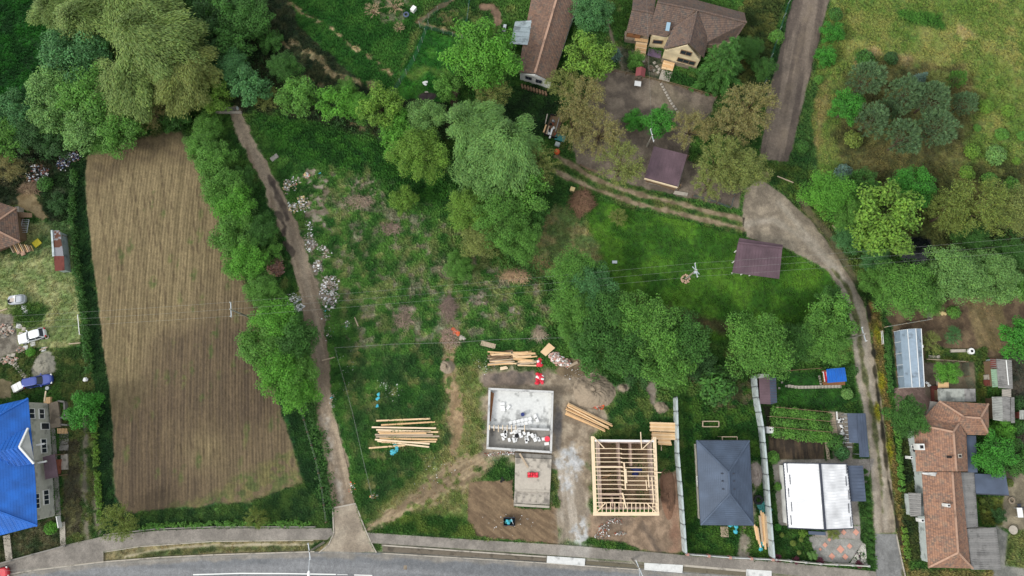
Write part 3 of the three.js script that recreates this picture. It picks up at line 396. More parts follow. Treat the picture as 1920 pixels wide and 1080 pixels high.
const M = {
  clay: mat([178, 146, 130], { map: clay, bumpMap: clayBump, bumpScale: 0.04 }), clayBrown: mat([150, 128, 118], { map: clay, bumpMap: clayBump, bumpScale: 0.04 }), 
  brownRoof: mat([130, 116, 111], { map: clay, bumpMap: clayBump, bumpScale: 0.05, roughness: 0.8 }), maroonRoof: mat([102, 80, 88], { map: weather, bumpMap: panTile, bumpScale: 0.03, roughness: 0.7 }), greyRoof: mat([84, 98, 118], { map: weather, bumpMap: panTile, bumpScale: 0.03, roughness: 0.62 }), slateRoof: mat([86, 98, 118], { map: weather, roughness: 0.6 }), blueRoof: mat([20, 108, 206], { map: weather, bumpMap: panTile, bumpScale: 0.04, roughness: 0.55 }), whiteRoof: mat([255, 255, 255], { map: weather, roughness: 0.5 }),
  asbestos: mat([158, 158, 158], { map: stain, bumpMap: corrug, bumpScale: 0.05 }), asbestosPale: mat([178, 184, 180], { map: stain, bumpMap: corrug, bumpScale: 0.04 }), tin: mat([190, 206, 214], { map: stain, roughness: 0.5, metalness: 0.3 }), rusty: mat([210, 205, 205], { map: rust, roughness: 0.8, bumpMap: corrug, bumpScale: 0.04 }), rustRed: mat([124, 66, 58], { map: stain }), ridgeClay: mat([190, 156, 136], { map: stain }), darkTrim: mat([60, 64, 74]), whiteTrim: mat([236, 236, 232], { roughness: 0.6 }),
  cream: mat([240, 222, 182], { map: weather }), plaster: mat([186, 184, 174], { map: stain }), plasterGrey: mat([212, 214, 206], { map: stain }), plasterBlue: mat([196, 208, 210], { map: stain }), white: mat([232, 232, 228], { map: weather }), stone: mat([150, 138, 122], { map: stain, bumpMap: bumpNoise, bumpScale: 0.08 }), brick: mat([158, 92, 72], { map: stain }),
  concrete: mat([214, 217, 220], { map: stain }), concretePale: mat([228, 232, 234], { map: stain }), concreteDark: mat([146, 144, 140], { map: stain }), block: mat([232, 232, 230], { roughness: 0.95 }), cement: mat([188, 182, 172], { map: stain }),
  timber: mat([250, 224, 188], { map: wood }), timberPale: mat([255, 240, 216], { map: wood }), timberTan: mat([240, 206, 162], { map: wood }), timberGrey: mat([196, 184, 168], { map: wood }), timberOld: mat([132, 112, 92], { map: wood }), timberBrown: mat([150, 106, 72], { map: wood }),
  glass: new THREE.MeshPhysicalMaterial({ color: rgb(44, 52, 60), roughness: 0.08, metalness: 0, ior: 1.5 }), skyGlass: new THREE.MeshPhysicalMaterial({ color: rgb(150, 182, 200), roughness: 0.1 }), poly: new THREE.MeshPhysicalMaterial({ color: rgb(192, 216, 240), roughness: 0.35, transmission: 0.45, thickness: 0, side: THREE.DoubleSide, map: stain }),
  metal: mat([150, 156, 160], { metalness: 0.6, roughness: 0.45 }), galv: mat([188, 194, 198], { metalness: 0.3, roughness: 0.5 }), wire: mat([160, 164, 156], { roughness: 0.6 }), greenWire: mat([30, 84, 66], { roughness: 0.6 }), fence: mat([192, 206, 210], { map: stain, roughness: 0.7 }), black: mat([26, 26, 28]), rubber: mat([32, 32, 34], { roughness: 0.85 }), red: mat([206, 28, 52], { roughness: 0.6 }), pinkRed: mat([228, 60, 78], { roughness: 0.6 }), cyan: mat([70, 178, 196], { roughness: 0.6 }), teal: mat([52, 128, 124], { roughness: 0.6 }), navy: mat([30, 46, 110], { roughness: 0.5 }), orange: mat([222, 96, 50], { roughness: 0.6 }), yellow: mat([190, 176, 40], { roughness: 0.7 }), tan: mat([206, 184, 132]), paint: mat([232, 232, 228], { roughness: 0.7 }), soil: mat([128, 110, 92], { bumpMap: bumpNoise, bumpScale: 0.15, map: stain }), soilGrey: mat([164, 150, 132], { bumpMap: bumpNoise, bumpScale: 0.12, map: stain }), purple: mat([118, 100, 128], { map: stain }), pole: mat([176, 172, 162], { map: stain }),
};
// ---------------------------------------------------------------- building kit. Corners are survey points [u, v, height]
const Q = (a) => P(a[0], a[1], a[2]);
function faceFrame(pts) { const n = V(0, 0, 0); for (let i = 0; i < pts.length; i++) { const a = pts[i], b = pts[(i + 1) % pts.length]; n.x += (a.y - b.y) * (a.z + b.z); n.y += (a.z - b.z) * (a.x + b.x); n.z += (a.x - b.x) * (a.y + b.y); } n.normalize(); if (n.y < 0) n.negate(); let h = V(0, 1, 0).cross(n); if (h.length() < 0.05) h = pts[1].clone().sub(pts[0]).setY(0); h.normalize(); return { n, h, s: n.clone().cross(h).normalize() }; }
// a roof slope: slab with thickness t below the surface, uv along eave and slope
function slab(m, pts, t = 0.14, turn = false) {
  const { n, h, s } = faceFrame(pts), uv = (p) => turn ? [p.dot(s), p.dot(h)] : [p.dot(h), p.dot(s)];
  const c = pts[1].clone().sub(pts[0]).cross(pts[2].clone().sub(pts[0])); const p = c.y < 0 ? [...pts].reverse() : pts, b = p.map((q) => q.clone().addScaledVector(n, -t));
  m.fan(p, p.map(uv)); m.fan([...b].reverse()); for (let i = 0; i < p.length; i++) { const j = (i + 1) % p.length; m.quad(b[i], b[j], p[j], p[i]); } return m;
}
// raised seams across a convex slope: 'slope' runs up the roof, 'eave' along it
function seams(m, pts, gap, w, hgt, way = 'slope') {
  const { n, h, s } = faceFrame(pts), a = way === 'slope' ? h : s, b = way === 'slope' ? s : h, o = pts[0], A = pts.map((p) => p.clone().sub(o).dot(a)), B = pts.map((p) => p.clone().sub(o).dot(b)), lo = Math.min(...A), hi = Math.max(...A);
  for (let x = lo + gap * 0.6; x < hi - gap * 0.3; x += gap) { const cut = []; for (let i = 0; i < pts.length; i++) { const j = (i + 1) % pts.length; if ((A[i] - x) * (A[j] - x) < 0) cut.push(B[i] + (B[j] - B[i]) * (x - A[i]) / (A[j] - A[i])); } if (cut.length < 2) continue; const y0 = Math.min(...cut), y1 = Math.max(...cut); if (y1 - y0 < 0.3) continue; const f = (y) => o.clone().addScaledVector(a, x).addScaledVector(b, y).addScaledVector(n, hgt * 0.4); m.bar(f(y0 + 0.03), f(y1 - 0.03), w, hgt, n); }
  return m;
}
function roof(g, name, faces, material, o = {}) {
  const out = []; for (const f of faces) { const pts = f.map(Q), m = slab(mb(), pts, o.t ?? 0.14, o.turn).build(name, o.mats ? o.mats[out.length] : material, g); out.push(m); if (o.seam) { const sm = seams(mb(), pts, o.seam, o.sw ?? 0.06, o.sh ?? 0.05, o.way); if (sm.p.length) { const k = sm.build('roof_seams', o.seamMat || material, m); k.userData.kind = 'stuff'; } } } return out;
}
function ridge(g, a, b, material, w = 0.28, h = 0.16, name = 'ridge_cap') { const p = Q(a), q = Q(b); p.y += 0.03; q.y += 0.03; return mb().bar(p, q, w, h).build(name, material, g); }
// walls under an eave outline, set in by k metres towards the middle
function inset(pts, k) { const c = pts.reduce((s, p) => s.add(p), V(0, 0, 0)).multiplyScalar(1 / pts.length); return pts.map((p) => { const d = c.clone().sub(p).setY(0); return p.clone().addScaledVector(d.normalize(), k * 1.35); }); }
function wallLoop(g, pts, y0, y1, material, name = 'wall', t = 0.3) { // four separate walls, butted
  const c = pts.reduce((s, p) => s.add(p), V(0, 0, 0)).multiplyScalar(1 / pts.length), out = [];
  pts.forEach((a, i) => { const b = pts[(i + 1) % pts.length], d = b.clone().sub(a).setY(0).normalize(), nrm = V(-d.z, 0, d.x); if (nrm.dot(c.clone().sub(a)) < 0) nrm.negate(); const off = nrm.clone().multiplyScalar(t / 2), p = a.clone().add(off).addScaledVector(d, i % 2 ? t : 0), q = b.clone().add(off).addScaledVector(d, i % 2 ? -t : 0); p.y = q.y = (y0 + y1) / 2; out.push(mb().bar(p, q, t, y1 - y0).build(name, material, g)); });
  return out;
}
function solidWalls(g, pts, y0, y1, material, name = 'wall') { return mb().prism(pts, y0, y1).build(name, material, g); }
function gable(g, a, b, c, t, material, name = 'gable_wall') { const n = b.clone().sub(a).cross(c.clone().sub(a)).setY(0).normalize().multiplyScalar(t), m = mb(), f = [a, b, c], k = f.map((p) => p.clone().add(n)); m.tri(a, b, c).tri(k[0], k[2], k[1]); for (let i = 0; i < 3; i++) { const j = (i + 1) % 3; m.quad(f[i], k[i], k[j], f[j]); } return m.build(name, material, g); }
// a window on the wall a -> b (world), at t along it, sill height y; out = outward normal
function windowAt(g, a, b, t, y, w, h, out, panes = 2, frame = M.whiteTrim, name = 'window') {
  const d = b.clone().sub(a).setY(0).normalize(), c = a.clone().lerp(b, t); c.y = y + h / 2; const o = out.clone().setY(0).normalize(); const m = mb();
  for (const e of [-1, 1]) { const p = c.clone().addScaledVector(d, e * w / 2).addScaledVector(o, 0.05); m.bar(V(p.x, y, p.z), V(p.x, y + h, p.z), 0.1, 0.12, o); }
  for (const e of [0, 1]) { const p = c.clone().addScaledVector(o, 0.05), yy = y + e * h; m.bar(V(p.x - d.x * w / 2, yy, p.z - d.z * w / 2), V(p.x + d.x * w / 2, yy, p.z + d.z * w / 2), 0.14, 0.1); }
  for (let i = 1; i < panes; i++) { const p = c.clone().addScaledVector(d, (i / panes - 0.5) * w).addScaledVector(o, 0.05); m.bar(V(p.x, y + 0.05, p.z), V(p.x, y + h - 0.05, p.z), 0.09, 0.09, o); }
  const win = m.build(name, frame, g); const pw = w / panes;
  for (let i = 0; i < panes; i++) { const p = c.clone().addScaledVector(d, ((i + 0.5) / panes - 0.5) * w).addScaledVector(o, 0.025); mb().bar(p.clone().addScaledVector(d, -pw / 2 + 0.03), p.clone().addScaledVector(d, pw / 2 - 0.03), 0.03, h - 0.08).build('pane', M.glass, win); }
  return win;
}
const outOf = (a, b, c) => { const d = b.clone().sub(a).setY(0).normalize(), n = V(-d.z, 0, d.x); if (n.dot(c.clone().sub(a)) > 0) n.negate(); return n; };
const mid = (pts) => pts.reduce((s, p) => s.add(p), V(0, 0, 0)).multiplyScalar(1 / pts.length).setY(0);
const G = (u, v) => P(u, v, 0);

// --- blue roofed house at the left edge
const K = (u, v, h) => P(u, v, h).setY(0);
{
  const e = 5.2, b = [G(92, 756), G(104, 967), G(-75, 1010), G(-80, 780)], g = thing('blue_roofed_house', 'tall pale house with a bright blue metal roof cut by the left edge', 'house', mid(b));
  solidWalls(g, b, -0.1, e - 0.25, M.plasterGrey); const out = outOf(b[0], b[1], mid(b)), A = b[0], B = b[1];
  const NE = [53, 747, e], SE = [70, 986, e], SW = [-140, 1040, e], NWc = [-140, 790, e], R0 = [-40, 800, 8], R1 = [-40, 945, 8];
  roof(g, 'roof', [[NE, [67, 905, e], SE, R1, R0], [NE, R0, [-140, 790, 5.8]], [SE, SW, R1], [[-140, 790, 5.8], R0, R1, SW]], M.blueRoof, { seam: 0.55, sw: 0.05, sh: 0.025 }); ridge(g, NE, R0, M.blueRoof); ridge(g, SE, R1, M.blueRoof);
  const D0 = [53, 803, 5.7], D1 = [64, 869, 5.7], DP = [37, 838, 7.2], DB = [-30, 852, 7.6];
  roof(g, 'dormer_roof', [[D0, DP, DB, [0, 822, 6.4]], [DP, D1, [10, 878, 6.4], DB]], M.blueRoof, { seam: 0.55 }); gable(g, Q([50, 808, 5.55]), Q([61, 864, 5.55]), Q([38, 838, 7.0]), -0.25, M.white, 'dormer_gable');
  for (const [p, q] of [[D0, DP], [DP, D1]]) { const a = Q(p), c = Q(q); a.y += 0.06; c.y += 0.06; mb().bar(a, c, 0.26, 0.24).build('fascia_board', M.whiteTrim, g); }
  { const o = Q([0, 838, 6]), w = mb(); w.tri(Q([49, 828, 5.8]), Q([53, 849, 5.8]), Q([43.5, 838, 6.7])); const k = w.build('dormer_window', M.glass, g); k.position.addScaledVector(out, 0.12); }
  windowAt(g, A, B, 0.1, 3.5, 1.5, 1.2, out, 2); windowAt(g, A, B, 0.85, 3.4, 2.1, 1.2, out, 3); windowAt(g, A, B, 0.1, 1.3, 1.5, 1.2, out, 2); windowAt(g, A, B, 0.385, 1.2, 2.1, 1.2, out, 3); windowAt(g, A, B, 0.83, 1.3, 2.1, 1.2, out, 3); windowAt(g, A, B, 0.21, 0.3, 1.0, 1.9, out, 1, M.whiteTrim, 'door');
  for (const [u, v] of [[67, 835], [71, 868]]) { const p = Q([u, v, 3.4]); mb().bar(p, p.clone().addScaledVector(out, 1.3), 0.26, 0.2).build('balcony_beam', M.whiteTrim, g); }
  roof(g, 'porch_roof', [[[80, 857, 3.1], [103, 851, 2.6], [109, 894, 2.6], [85, 899, 3.1]]], M.maroonRoof); for (const [u, v] of [[102, 853], [107, 892]]) { const p = Q([u, v, 2.5]); mb().bar(V(p.x, 0, p.z), V(p.x, 2.5, p.z), 0.14, 0.14).build('porch_post', M.timberOld, g); }
  const tr = [[95, 756], [112, 752], [118, 800], [98, 803]].map(([u, v]) => G(u, v)); mb().prism(tr, 0, 0.45).build('stone_terrace', M.stone, g); mb().prism([[97, 803.5], [104, 803], [115, 965], [106, 966]].map(([u, v]) => G(u, v)), 0, 0.12).build('side_walk', M.concreteDark, g);
  for (const l of [[[114, 752], [126, 754]], [[126, 754], [127, 780]], [[117, 783], [132, 784]], [[118, 796], [132, 797]]]) { const a = G(...l[0]), c = G(...l[1]); a.y = c.y = 0.4; mb().bar(a, c, 0.25, 0.8).build('terrace_wall', M.concreteDark, g); }
  for (let i = 0; i < 7; i++) { const a = G(112 + i * 2.4, 803), c = G(113 + i * 2.4, 813); a.y = c.y = 0.5 - i * 0.05; mb().bar(a, c, 0.14, 0.06).build('stair_slat', M.timberTan, g); }
  mb().box(...G(112, 875).toArray(), 0.7, 0.7, 2.2).build('brick_planter', M.brick, g); mb().prism([[116, 852], [128, 851], [129, 880], [117, 881]].map(([u, v]) => G(u, v)), 0, 0.25).build('concrete_landing', M.cement, g);
  for (let k = 0; k < 3; k++) mb().box(...G(120, 815 + k * 12).toArray(), 1.4, 0.05, 0.9).build('paving_slab', M.concreteDark, g);
  const bm = Q([84, 748, 2.6]); mb().bar(V(bm.x, 2.6, bm.z - 1.2), V(bm.x, 2.6, bm.z + 0.4), 0.16, 0.16).build('canopy_beam', M.timberPale, g);
}
// --- tiled shed at the left edge
{
  const b = [G(44, 402), G(50, 450), G(-40, 490), G(-60, 410)], g = thing('tiled_shed', 'brown tiled shed at the left edge with timber leaning beside it', 'shed', mid(b));
  solidWalls(g, b, -0.1, 2.3, M.timberOld); roof(g, 'roof', [[[31, 390, 2.6], [38, 454, 2.6], [-20, 425, 5]], [[31, 390, 2.6], [-20, 425, 5], [-90, 400, 5], [-90, 350, 2.6]], [[38, 454, 2.6], [-60, 490, 2.2], [-110, 440, 5], [-20, 425, 5]]], M.clayBrown);
  ridge(g, [31, 390, 2.6], [-20, 425, 5], M.ridgeClay); ridge(g, [38, 454, 2.6], [-20, 425, 5], M.ridgeClay); mb().prism([G(46, 402), G(70, 404), G(70, 412), G(46, 412)], 1.2, 1.3).build('lean_to_roof', M.timberOld, g); mb().prism([G(38, 392), G(45, 391), G(46, 402), G(39, 403)], 0, 1.3).build('water_box', M.cement, g);
}
// --- narrow rusty shed
{
  const b = [K(100, 434, 2), K(111, 434, 2), K(118, 505, 2), K(104, 506, 2)], g = thing('rusty_shed', 'narrow tin shed with rust streaked and red brown roof sheets', 'shed', mid(b));
  solidWalls(g, b, -0.1, 1.9, M.tin); roof(g, 'roof_sheet', [[[98, 432, 2.3], [112, 432, 2.1], [115, 448, 2.1], [100, 448, 2.3]], [[100, 448, 2.31], [114, 448, 2.11], [117, 464, 2.11], [101, 464, 2.31]], [[101, 464, 2.3], [117, 464, 2.1], [119, 480, 2.1], [102, 480, 2.3]], [[101, 480, 2.33], [120, 480, 2.13], [121, 507, 2.13], [103, 508, 2.33]]], M.rusty, { t: 0.05, mats: [M.rusty, M.rusty, M.rusty, M.rustRed] });
  roof(g, 'side_sheet', [[[95, 432, 2.28], [98, 431, 2.4], [102, 480, 2.4], [98, 481, 2.28]]], M.tin, { t: 0.04 }); mb().prism([[114, 438], [127, 444], [127, 462], [116, 468]].map(([u, v]) => G(u, v)), 1.3, 1.38).build('lean_to_roof', M.timberOld, g); for (const [u, v] of [[126, 445], [126, 461]]) { const p = G(u, v); mb().bar(p, V(p.x, 1.3, p.z), 0.1, 0.1).build('lean_to_post', M.timberOld, g); }
}
// --- tiled barn at the top
{
  const h = 3.0, k = 4.9, b = [G(974, 150), G(1031, 167), G(1078, 20), G(1020, -40), G(1000, -30)], wl = [G(975, 150), G(1031, 166), G(1085, 0), G(1030, -15)], g = thing('tiled_barn', 'long barn with a weathered brown tiled gable roof at the top', 'barn', mid(wl));
  solidWalls(g, [wl[0], wl[1], K(1084, 0, 2.6), K(1010, -15, 2.6)], -0.1, h - 0.35, M.white);
  roof(g, 'roof', [[[971, 135, h], [1003, 137, k], [1050, -25, k], [1000, -25, h]], [[1003, 137, k], [1036, 153, h], [1091, -25, h], [1050, -25, k]]], M.clayBrown); ridge(g, [1003, 137, k], [1050, -25, k], M.ridgeClay, 0.35);
  const S0 = Q([975, 137, 2.65]), S1 = Q([1032, 152, 2.65]), SP = Q([1003.5, 139, k - 0.25]); gable(g, S0, S1, SP, 0.25, M.white); const out = outOf(wl[0], wl[1], mid(wl)); windowAt(g, wl[0], wl[1], 0.28, 1.2, 1.0, 0.9, out, 2, M.darkTrim); windowAt(g, wl[0], wl[1], 0.62, 1.0, 1.0, 0.9, out, 2, M.darkTrim); windowAt(g, S0.clone().addScaledVector(out, 0.26), S1.clone().addScaledVector(out, 0.26), 0.5, 3.0, 0.6, 0.4, out, 1, M.darkTrim);
  roof(g, 'lean_to_sheet', [[[966, 40, 2.7], [1001, 38, 3.4], [989, 84, 3.4], [956, 82, 2.7]]], M.tin, { t: 0.05, seam: 0.9, sw: 0.05, sh: 0.06, way: 'slope' }); for (const [u, v] of [[967, 44], [958, 80]]) { const p = Q([u, v, 2.6]); mb().bar(V(p.x, 0, p.z), V(p.x, 2.6, p.z), 0.12, 0.12).build('lean_to_post', M.timberOld, g); }
  for (let i = 0; i < 9; i++) { const p = G(978 + i * 5.5, 160 + i * 1.7); mb().bar(V(p.x, 0.3, p.z), V(p.x + 0.2, 0.3, p.z + 0.7), 0.3, 0.5).build('stacked_log', M.timberOld, g); }
}
// --- cream house with the brown roof at the top right
{
  const g = thing('cream_house', 'cream walled house with a brown tiled roof and a front gable', 'house', G(1290, 90)), e = 3.6, k = 7.2;
  const body = [G(1216, 88), K(1372, 84, 3.3), K(1386, 40, 3.3), G(1230, 15)]; const wing = [K(1181, 48, 2.9), K(1218, 55, 2.9), K(1228, 15, 2.9), K(1190, 8, 2.9)]; const front = [G(1240, 114), G(1303, 131), K(1320, 66, 3.4), G(1258, 52)];
  solidWalls(g, body, -0.1, e - 0.3, M.cream); solidWalls(g, wing, -0.1, e - 0.5, M.cream); const fw = solidWalls(g, front, -0.1, 3.4, M.cream);
  solidWalls(g, [G(1239, 116), G(1303.5, 133), G(1303.5, 130), G(1240, 113)], -0.1, 0.9, M.stone, 'stone_plinth');
  roof(g, 'roof', [[[1216, 64, e], [1248, 70, e], [1306, 19, k], [1232, 4, k]], [[1306, 19, k], [1305, 90, e + 0.4], [1378, 76, e], [1400, 42, 6.6]], [[1232, 4, k], [1400, 42, 6.6], [1396, 24, e], [1240, -18, e]]], M.brownRoof);
  roof(g, 'gable_roof', [[[1243, 92, e], [1292, 81, k - 0.3], [1306, 21, k + 0.05], [1262, 52, 5.2]], [[1292, 81, k - 0.3], [1320, 108, e], [1330, 66, 4.8], [1306, 21, k + 0.05]]], M.brownRoof);
  roof(g, 'wing_roof', [[[1174, 60, e - 0.4], [1217, 69, e - 0.4], [1226, 25, 5.6], [1185, 17, 5.6]], [[1185, 17, 5.6], [1226, 25, 5.6], [1233, -25, e - 0.4], [1190, -30, e - 0.4]]], M.brownRoof);
  ridge(g, [1232, 4, k], [1306, 19, k], M.brownRoof); ridge(g, [1306, 19, k], [1400, 42, 6.6], M.brownRoof); ridge(g, [1306, 21, k], [1292, 81, k - 0.3], M.brownRoof); ridge(g, [1185, 17, 5.6], [1226, 25, 5.6], M.brownRoof);
  const a = front[0], b = front[1], c = Q([1292, 84, k - 0.5]); const A2 = V(a.x, 3.4, a.z), B2 = V(b.x, 3.4, b.z), t = V((a.x + b.x) / 2, 6.6, (a.z + b.z) / 2); gable(g, A2, B2, t, 0.2, M.cream); const out = outOf(a, b, mid(front));
  windowAt(g, a, b, 0.66, 1.3, 3.0, 1.1, out, 3, M.timberOld); windowAt(g, a.clone().addScaledVector(out, 0.21), b.clone().addScaledVector(out, 0.21), 0.55, 4.0, 1.8, 1.1, out, 2, M.timberOld); windowAt(g, body[0], body[1], 0.09, 1.4, 1.6, 1.0, outOf(body[0], body[1], mid(body)), 1, M.timberOld);
  const skl = roof(g, 'skylight', [[[1247, 59, 4.9], [1254, 60, 4.85], [1257, 44, 5.75], [1250, 43, 5.8]]], M.skyGlass, { t: 0.12 }); skl[0].position.y += 0.25; roof(g, 'skylight', [[[1351, 70, 4.3], [1357, 71, 4.3], [1358, 65, 4.7], [1352, 64, 4.7]]], M.skyGlass, { t: 0.12 })[0].position.y += 0.2;
  // veranda with flower box and stairs
  mb().prism([K(1172, 58, 1), K(1217, 66, 1), K(1215, 80, 1), K(1172, 73, 1)], 0, 1.0).build('veranda', M.stone, g); mb().prism([K(1191, 70, 1.01), K(1215, 74, 1.01), K(1214, 80, 1.01), K(1190, 76, 1.01)], 1.0, 1.03).build('veranda_boards', M.timberTan, g); { const p = Q([1175, 65, 1.3]), q = Q([1200, 69, 1.3]); mb().bar(p, q, 0.45, 0.5).build('flower_box', M.timberBrown, g); for (const t of [0, 0.5, 1]) { const c = p.clone().lerp(q, t); mb().bar(V(c.x, 1, c.z), V(c.x, 2.9, c.z), 0.12, 0.12).build('veranda_post', M.timberOld, g); } }
  for (let i = 0; i < 7; i++) { const y = 1.0 - i * 0.135, p = Q([1192.5 - i * 0.5, 80 + i * 3.6, y]), q = Q([1213.5 - i * 0.6, 83 + i * 3.6, y]); p.y = q.y = y / 2; mb().bar(p, q, 0.38, y).build('stair_step', i % 2 ? M.timberTan : M.timber, g); }
  for (let i = 0; i < 7; i++) { const y = 1.2 - i * 0.15, p = Q([1248 - i * 1.2, 101 + i * 4.1, y]), q = Q([1269 - i * 1.2, 106 + i * 4.1, y]); p.y = q.y = y / 2; mb().bar(p, q, 0.42, y).build('stair_step', i % 2 ? M.timberTan : M.timber, g); }
  mb().prism([G(1241, 131), G(1261, 136), G(1255, 154), G(1235, 149)], 0, 0.06).build('path_slab', M.cement, g); mb().prism([G(1217, 91), G(1241, 96), G(1238, 110), G(1213, 104)], 0, 0.08).build('entrance_slab', M.purple, g);
}
// --- small maroon roofed pavilion
{
  const b = [G(1212, 345), G(1272, 360), G(1288, 300), G(1228, 285)], g = thing('maroon_pavilion', 'small open pavilion with a plain maroon roof under the olive trees', 'pavilion', mid(b));
  roof(g, 'roof', [[[1209, 333, 2.6], [1271, 349, 2.6], [1289, 290, 3.3], [1226, 274, 3.3]]], M.maroonRoof, { seam: 0.6, sw: 0.04, sh: 0.03 });
  { const p = Q([1208, 335, 2.45]), q = Q([1270, 352, 2.45]); mb().bar(p, q, 0.12, 0.45).build('fascia_board', M.timberPale, g); } for (const p of inset(b, 0.3)) mb().bar(V(p.x, 0, p.z), V(p.x, 2.5, p.z), 0.16, 0.16).build('post', M.timberOld, g);
  mb().prism(inset(b, 0.2), 0, 0.15).build('floor_slab', M.concreteDark, g); { const p = G(1210, 340), q = G(1265, 357); p.y = q.y = 0.5; mb().bar(p, q, 0.12, 0.9).build('railing', M.timberOld, g); }
  mb().prism([G(1265, 358), G(1290, 362), G(1288, 368), G(1262, 364)], 0, 0.12).build('step_slab', M.cement, g);
}
// --- maroon roofed shed on the lawn
{
  const b = [[1386, 456, 2.3], [1464, 466, 2.3], [1458, 518, 2.3], [1378, 508, 2.3]].map((p) => K(...p)), g = thing('maroon_shed', 'shed with a maroon metal roof standing on the centre lawn', 'shed', mid(b));
  const h = 2.7, r = 3.3; roof(g, 'roof', [[[1384, 455, r], [1467, 465, r], [1461, 523, h], [1373, 511, h]], [[1384, 455, r], [1467, 465, r], [1468, 459, r - 0.4], [1386, 446, r - 0.4]]], M.maroonRoof, { seam: 0.5, sw: 0.04, sh: 0.03 }); ridge(g, [1384, 455, r], [1467, 465, r], M.maroonRoof); const w = inset(b, 0.35); solidWalls(g, w, -0.1, h - 0.4, M.white);
  for (const [u, v] of [[1386, 466], [1382, 486], [1381, 506], [1398, 509], [1414, 511]]) { const p = Q([u, v, 2.4]); mb().bar(V(p.x, 0, p.z), V(p.x, 2.4, p.z), 0.14, 0.14).build('post', M.whiteTrim, g); }
}
// --- grey hip roofed house
{
  const e = 3.0, k = 4.9, A = [1306, 826, e], B = [1405, 826, e], C = [1413, 985, e], D = [1314, 984, e], R0 = [1366, 886, k], R1 = [1368, 926, k], b = inset([A, B, C, D].map(Q), 0.5), g = thing('hip_roofed_house', 'house with a plain slate grey hip roof between two panel fences', 'house', mid(b));
  solidWalls(g, b, -0.1, e - 0.2, M.plaster); roof(g, 'roof', [[A, B, R0], [B, C, R1, R0], [C, D, R1], [D, A, R0, R1]], M.greyRoof, { seam: 0.3, sw: 0.05, sh: 0.035, way: 'eave' });
  for (const [p, q] of [[A, R0], [B, R0], [C, R1], [D, R1], [R0, R1]]) ridge(g, p, q, M.greyRoof, 0.22, 0.12);
  for (const [p, q] of [[A, B], [B, C], [C, D], [D, A]]) { const s = Q(p), t = Q(q); s.y = t.y = e - 0.1; mb().bar(s, t, 0.14, 0.14).build('gutter', M.darkTrim, g); }
  for (const [u, v, h] of [[1354, 888, 4.55], [1355, 902, 4.55], [1356, 917, 4.55], [1375, 888, 4.5], [1376, 902, 4.5], [1377, 917, 4.5]]) { const p = Q([u, v, h]); mb().box(p.x, p.y - 0.15, p.z, 0.3, 0.25, 0.16).build('roof_vent', M.darkTrim, g); }
  windowAt(g, b[2], b[3], 0.4, 1, 1.4, 1.3, outOf(b[2], b[3], mid(b)), 2); windowAt(g, b[3], b[0], 0.5, 1, 1.4, 1.3, outOf(b[3], b[0], mid(b)), 2);
}
// --- white gable house
{
  const e = 3.0, k = 4.2, A = [1469, 868, e], B = [1537, 869, k], C = [1588, 870, e], D = [1600, 991, e], E = [1547, 993, k], F = [1478, 990, e], b = inset([A, C, D, F].map(Q), 0.45), g = thing('white_roofed_house', 'house with a bright white metal gable roof and dark ridge', 'house', mid(b));
  solidWalls(g, b, -0.1, e - 0.25, M.white); const f = roof(g, 'roof', [[A, B, E, F], [B, C, D, E]], M.whiteRoof, { seam: 0.42, sw: 0.05, sh: 0.05 }); ridge(g, B, E, M.darkTrim, 0.32, 0.18); gable(g, V(b[2].x, e - 0.25, b[2].z), V(b[3].x, e - 0.25, b[3].z), V((b[2].x + b[3].x) / 2, k - 0.2, (b[2].z + b[3].z) / 2), 0.1, M.white); gable(g, V(b[0].x, e - 0.25, b[0].z), V(b[1].x, e - 0.25, b[1].z), V((b[0].x + b[1].x) / 2, k - 0.2, (b[0].z + b[1].z) / 2), 0.1, M.white);
  for (const [p, q] of [[A, F], [C, D], [A, B], [B, C], [F, E], [E, D]]) { const s = Q(p), t = Q(q); s.y -= 0.05; t.y -= 0.05; mb().bar(s, t, 0.14, 0.16).build('gutter', M.darkTrim, g); }
  for (const [u, v, h] of [[1474.5, 877, 3.12], [1480, 899, 3.15], [1477.5, 924, 3.1], [1483, 950, 3.12], [1482, 975, 3.1]]) { const p = Q([u, v - 9, h]), q = Q([u + 1.5, v + 9, h]); p.y += 0.08; q.y += 0.08; mb().bar(p, q, 0.07, 0.1).build('snow_guard', M.darkTrim, g); }
  for (const [u, v] of [[1587, 880], [1586, 902], [1591, 928], [1591, 953], [1595, 978]]) { const p = Q([u, v - 9, 3.2]), q = Q([u + 1, v + 9, 3.2]); mb().bar(p, q, 0.07, 0.1).build('snow_guard', M.darkTrim, g); }
  const aw = [[1590, 873, 2.6], [1618, 873, 2.5], [1624, 940, 2.5], [1597, 940, 2.6]]; roof(g, 'annex_roof', [aw], M.slateRoof, { seam: 0.5, sw: 0.04, sh: 0.04, way: 'eave' }); solidWalls(g, [K(1592, 877, 2.3), K(1613, 877, 2.3), K(1619, 936, 2.3), K(1598, 936, 2.3)], -0.05, 2.3, M.white, 'annex_wall');
  roof(g, 'entrance_canopy', [[[1516, 996, 2.5], [1548, 998, 2.5], [1549, 1004, 2.3], [1517, 1002, 2.3]]], M.slateRoof); windowAt(g, b[2], b[3], 0.25, 1, 1.6, 1.3, outOf(b[2], b[3], mid(b)), 2); windowAt(g, b[2], b[3], 0.75, 1, 1.6, 1.3, outOf(b[2], b[3], mid(b)), 2); windowAt(g, b[2], b[3], 0.52, 0.1, 1.0, 2.1, outOf(b[2], b[3], mid(b)), 1, M.darkTrim, 'door');
  { const p = G(1466, 870), q = G(1476, 985); p.y = q.y = 0.06; mb().bar(p, q, 0.3, 0.12).build('paving_strip', M.cement, g); }
}
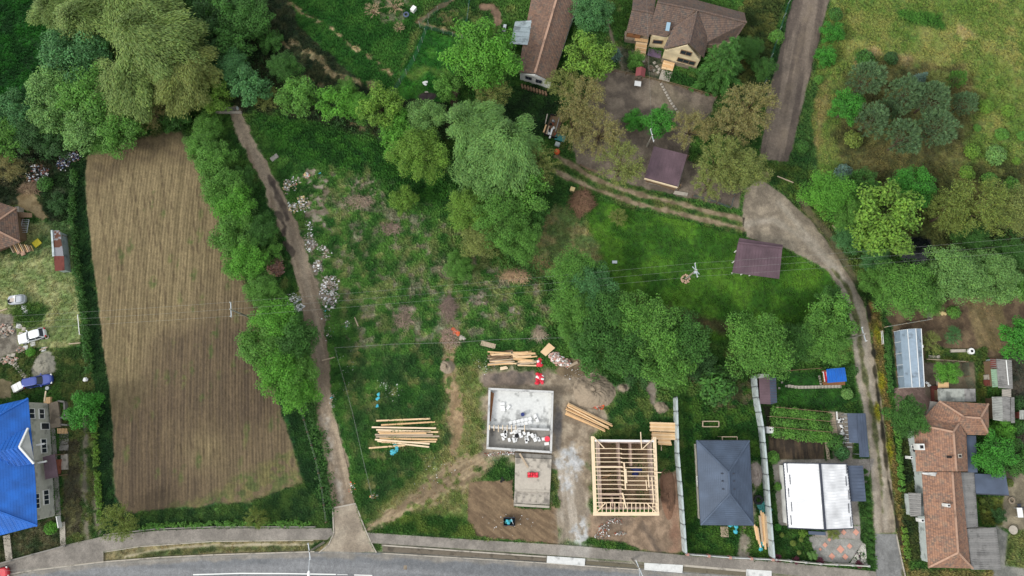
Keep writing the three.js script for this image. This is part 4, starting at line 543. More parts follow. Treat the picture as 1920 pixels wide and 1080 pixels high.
// --- slate carport, blue pavilion, maroon garden shed
{
  const g = thing('slate_carport', 'stepped slate grey carport roof between the vines and the lane', 'carport', G(1605, 815)); roof(g, 'roof', [[[1589, 775, 2.6], [1608, 775, 2.6], [1613, 831, 2.6], [1593, 830, 2.6]], [[1608, 775, 2.8], [1623, 775, 2.4], [1630, 857, 2.4], [1613, 857, 2.8]]], M.slateRoof, { seam: 0.45, sw: 0.04, sh: 0.05, way: 'eave' }); for (const [u, v] of [[1591, 778], [1595, 826], [1621, 778], [1626, 852], [1613, 852]]) { const p = Q([u, v, 2.3]); mb().bar(V(p.x, 0, p.z), V(p.x, 2.35, p.z), 0.12, 0.12).build('post', M.metal, g); }
  { const p = Q([1582, 776, 2.0]), q = Q([1588, 838, 2.0]); for (let i = 0; i < 9; i++) { const c = p.clone().lerp(q, i / 8); mb().bar(c, c.clone().add(V(0.6, 0.4, 0)), 0.06, 0.06).build('trellis_bar', M.metal, g); } }
}
{
  const g = thing('blue_pavilion', 'small garden pavilion with a bright blue sheet roof beside the lane', 'pavilion', G(1563, 706)); roof(g, 'roof', [[[1550, 692, 2.5], [1584, 689, 2.3], [1588, 715, 2.3], [1552, 718, 2.5]]], M.blueRoof, { seam: 0.5, sw: 0.06, sh: 0.05, way: 'eave' }); for (const [u, v] of [[1552, 694], [1582, 692], [1585, 713], [1554, 716]]) { const p = Q([u, v, 2.2]); mb().bar(V(p.x, 0, p.z), V(p.x, 2.3, p.z), 0.12, 0.12).build('post', M.timberBrown, g); }
  mb().prism([G(1542, 694), G(1583, 692), G(1584, 722), G(1543, 722)], 0, 0.12).build('deck', M.timberBrown, g); const rl = [[1546, 697, 0.9], [1549, 716, 0.9]].map(Q); mb().bar(rl[0], rl[1], 0.45, 0.12).build('railing', M.red, g); for (const s of [-1, 1]) { const o = V(s * 0.22, 0.05, 0); mb().bar(rl[0].clone().add(o), rl[1].clone().add(o), 0.08, 0.16).build('railing_edge', M.whiteTrim, g); } for (const p of rl) mb().bar(V(p.x, 0.1, p.z), V(p.x, 0.85, p.z), 0.1, 0.1).build('railing_post', M.whiteTrim, g);
}
{
  const g = thing('maroon_garden_shed', 'small garden shed, half maroon and half slate roof, against the panel fence', 'shed', G(1436, 735)); roof(g, 'roof', [[[1423, 709, 2.4], [1443, 708, 2.9], [1445, 758, 2.9], [1425, 757, 2.4]], [[1443, 708, 2.9], [1455, 707, 2.4], [1457, 755, 2.4], [1445, 758, 2.9]]], M.maroonRoof, { mats: [M.maroonRoof, M.slateRoof], seam: 0.4, sw: 0.04, sh: 0.04 }); solidWalls(g, [K(1427, 712, 2.3), K(1451, 711, 2.3), K(1453, 752, 2.3), K(1429, 754, 2.3)], -0.05, 2.3, M.timberOld); mb().prism([[1421, 701, 2.5], [1442, 701, 2.5], [1442, 709, 2.5], [1421, 709, 2.5]].map(Q), 2.4, 2.5).build('canopy', M.asbestosPale, g);
}
// --- greenhouse: polycarbonate on hoops
{
  const g = thing('greenhouse', 'long greenhouse with milky blue sheets and bent ribs', 'greenhouse', G(1700, 675)), N = 10, prof = [[0, 0], [0.02, 1.6], [0.2, 2.5], [0.5, 2.9], [0.8, 2.5], [0.98, 1.6], [1, 0]];
  const at = (t, k) => { const L0 = G(1676, 622), L1 = G(1685, 728), R0_ = G(1718, 620), R1_ = G(1723, 727), a = L0.clone().lerp(L1, t), b = R0_.clone().lerp(R1_, t), p = a.lerp(b, prof[k][0]); p.y = prof[k][1]; return p; };
  for (let s = 0; s < N; s++) for (let k = 0; k < prof.length - 1; k++) { const a = at(s / N, k), b = at((s + 1) / N, k), c = at((s + 1) / N, k + 1), d = at(s / N, k + 1), n = b.clone().sub(a).cross(d.clone().sub(a)).normalize().multiplyScalar(0.008), m = mb(); m.quad(a.clone().add(n), b.clone().add(n), c.clone().add(n), d.clone().add(n)); m.quad(a.clone().sub(n), d.clone().sub(n), c.clone().sub(n), b.clone().sub(n)); m.build('sheet', M.poly, g); }
  for (let s = 0; s <= N; s += 2) { const m = mb(); for (let k = 0; k < prof.length - 1; k++) m.bar(at(s / N, k).multiplyScalar(1).add(V(0, -0.06, 0)), at(s / N, k + 1).add(V(0, -0.06, 0)), 0.06, 0.06); m.build('hoop', M.whiteTrim, g); }
  for (const k of [2, 3, 4]) { const a = at(0, k), b = at(1, k); a.y += 0.05; b.y += 0.05; mb().bar(a, b, 0.09, 0.05).build('purlin', M.whiteTrim, g); } for (const t of [0, 1]) { const m = mb(); m.fan(prof.map((_, k) => at(t, k))); m.build('end_wall', M.poly, g); }
  for (const [a, b] of [[0.28, 0.33]]) { const p = at(a, 3), q = at(b, 3); p.x += 1; q.x += 1; p.y = q.y = 2.8; mb().bar(p, q, 0.08, 0.08).build('vent_frame', M.whiteTrim, g); }
  for (let i = 0; i < 4; i++) mb().prism([at(0.02, 0).lerp(at(0.02, 6), 0.1 + i * 0.22), at(0.98, 0).lerp(at(0.98, 6), 0.1 + i * 0.22), at(0.98, 0).lerp(at(0.98, 6), 0.24 + i * 0.22), at(0.02, 0).lerp(at(0.02, 6), 0.24 + i * 0.22)].map((p) => p.setY(0)), 0, 0.2).build('planting_bed', i % 2 ? M.soil : M.concrete, g);
}
// --- old tiled house on the right
{
  const g = thing('old_tiled_house', 'long old house with a worn orange clay tile roof', 'house', G(1770, 930)), e = 3.2, k = 5.4;
  solidWalls(g, [G(1699, 798), K(1806, 796, 3), K(1808, 882, 3), G(1712, 884)], -0.1, e - 0.2, M.plasterBlue); solidWalls(g, [G(1713, 884.5), K(1800, 886, 2.9), K(1814, 1056, 2.9), G(1727, 1050)], -0.1, e - 0.3, M.plasterBlue); solidWalls(g, [K(1766, 757, 2.8), K(1848, 761, 2.8), K(1850, 810, 2.8), K(1812, 812, 2.8), K(1750, 788, 2.8)], -0.1, e - 0.4, M.plaster);
  // upper body, its hip and the east slope
  roof(g, 'roof', [[[1713, 795, e], [1787, 810, k], [1793, 884, k], [1718, 884, e]], [[1735, 780, e], [1798, 793, 4.2], [1787, 810, k], [1713, 795, e]], [[1787, 810, k], [1798, 793, 4.2], [1812, 815, e + 0.4], [1815, 884, e + 0.2], [1793, 884, k]]], M.clay);
  roof(g, 'north_roof', [[[1761, 752, e], [1853, 757, e], [1838, 784, 4.6], [1808, 782, 4.6]], [[1761, 752, e], [1808, 782, 4.6], [1798, 793, 4.2], [1735, 780, e]], [[1808, 782, 4.6], [1838, 784, 4.6], [1855, 816, e], [1813, 815, e], [1798, 793, 4.2]], [[1853, 757, e], [1855, 816, e], [1838, 784, 4.6]]], M.clay);
  roof(g, 'long_roof', [[[1728, 885, e], [1785, 885, k - 0.3], [1796, 1036, k - 0.3], [1740, 1064, e]], [[1785, 885, k - 0.3], [1802, 885, e + 0.6], [1820, 1062, e + 0.2], [1796, 1036, k - 0.3]], [[1740, 1064, e], [1796, 1036, k - 0.3], [1824, 1066, e]]], M.clay);
  for (const [p, q] of [[[1787, 810, k], [1793, 884, k]], [[1713, 795, e], [1787, 810, k]], [[1808, 782, 4.6], [1761, 752, e]], [[1838, 784, 4.6], [1853, 757, e]], [[1838, 784, 4.6], [1855, 816, e]], [[1808, 782, 4.6], [1838, 784, 4.6]], [[1785, 885, k - 0.3], [1796, 1036, k - 0.3]], [[1740, 1064, e], [1796, 1036, k - 0.3]], [[1796, 1036, k - 0.3], [1824, 1066, e]], [[1798, 793, 4.2], [1787, 810, k]]]) ridge(g, p, q, M.ridgeClay, 0.26, 0.14);
  const chim = (u, v, h, w, m) => { const p = Q([u, v, h]); mb().box(p.x, h - 1.3, p.z, w, 1.3, w).build('chimney', m, g); mb().box(p.x, h, p.z, w * 0.5, 0.08, w * 0.5).build('chimney_mouth', M.black, g); };
  chim(1728, 838, 4.9, 0.9, M.white); chim(1783, 857, 5.7, 0.3, M.black); chim(1800, 855, 5.0, 0.6, M.cement); chim(1779, 948, 5.6, 0.45, M.white); chim(1730, 976, 4.4, 0.5, M.white); chim(1709, 858, 3.7, 0.4, M.white);
  roof(g, 'verge_strip', [[[1728, 886, 3.4], [1757, 886, 4.5], [1754, 893, 4.45], [1730, 889, 3.45]]], M.concrete, { t: 0.08 });
  const wa = G(1712, 884.5), wb = G(1729, 1058); windowAt(g, wa, wb, 0.4, 1, 1, 1.2, V(-1, 0, 0), 2); windowAt(g, G(1696, 798), G(1712, 884), 0.5, 1, 1, 1.2, V(-1, 0, 0), 2); 
  roof(g, 'porch_roof', [[[1703, 924, 2.5], [1727, 925, 3.1], [1727, 968, 3.1], [1707, 968, 2.5]]], M.asbestos, { seam: 0.3, sw: 0.08, sh: 0.05, way: 'slope' }); solidWalls(g, [G(1695, 925), G(1712, 925), G(1717, 964), G(1699, 964)], -0.05, 2.4, M.plasterBlue, 'porch_wall');
  roof(g, 'lean_to_roof', [[[1800, 886, e], [1827, 886, 2.5], [1834, 988, 2.5], [1809, 990, e]]], M.asbestos, { seam: 0.24, sw: 0.08, sh: 0.05, way: 'slope' }); roof(g, 'lean_to_roof', [[[1813, 992, e], [1868, 989, 2.4], [1877, 1068, 2.4], [1822, 1068, e]]], M.asbestos, { seam: 0.24, sw: 0.08, sh: 0.05, way: 'slope' });
  solidWalls(g, [K(1806, 888, 2.2), K(1823, 888, 2.2), K(1831, 990, 2.2), K(1864, 992, 2.2), K(1872, 1064, 2.2), K(1818, 1062, 2.2)], -0.05, 2.2, M.plaster, 'lean_to_wall');
  roof(g, 'flat_roof', [[[1813, 816, 2.7], [1830, 817, 2.6], [1833, 886, 2.6], [1815, 886, 2.7]]], M.slateRoof); solidWalls(g, [K(1812, 818, 2.4), K(1826, 819, 2.4), K(1829, 883, 2.4), K(1815, 883, 2.4)], -0.05, 2.4, M.plaster, 'lean_to_wall');
  mb().prism([[1744, 752, 2.6], [1760, 754, 2.6], [1759, 772, 2.6], [1741, 770, 2.6]].map(Q), 2.5, 2.6).build('porch_canopy', M.concreteDark, g);
}
{ const g = thing('slate_awning', 'dark slate grey awning roof in the courtyard of the old tiled house', 'awning', G(1850, 905)); roof(g, 'roof', [[[1828, 888, 2.7], [1886, 891, 2.6], [1892, 928, 2.5], [1830, 925, 2.6]]], M.slateRoof); for (const [u, v] of [[1830, 890], [1885, 893], [1890, 926], [1832, 923]]) { const p = Q([u, v, 2.4]); mb().bar(V(p.x, 0, p.z), V(p.x, 2.45, p.z), 0.12, 0.12).build('post', M.metal, g); } { const p = Q([1830, 926, 2.4]), q = Q([1892, 929, 2.4]); mb().bar(p, q, 0.12, 0.25).build('fascia_board', M.darkTrim, g); } }
// --- hen run and its low roof
{
  const g = thing('hen_run_roof', 'low shed with worn pale sheet roofing beside the hen run', 'shed', G(1793, 743)), sheets = [[1758, 1795], [1795, 1808], [1808, 1829]]; sheets.forEach(([a, b], i) => roof(g, 'roof_sheet', [[[a, 729, 2.2 + i * 0.02], [b, 729, 2.2 + i * 0.02], [b + 1, 753, 1.9 + i * 0.02], [a + 1, 753, 1.9 + i * 0.02]]], i === 2 ? M.asbestos : M.asbestosPale, { t: 0.04 })); solidWalls(g, [K(1761, 731, 1.8), K(1826, 731, 1.8), K(1827, 750, 1.8), K(1762, 750, 1.8)], -0.05, 1.8, M.timberOld);
  roof(g, 'plank_roof', [[[1759, 717, 1.6], [1779, 717, 1.6], [1779, 727, 1.6], [1759, 727, 1.6]]], M.timberTan, { t: 0.06 });
}
{
  const g = thing('corrugated_shed', 'shed with grey corrugated sheets and a green panel at the right edge', 'shed', G(1875, 700)); roof(g, 'roof_sheet', [[[1868, 673, 2.6], [1897, 675, 2.4], [1899, 729, 2.4], [1872, 727, 2.6]], [[1857, 672, 2.3], [1868, 673, 2.5], [1869, 691, 2.5], [1857, 690, 2.3]], [[1858, 692, 2.4], [1870, 692, 2.5], [1872, 725, 2.5], [1861, 726, 2.4]]], M.asbestos, { mats: [M.asbestos, M.rustRed, mat([150, 190, 158], { map: stain })], t: 0.05, seam: 0.3, sw: 0.07, sh: 0.04, way: 'slope' }); solidWalls(g, [K(1861, 676, 2.1), K(1893, 677, 2.1), K(1895, 724, 2.1), K(1866, 723, 2.1)], -0.05, 2.1, M.timberOld); { const p = Q([1886.5, 675, 2.62]), q = Q([1891, 722, 2.62]); mb().bar(p, q, 0.14, 0.05).build('light_strip', M.whiteTrim, g); }
  for (const [u, v, w, d, m] of [[1852, 680, 0.7, 0.9, M.tin], [1850, 708, 1, 0.8, M.cement], [1851, 718, 1.2, 0.9, M.rustRed]]) { const p = G(u, v); mb().box(p.x, 0, p.z, w, 1.0, d).build('hutch', m, g); }
}
{ const g = thing('corrugated_shed', 'lower shed with weathered grey corrugated sheets below the green panelled one', 'shed', G(1875, 770)); roof(g, 'roof_sheet', [[[1860, 744, 2.5], [1879, 744, 2.6], [1881, 790, 2.6], [1862, 787, 2.5]], [[1879, 744, 2.6], [1894, 744, 2.5], [1895, 790, 2.5], [1881, 790, 2.6]], [[1895, 745, 2.3], [1902, 745, 2.2], [1903, 793, 2.2], [1896, 793, 2.3]], [[1879, 730, 2.5], [1896, 730, 2.4], [1896, 744, 2.4], [1879, 744, 2.5]]], M.asbestos, { mats: [M.asbestosPale, M.asbestos, M.asbestos, M.cement], t: 0.05, seam: 0.25, sw: 0.07, sh: 0.04, way: 'slope' }); solidWalls(g, [K(1864, 746, 2), K(1897, 747, 2), K(1898, 787, 2), K(1866, 784, 2)], -0.05, 2.0, M.timberOld); }
{ const g = thing('small_tin_roof', 'small pale tin roof with a red wall cut by the right edge', 'shed', G(1912, 778)); roof(g, 'roof_sheet', [[[1912, 769, 2.2], [1945, 769, 2.2], [1945, 787, 2.1], [1912, 786, 2.1]]], M.asbestosPale, { t: 0.05, seam: 0.4, sw: 0.06, sh: 0.04 }); solidWalls(g, [K(1915, 772, 1.9), K(1943, 772, 1.9), K(1943, 784, 1.9), K(1915, 784, 1.9)], -0.05, 1.9, M.rustRed); }
{ const g = thing('brick_side_building', 'long narrow red walled passage roof between greenhouse yard and hen run', 'shed', G(1751, 745)); solidWalls(g, [G(1744, 724), G(1755, 724), G(1757, 756), G(1746, 757)], 0, 0.5, M.rustRed); { const p = G(1756, 700), q = G(1758, 758); p.y = q.y = 0.5; mb().bar(p, q, 0.2, 1.0).build('edge_wall', M.cement, g); } }
class LB { // leaf faces with a tone of their own
  constructor() { this.p = []; this.c = []; }
  leaf(c, n, len, wid, dir, col) { // a folded rhombus: 2 triangles
    const s = dir.clone().cross(n).normalize().multiplyScalar(wid / 2), d = dir.clone().multiplyScalar(len / 2), f = n.clone().multiplyScalar(wid * 0.12);
    const a = c.clone().sub(d), b = c.clone().add(d), l = c.clone().add(s).add(f), r = c.clone().sub(s).add(f);
    for (const q of [a, r, b, a, b, l]) { this.p.push(q.x, q.y, q.z); this.c.push(col[0], col[1], col[2]); }
  }
  strip(a, b, w, col) { // thin twig, three sided
    const d = b.clone().sub(a).normalize(), s = d.clone().cross(Math.abs(d.y) > 0.9 ? V(1, 0, 0) : V(0, 1, 0)).normalize(), t = s.clone().cross(d);
    const k = [0, 1, 2].map((i) => s.clone().multiplyScalar(Math.cos(i * 2.094) * w).addScaledVector(t, Math.sin(i * 2.094) * w));
    for (let i = 0; i < 3; i++) { const j = (i + 1) % 3; for (const q of [a.clone().add(k[i]), a.clone().add(k[j]), b, ]) { this.p.push(q.x, q.y, q.z); this.c.push(...col); } }
  }
  geo() { const g = new THREE.BufferGeometry(); g.setAttribute('position', new THREE.Float32BufferAttribute(this.p, 3)); g.setAttribute('color', new THREE.Float32BufferAttribute(this.c, 3)); g.computeVertexNormals(); return g; }
}
const rdir = (r) => { const z = 2 * r() - 1, a = 2 * Math.PI * r(), s = Math.sqrt(1 - z * z); return V(s * Math.cos(a), z, s * Math.sin(a)); };
const tone = (r, k, spread = 0.25) => { const b = k * (1 - spread + 2 * spread * r()), w = 0.9 + 0.25 * r(); return [b * w, b, b * (0.75 + 0.4 * r())]; };
// ---------------------------------------------------------------- building site
{ // concrete foundation with upstand walls
  const h = 1.3, O = [[916, 727, h], [1038, 733, h], [1035, 850, h], [912, 842, h]].map(Q), g = thing('house_foundation', 'pale concrete foundation with low walls around an open slab', 'foundation', mid(O));
  mb().prism([O[0], O[1], Q([1036, 806, h]), Q([913, 801, h])].map((p) => p.clone().setY(0)), -0.1, 0.42).build('floor_slab', M.concretePale, g); mb().prism([Q([913, 801, h]), Q([1036, 806, h]), O[2], O[3]].map((p) => p.clone().setY(0)), -0.1, 0.39).build('floor_slab', M.concreteDark, g);
  wallLoop(g, O.map((p) => p.clone().setY(0)), 0, h, M.concrete, 'wall', 0.32); { const a = Q([915, 801, h]), b = Q([1034, 806, h]), d = b.clone().sub(a).normalize(); a.addScaledVector(d, 0.3).y = h / 2; b.addScaledVector(d, -0.3).y = h / 2; mb().bar(a, b, 0.3, h - 0.02).build('cross_wall', M.concrete, g); }
  for (let i = 0; i < 9; i++) { const u = 918 + i * 8.2; if (i === 7) continue; const a = Q([u, 797, h]), b = Q([u, 806 + (i % 3) * 2, h]); a.y = b.y = h + 0.06; mb().bar(a, b, 0.1, 0.1).build('tie_beam', M.timberPale, g); }
  for (const [u0, v0, u1, v1] of [[925, 737, 919, 790], [922, 735, 918, 788]]) { const a = Q([u0, v0, 0.5]), b = Q([u1, v1, 0.5]); mb().bar(a, b, 0.22, 0.12).build('formwork_board', M.timberBrown, g); }
}
{ // terrace slab in front
  const g = thing('terrace_slab', 'long pale concrete terrace in front of the foundation', 'slab', G(998, 900)); mb().prism([[966, 858], [1034, 861], [1031, 920], [965, 918]].map(([u, v]) => G(u, v)), -0.1, 0.45).build('upper_slab', mat([196, 190, 180], { map: stain }), g); mb().prism([[965, 919], [1031, 921], [1030, 946], [963, 943]].map(([u, v]) => G(u, v)), -0.1, 0.3).build('lower_slab', mat([178, 172, 164], { map: stain }), g);
  for (const [a, b, y] of [[[965, 918.5], [1031, 920.5], 0.46], [[963, 946], [1030, 950], 0.3]]) { const p = G(...a), q = G(...b); p.y = q.y = y / 2; mb().bar(p, q, 0.35, y + 0.04).build('edge_kerb', M.cement, g); }
  mb().prism([[966, 849], [1034, 853], [1034, 861], [966, 858]].map(([u, v]) => G(u, v)), -0.05, 0.3).build('grey_strip', M.concreteDark, g);
  for (const [u, v] of [[990, 932], [1001, 934], [975, 934], [1015, 935]]) { const p = G(u, v); mb().box(p.x, 0.3, p.z, 0.8, 0.012, 1.2).build('repair_patch', M.cement, g); }
}
{ // timber roof frame on walls
  const g = thing('timber_framed_house', 'unfinished house with pale timber joists over roofless brown walls', 'house', G(1170, 892)), h = 3.0;
  const W = [[1120, 826, 2.7], [1222, 828, 2.7], [1229, 955, 2.7], [1126, 955, 2.7]].map(Q).map((p) => p.setY(0)); mb().prism(W, -0.1, 0.15).build('floor_slab', mat([160, 136, 112], { map: stain }), g); wallLoop(g, W, 0.15, 2.7, mat([196, 178, 168], { map: stain }), 'wall', 0.3);
  const wall = (a, b) => { const p = Q([...a, 2.65]), q = Q([...b, 2.65]); p.y = q.y = 1.38; mb().bar(p, q, 0.24, 2.46).build('inner_wall', mat([190, 168, 156], { map: stain }), g); }; wall([1160, 831], [1165, 950]); wall([1182, 831], [1184, 874]); wall([1124, 875], [1158, 875]); wall([1126, 928], [1162, 928]); wall([1148, 932], [1149, 950]);
  const board = (a, b, w, t, name, m = M.timberPale, y = h) => { const p = Q([...a, y]), q = Q([...b, y]); mb().bar(p, q, w, t).build(name, m, g); };
  board([1111, 818], [1116, 962], 0.5, 0.08, 'eave_board'); board([1112, 963.5], [1236, 963.5], 0.5, 0.081, 'eave_board'); board([1227, 819], [1232.5, 961], 0.5, 0.08, 'eave_board'); board([1115, 826], [1226, 827], 0.3, 0.1, 'wall_plate', mat([226, 224, 222]));
  const rows = [841, 850, 858, 866, 875.5, 883, 891, 900, 908, 916.5, 926, 934, 942]; rows.forEach((v, i) => { const f = (v - 818) / 146; board([1115 + f * 4, v], [1165 + f * 5, v], i === 4 ? 0.22 : 0.1, 0.2, 'joist', M.timberPale, h + 0.12); board([1163 + f * 4, v + 1.2], [1225 + f * 6, v + 1.6], 0.1, 0.2, 'joist', M.timberPale, h + 0.13); });
  board([1117, 942], [1231, 943.5], 0.12, 0.2, 'joist', M.timberPale, h + 0.14); for (let i = 0; i < 13; i++) board([1129 + i * 7.9, 943], [1129 + i * 7.9, 961], 0.09, 0.16, 'jack_rafter', M.timberPale, h + 0.1);
  board([1113, 819], [1133, 840], 0.12, 0.2, 'hip_rafter', M.timberPale, h + 0.2); board([1227, 820], [1204, 842], 0.12, 0.2, 'hip_rafter', M.timberPale, h + 0.2); board([1118, 961], [1136, 942], 0.12, 0.2, 'hip_rafter', M.timberPale, h + 0.2); board([1230, 961], [1212, 943], 0.12, 0.2, 'hip_rafter', M.timberPale, h + 0.2);
  for (const [a, b] of [[[1118, 949], [1128, 949]], [[1120, 955], [1126, 955]], [[1222, 950], [1231, 950]], [[1225, 956], [1231, 956]]]) board(a, b, 0.09, 0.14, 'short_joist', M.timberPale, h + 0.1);
  for (const [a, b, w] of [[[1170, 867], [1173, 917], 0.2], [[1173, 879], [1175, 906], 0.2], [[1211, 900], [1213, 920], 0.12], [[1215, 890], [1217, 914], 0.14], [[1167, 924], [1174, 953], 0.2], [[1201, 810], [1203, 842], 0.12], [[1227, 886], [1240, 886], 0.12], [[1222, 895], [1226, 945], 0.14]]) board(a, b, w, 0.1, 'loose_plank', M.timberPale, h + 0.3);
  { const p = Q([1194, 881, 0.2]), r = rng(5); for (const [dx, dz, s] of [[0, 0, 0.7], [-0.3, 0.7, 0.5], [-0.8, -0.2, 0.35]]) mb().blob(p.x + dx, 0.25, p.z + dz, s, 0.15, s * 0.7, r, 1).build('tarpaulin_scrap', M.navy, g); }
  for (const [u, v] of [[1131, 892], [1128, 896]]) { const p = Q([u, v, 0.2]); mb().bar(p, p.clone().add(V(1.2, 0.1, -0.3)), 0.15, 0.1).build('floor_board', M.timberTan, g); }
}
// loose timber: every beam lies on its own
const beam = (a, b, y, w, t, m, label, group, name = 'timber_beam') => { const p = G(...a), q = G(...b); p.y = q.y = y; return tag(mb().bar(p, q, w, t).build(name, m, undefined), label, 'beam', group); };
{
  const gl = 'long timber beam in the loose pile on the grass west of the foundation', gp = 'beams in the loose pile west of the foundation', rows = [[[706, 789], [807, 785], 'timber'], [[715, 797], [816, 791], 'timberTan'], [[698, 801], [818, 803], 'timberPale'], [[706, 806], [808, 809], 'timberPale'], [[709, 810], [822, 810], 'timber'], [[704, 815], [812, 815], 'timberGrey'], [[705, 819], [824, 818], 'timberGrey'], [[712, 822], [820, 824], 'timberTan'], [[704, 824], [806, 832], 'timberPale'], [[708, 827], [805, 838], 'timberPale'], [[692, 840], [760, 835], 'timber'], [[712, 813], [800, 812], 'timberTan'], [[716, 829], [818, 828], 'timber']];
  rows.forEach(([a, b, m], i) => beam(a, b, 0.12 + (i % 3 === 2 ? 0.2 : 0), 0.24, 0.2, M[m], gl, gp));
  const g2 = 'pale plank in the slanting stack east of the foundation', p2 = 'planks in the slanting stack', d = [0.49, 1];
  for (let i = 0; i < 9; i++) { const o = i * 2.3, s = i < 6 ? 0 : 2; beam([1065 - o * 0.42 + s + (i === 3 ? 3 : 0), 756 + o + s], [1147 - o * 1.0 + (i % 3) * 3, 796 + o * 0.55 + s + (i % 2) * 2], 0.14 + (i % 2) * 0.21, 0.2, 0.2, i % 3 ? M.timberTan : M.timber, g2, p2, 'timber_plank'); }
  const g3 = 'sawn board in the neat stack beside the panel fence', p3 = 'boards stacked by the panel fence'; for (let i = 0; i < 12; i++) { const v = 793 + i * 3.4 + (i > 4 ? 1.5 : 0), x0 = i < 5 ? 1217 : i < 9 ? 1220 : 1232, x1 = i < 5 ? 1264 : i < 9 ? 1266 : 1256; beam([x0 + (i % 2), v], [x1 + (i % 3), v + 1.5], 0.35 + (i < 5 ? 0.3 : i < 9 ? 0.15 : 0), 0.27, 0.5, i % 2 ? M.timberTan : M.timber, g3, p3, 'timber_board'); }
  for (const [a, b] of [[[1238, 790], [1240, 845]], [[1225, 792], [1221, 828]]]) beam(a, b, 0.05, 0.12, 0.09, M.timberPale, 'thin bearer lath under the neat board stack', 'bearer laths', 'bearer_lath');
  const g4 = 'board leaning in the stack between the grey house and the fence', p4 = 'boards beside the grey hip roofed house'; for (let i = 0; i < 9; i++) beam([1413 + i * 3.1, (i < 3 ? 983 : 957) + (i % 4) * 3], [1419 + i * 2.9, 1012 + (i % 3) * 6 + i], 0.2 + (i % 2) * 0.2, 0.22, 0.3, [M.timber, M.timberTan, M.timberPale, M.timberGrey][i % 4], g4, p4, 'timber_board');
  // messy heap north of the foundation
  const r = rng(19), g5 = 'split board in the untidy timber heap north of the foundation', p5 = 'boards of the untidy heap'; for (let i = 0; i < 22; i++) { const v = 659 + i * 1.1, u = 914 + r() * 8; beam([u, v + r() * 4], [u + 34 + r() * 16, v + r() * 12 - 5], 0.1 + r() * 0.5, 0.16 + 0.1 * r(), 0.1, [M.timberTan, M.timber, M.timberOld, M.timberGrey][i % 4], g5, p5, 'split_board'); }
  for (let i = 0; i < 14; i++) { const v = 660 + r() * 14, u = 958 + r() * 10; beam([u, v], [u + 24 + r() * 22, v - 6 + r() * 12], 0.1 + r() * 0.4, 0.2, 0.1, i % 3 ? M.timber : M.timberTan, g5, p5, 'split_board'); }
  for (let i = 0; i < 9; i++) { const v = 678 + r() * 8; beam([966 + r() * 10, v], [1000 + r() * 10, v + r() * 9 - 6], 0.1 + r() * 0.2, 0.18, 0.09, i % 2 ? M.timber : M.timberGrey, g5, p5, 'split_board'); }
  for (let i = 0; i < 6; i++) beam([1014 + i * 1.6, 661 + i * 1.3], [1030 + i * 1.9, 644 + i * 1.6], 0.25 + i * 0.03, 0.22, 0.1, M.timber, 'fresh board fanned out at the east end of the timber heap', 'fanned boards', 'fanned_board');
  beam([902, 643], [929, 650], 0.1, 0.75, 0.15, M.timberGrey, 'single wide weathered plank above the timber heap', undefined, 'wide_plank'); beam([1065, 688], [1083, 679], 0.1, 0.4, 0.1, M.timberGrey, 'lone weathered plank at the rubble heap', undefined, 'lone_plank'); beam([974, 850], [990, 876], 0.62, 0.28, 0.08, M.timberGrey, 'plank ramp leading up to the foundation', undefined, 'ramp_plank');
  for (const [a, b] of [[[938, 690], [950, 688]], [[938, 693], [952, 690]]]) beam(a, b, 0.1, 0.25, 0.12, M.timberPale, 'short offcut below the timber heap', 'short offcuts', 'timber_offcut');
}
// aerated blocks on the slab
{
  const r = rng(31), put = (u, v, turn, y, w = 0.6, d = 0.3) => { const p = Q([u, v, 0.7]); return tag(mb().box(p.x, y, p.z, w, 0.24, d, turn).build('building_block', M.block), 'white building block lying on the foundation slab', 'block', 'building blocks on the slab'); };
  for (let i = 0; i < 6; i++) for (let j = 0; j < 2; j++) put(957 + i * 7.3, 793 - i * 1.6 + j * 7, 0.25 + (i % 2) * 0.1, 0.42, 0.56, 0.5); for (const [u, v] of [[942, 757], [942, 763], [943, 768], [953, 764], [1004, 781], [1007, 787]]) put(u, v, u > 1000 ? 1.9 : u > 950 ? 0.9 : 0.02, 0.42, 0.7, 0.42);
  for (let i = 0; i < 34; i++) put(940 + r() * 72, 808 + r() * 20, r() * 0.5 + (r() > 0.6 ? 1.57 : 0), 0.39 + (i % 4 === 0 ? 0.24 : 0), 0.55, 0.3 + 0.2 * r());
}
// --- heaps: nobody could count the pieces
function heap(name, label, spots, mats, n, s0, s1, seed, category = 'rubble') {
  const r = rng(seed), sets = mats.map(() => mb()); if (category === 'rubbish') { n = Math.round(n * 2); s0 *= 0.5; s1 *= 0.8; spots = spots.map(([u, v, a, b, h]) => [u, v, a * 1.3, b * 1.3, h]); } for (let i = 0; i < n; i++) { const [u, v, ru, rv, h = 0.3] = spots[Math.floor(r() * spots.length)], a = r() * 6.283, q = Math.pow(r(), 0.6) * (0.55 + 0.75 * vnoise(a * 1.3 + seed, seed)), p = G(u + Math.cos(a) * q * ru, v + Math.sin(a) * q * rv), s = s0 + (s1 - s0) * r() * r(), y = s * 0.3 + h * (1 - q) * r(); sets[i % mats.length].blob(p.x, y, p.z, s * (0.7 + 0.5 * r()), s * 0.4, s * (0.5 + 0.5 * r()), r, 0); }
  const g = thing(name, label, category, G(spots[0][0], spots[0][1])); g.userData.kind = 'stuff'; sets.forEach((m, i) => { if (m.p.length) m.build('fragments', mats[i], g).userData.kind = 'stuff'; }); return g;
}
const litter = [M.block, M.stone, M.cement, M.concrete, M.concreteDark, mat([150, 132, 116])];
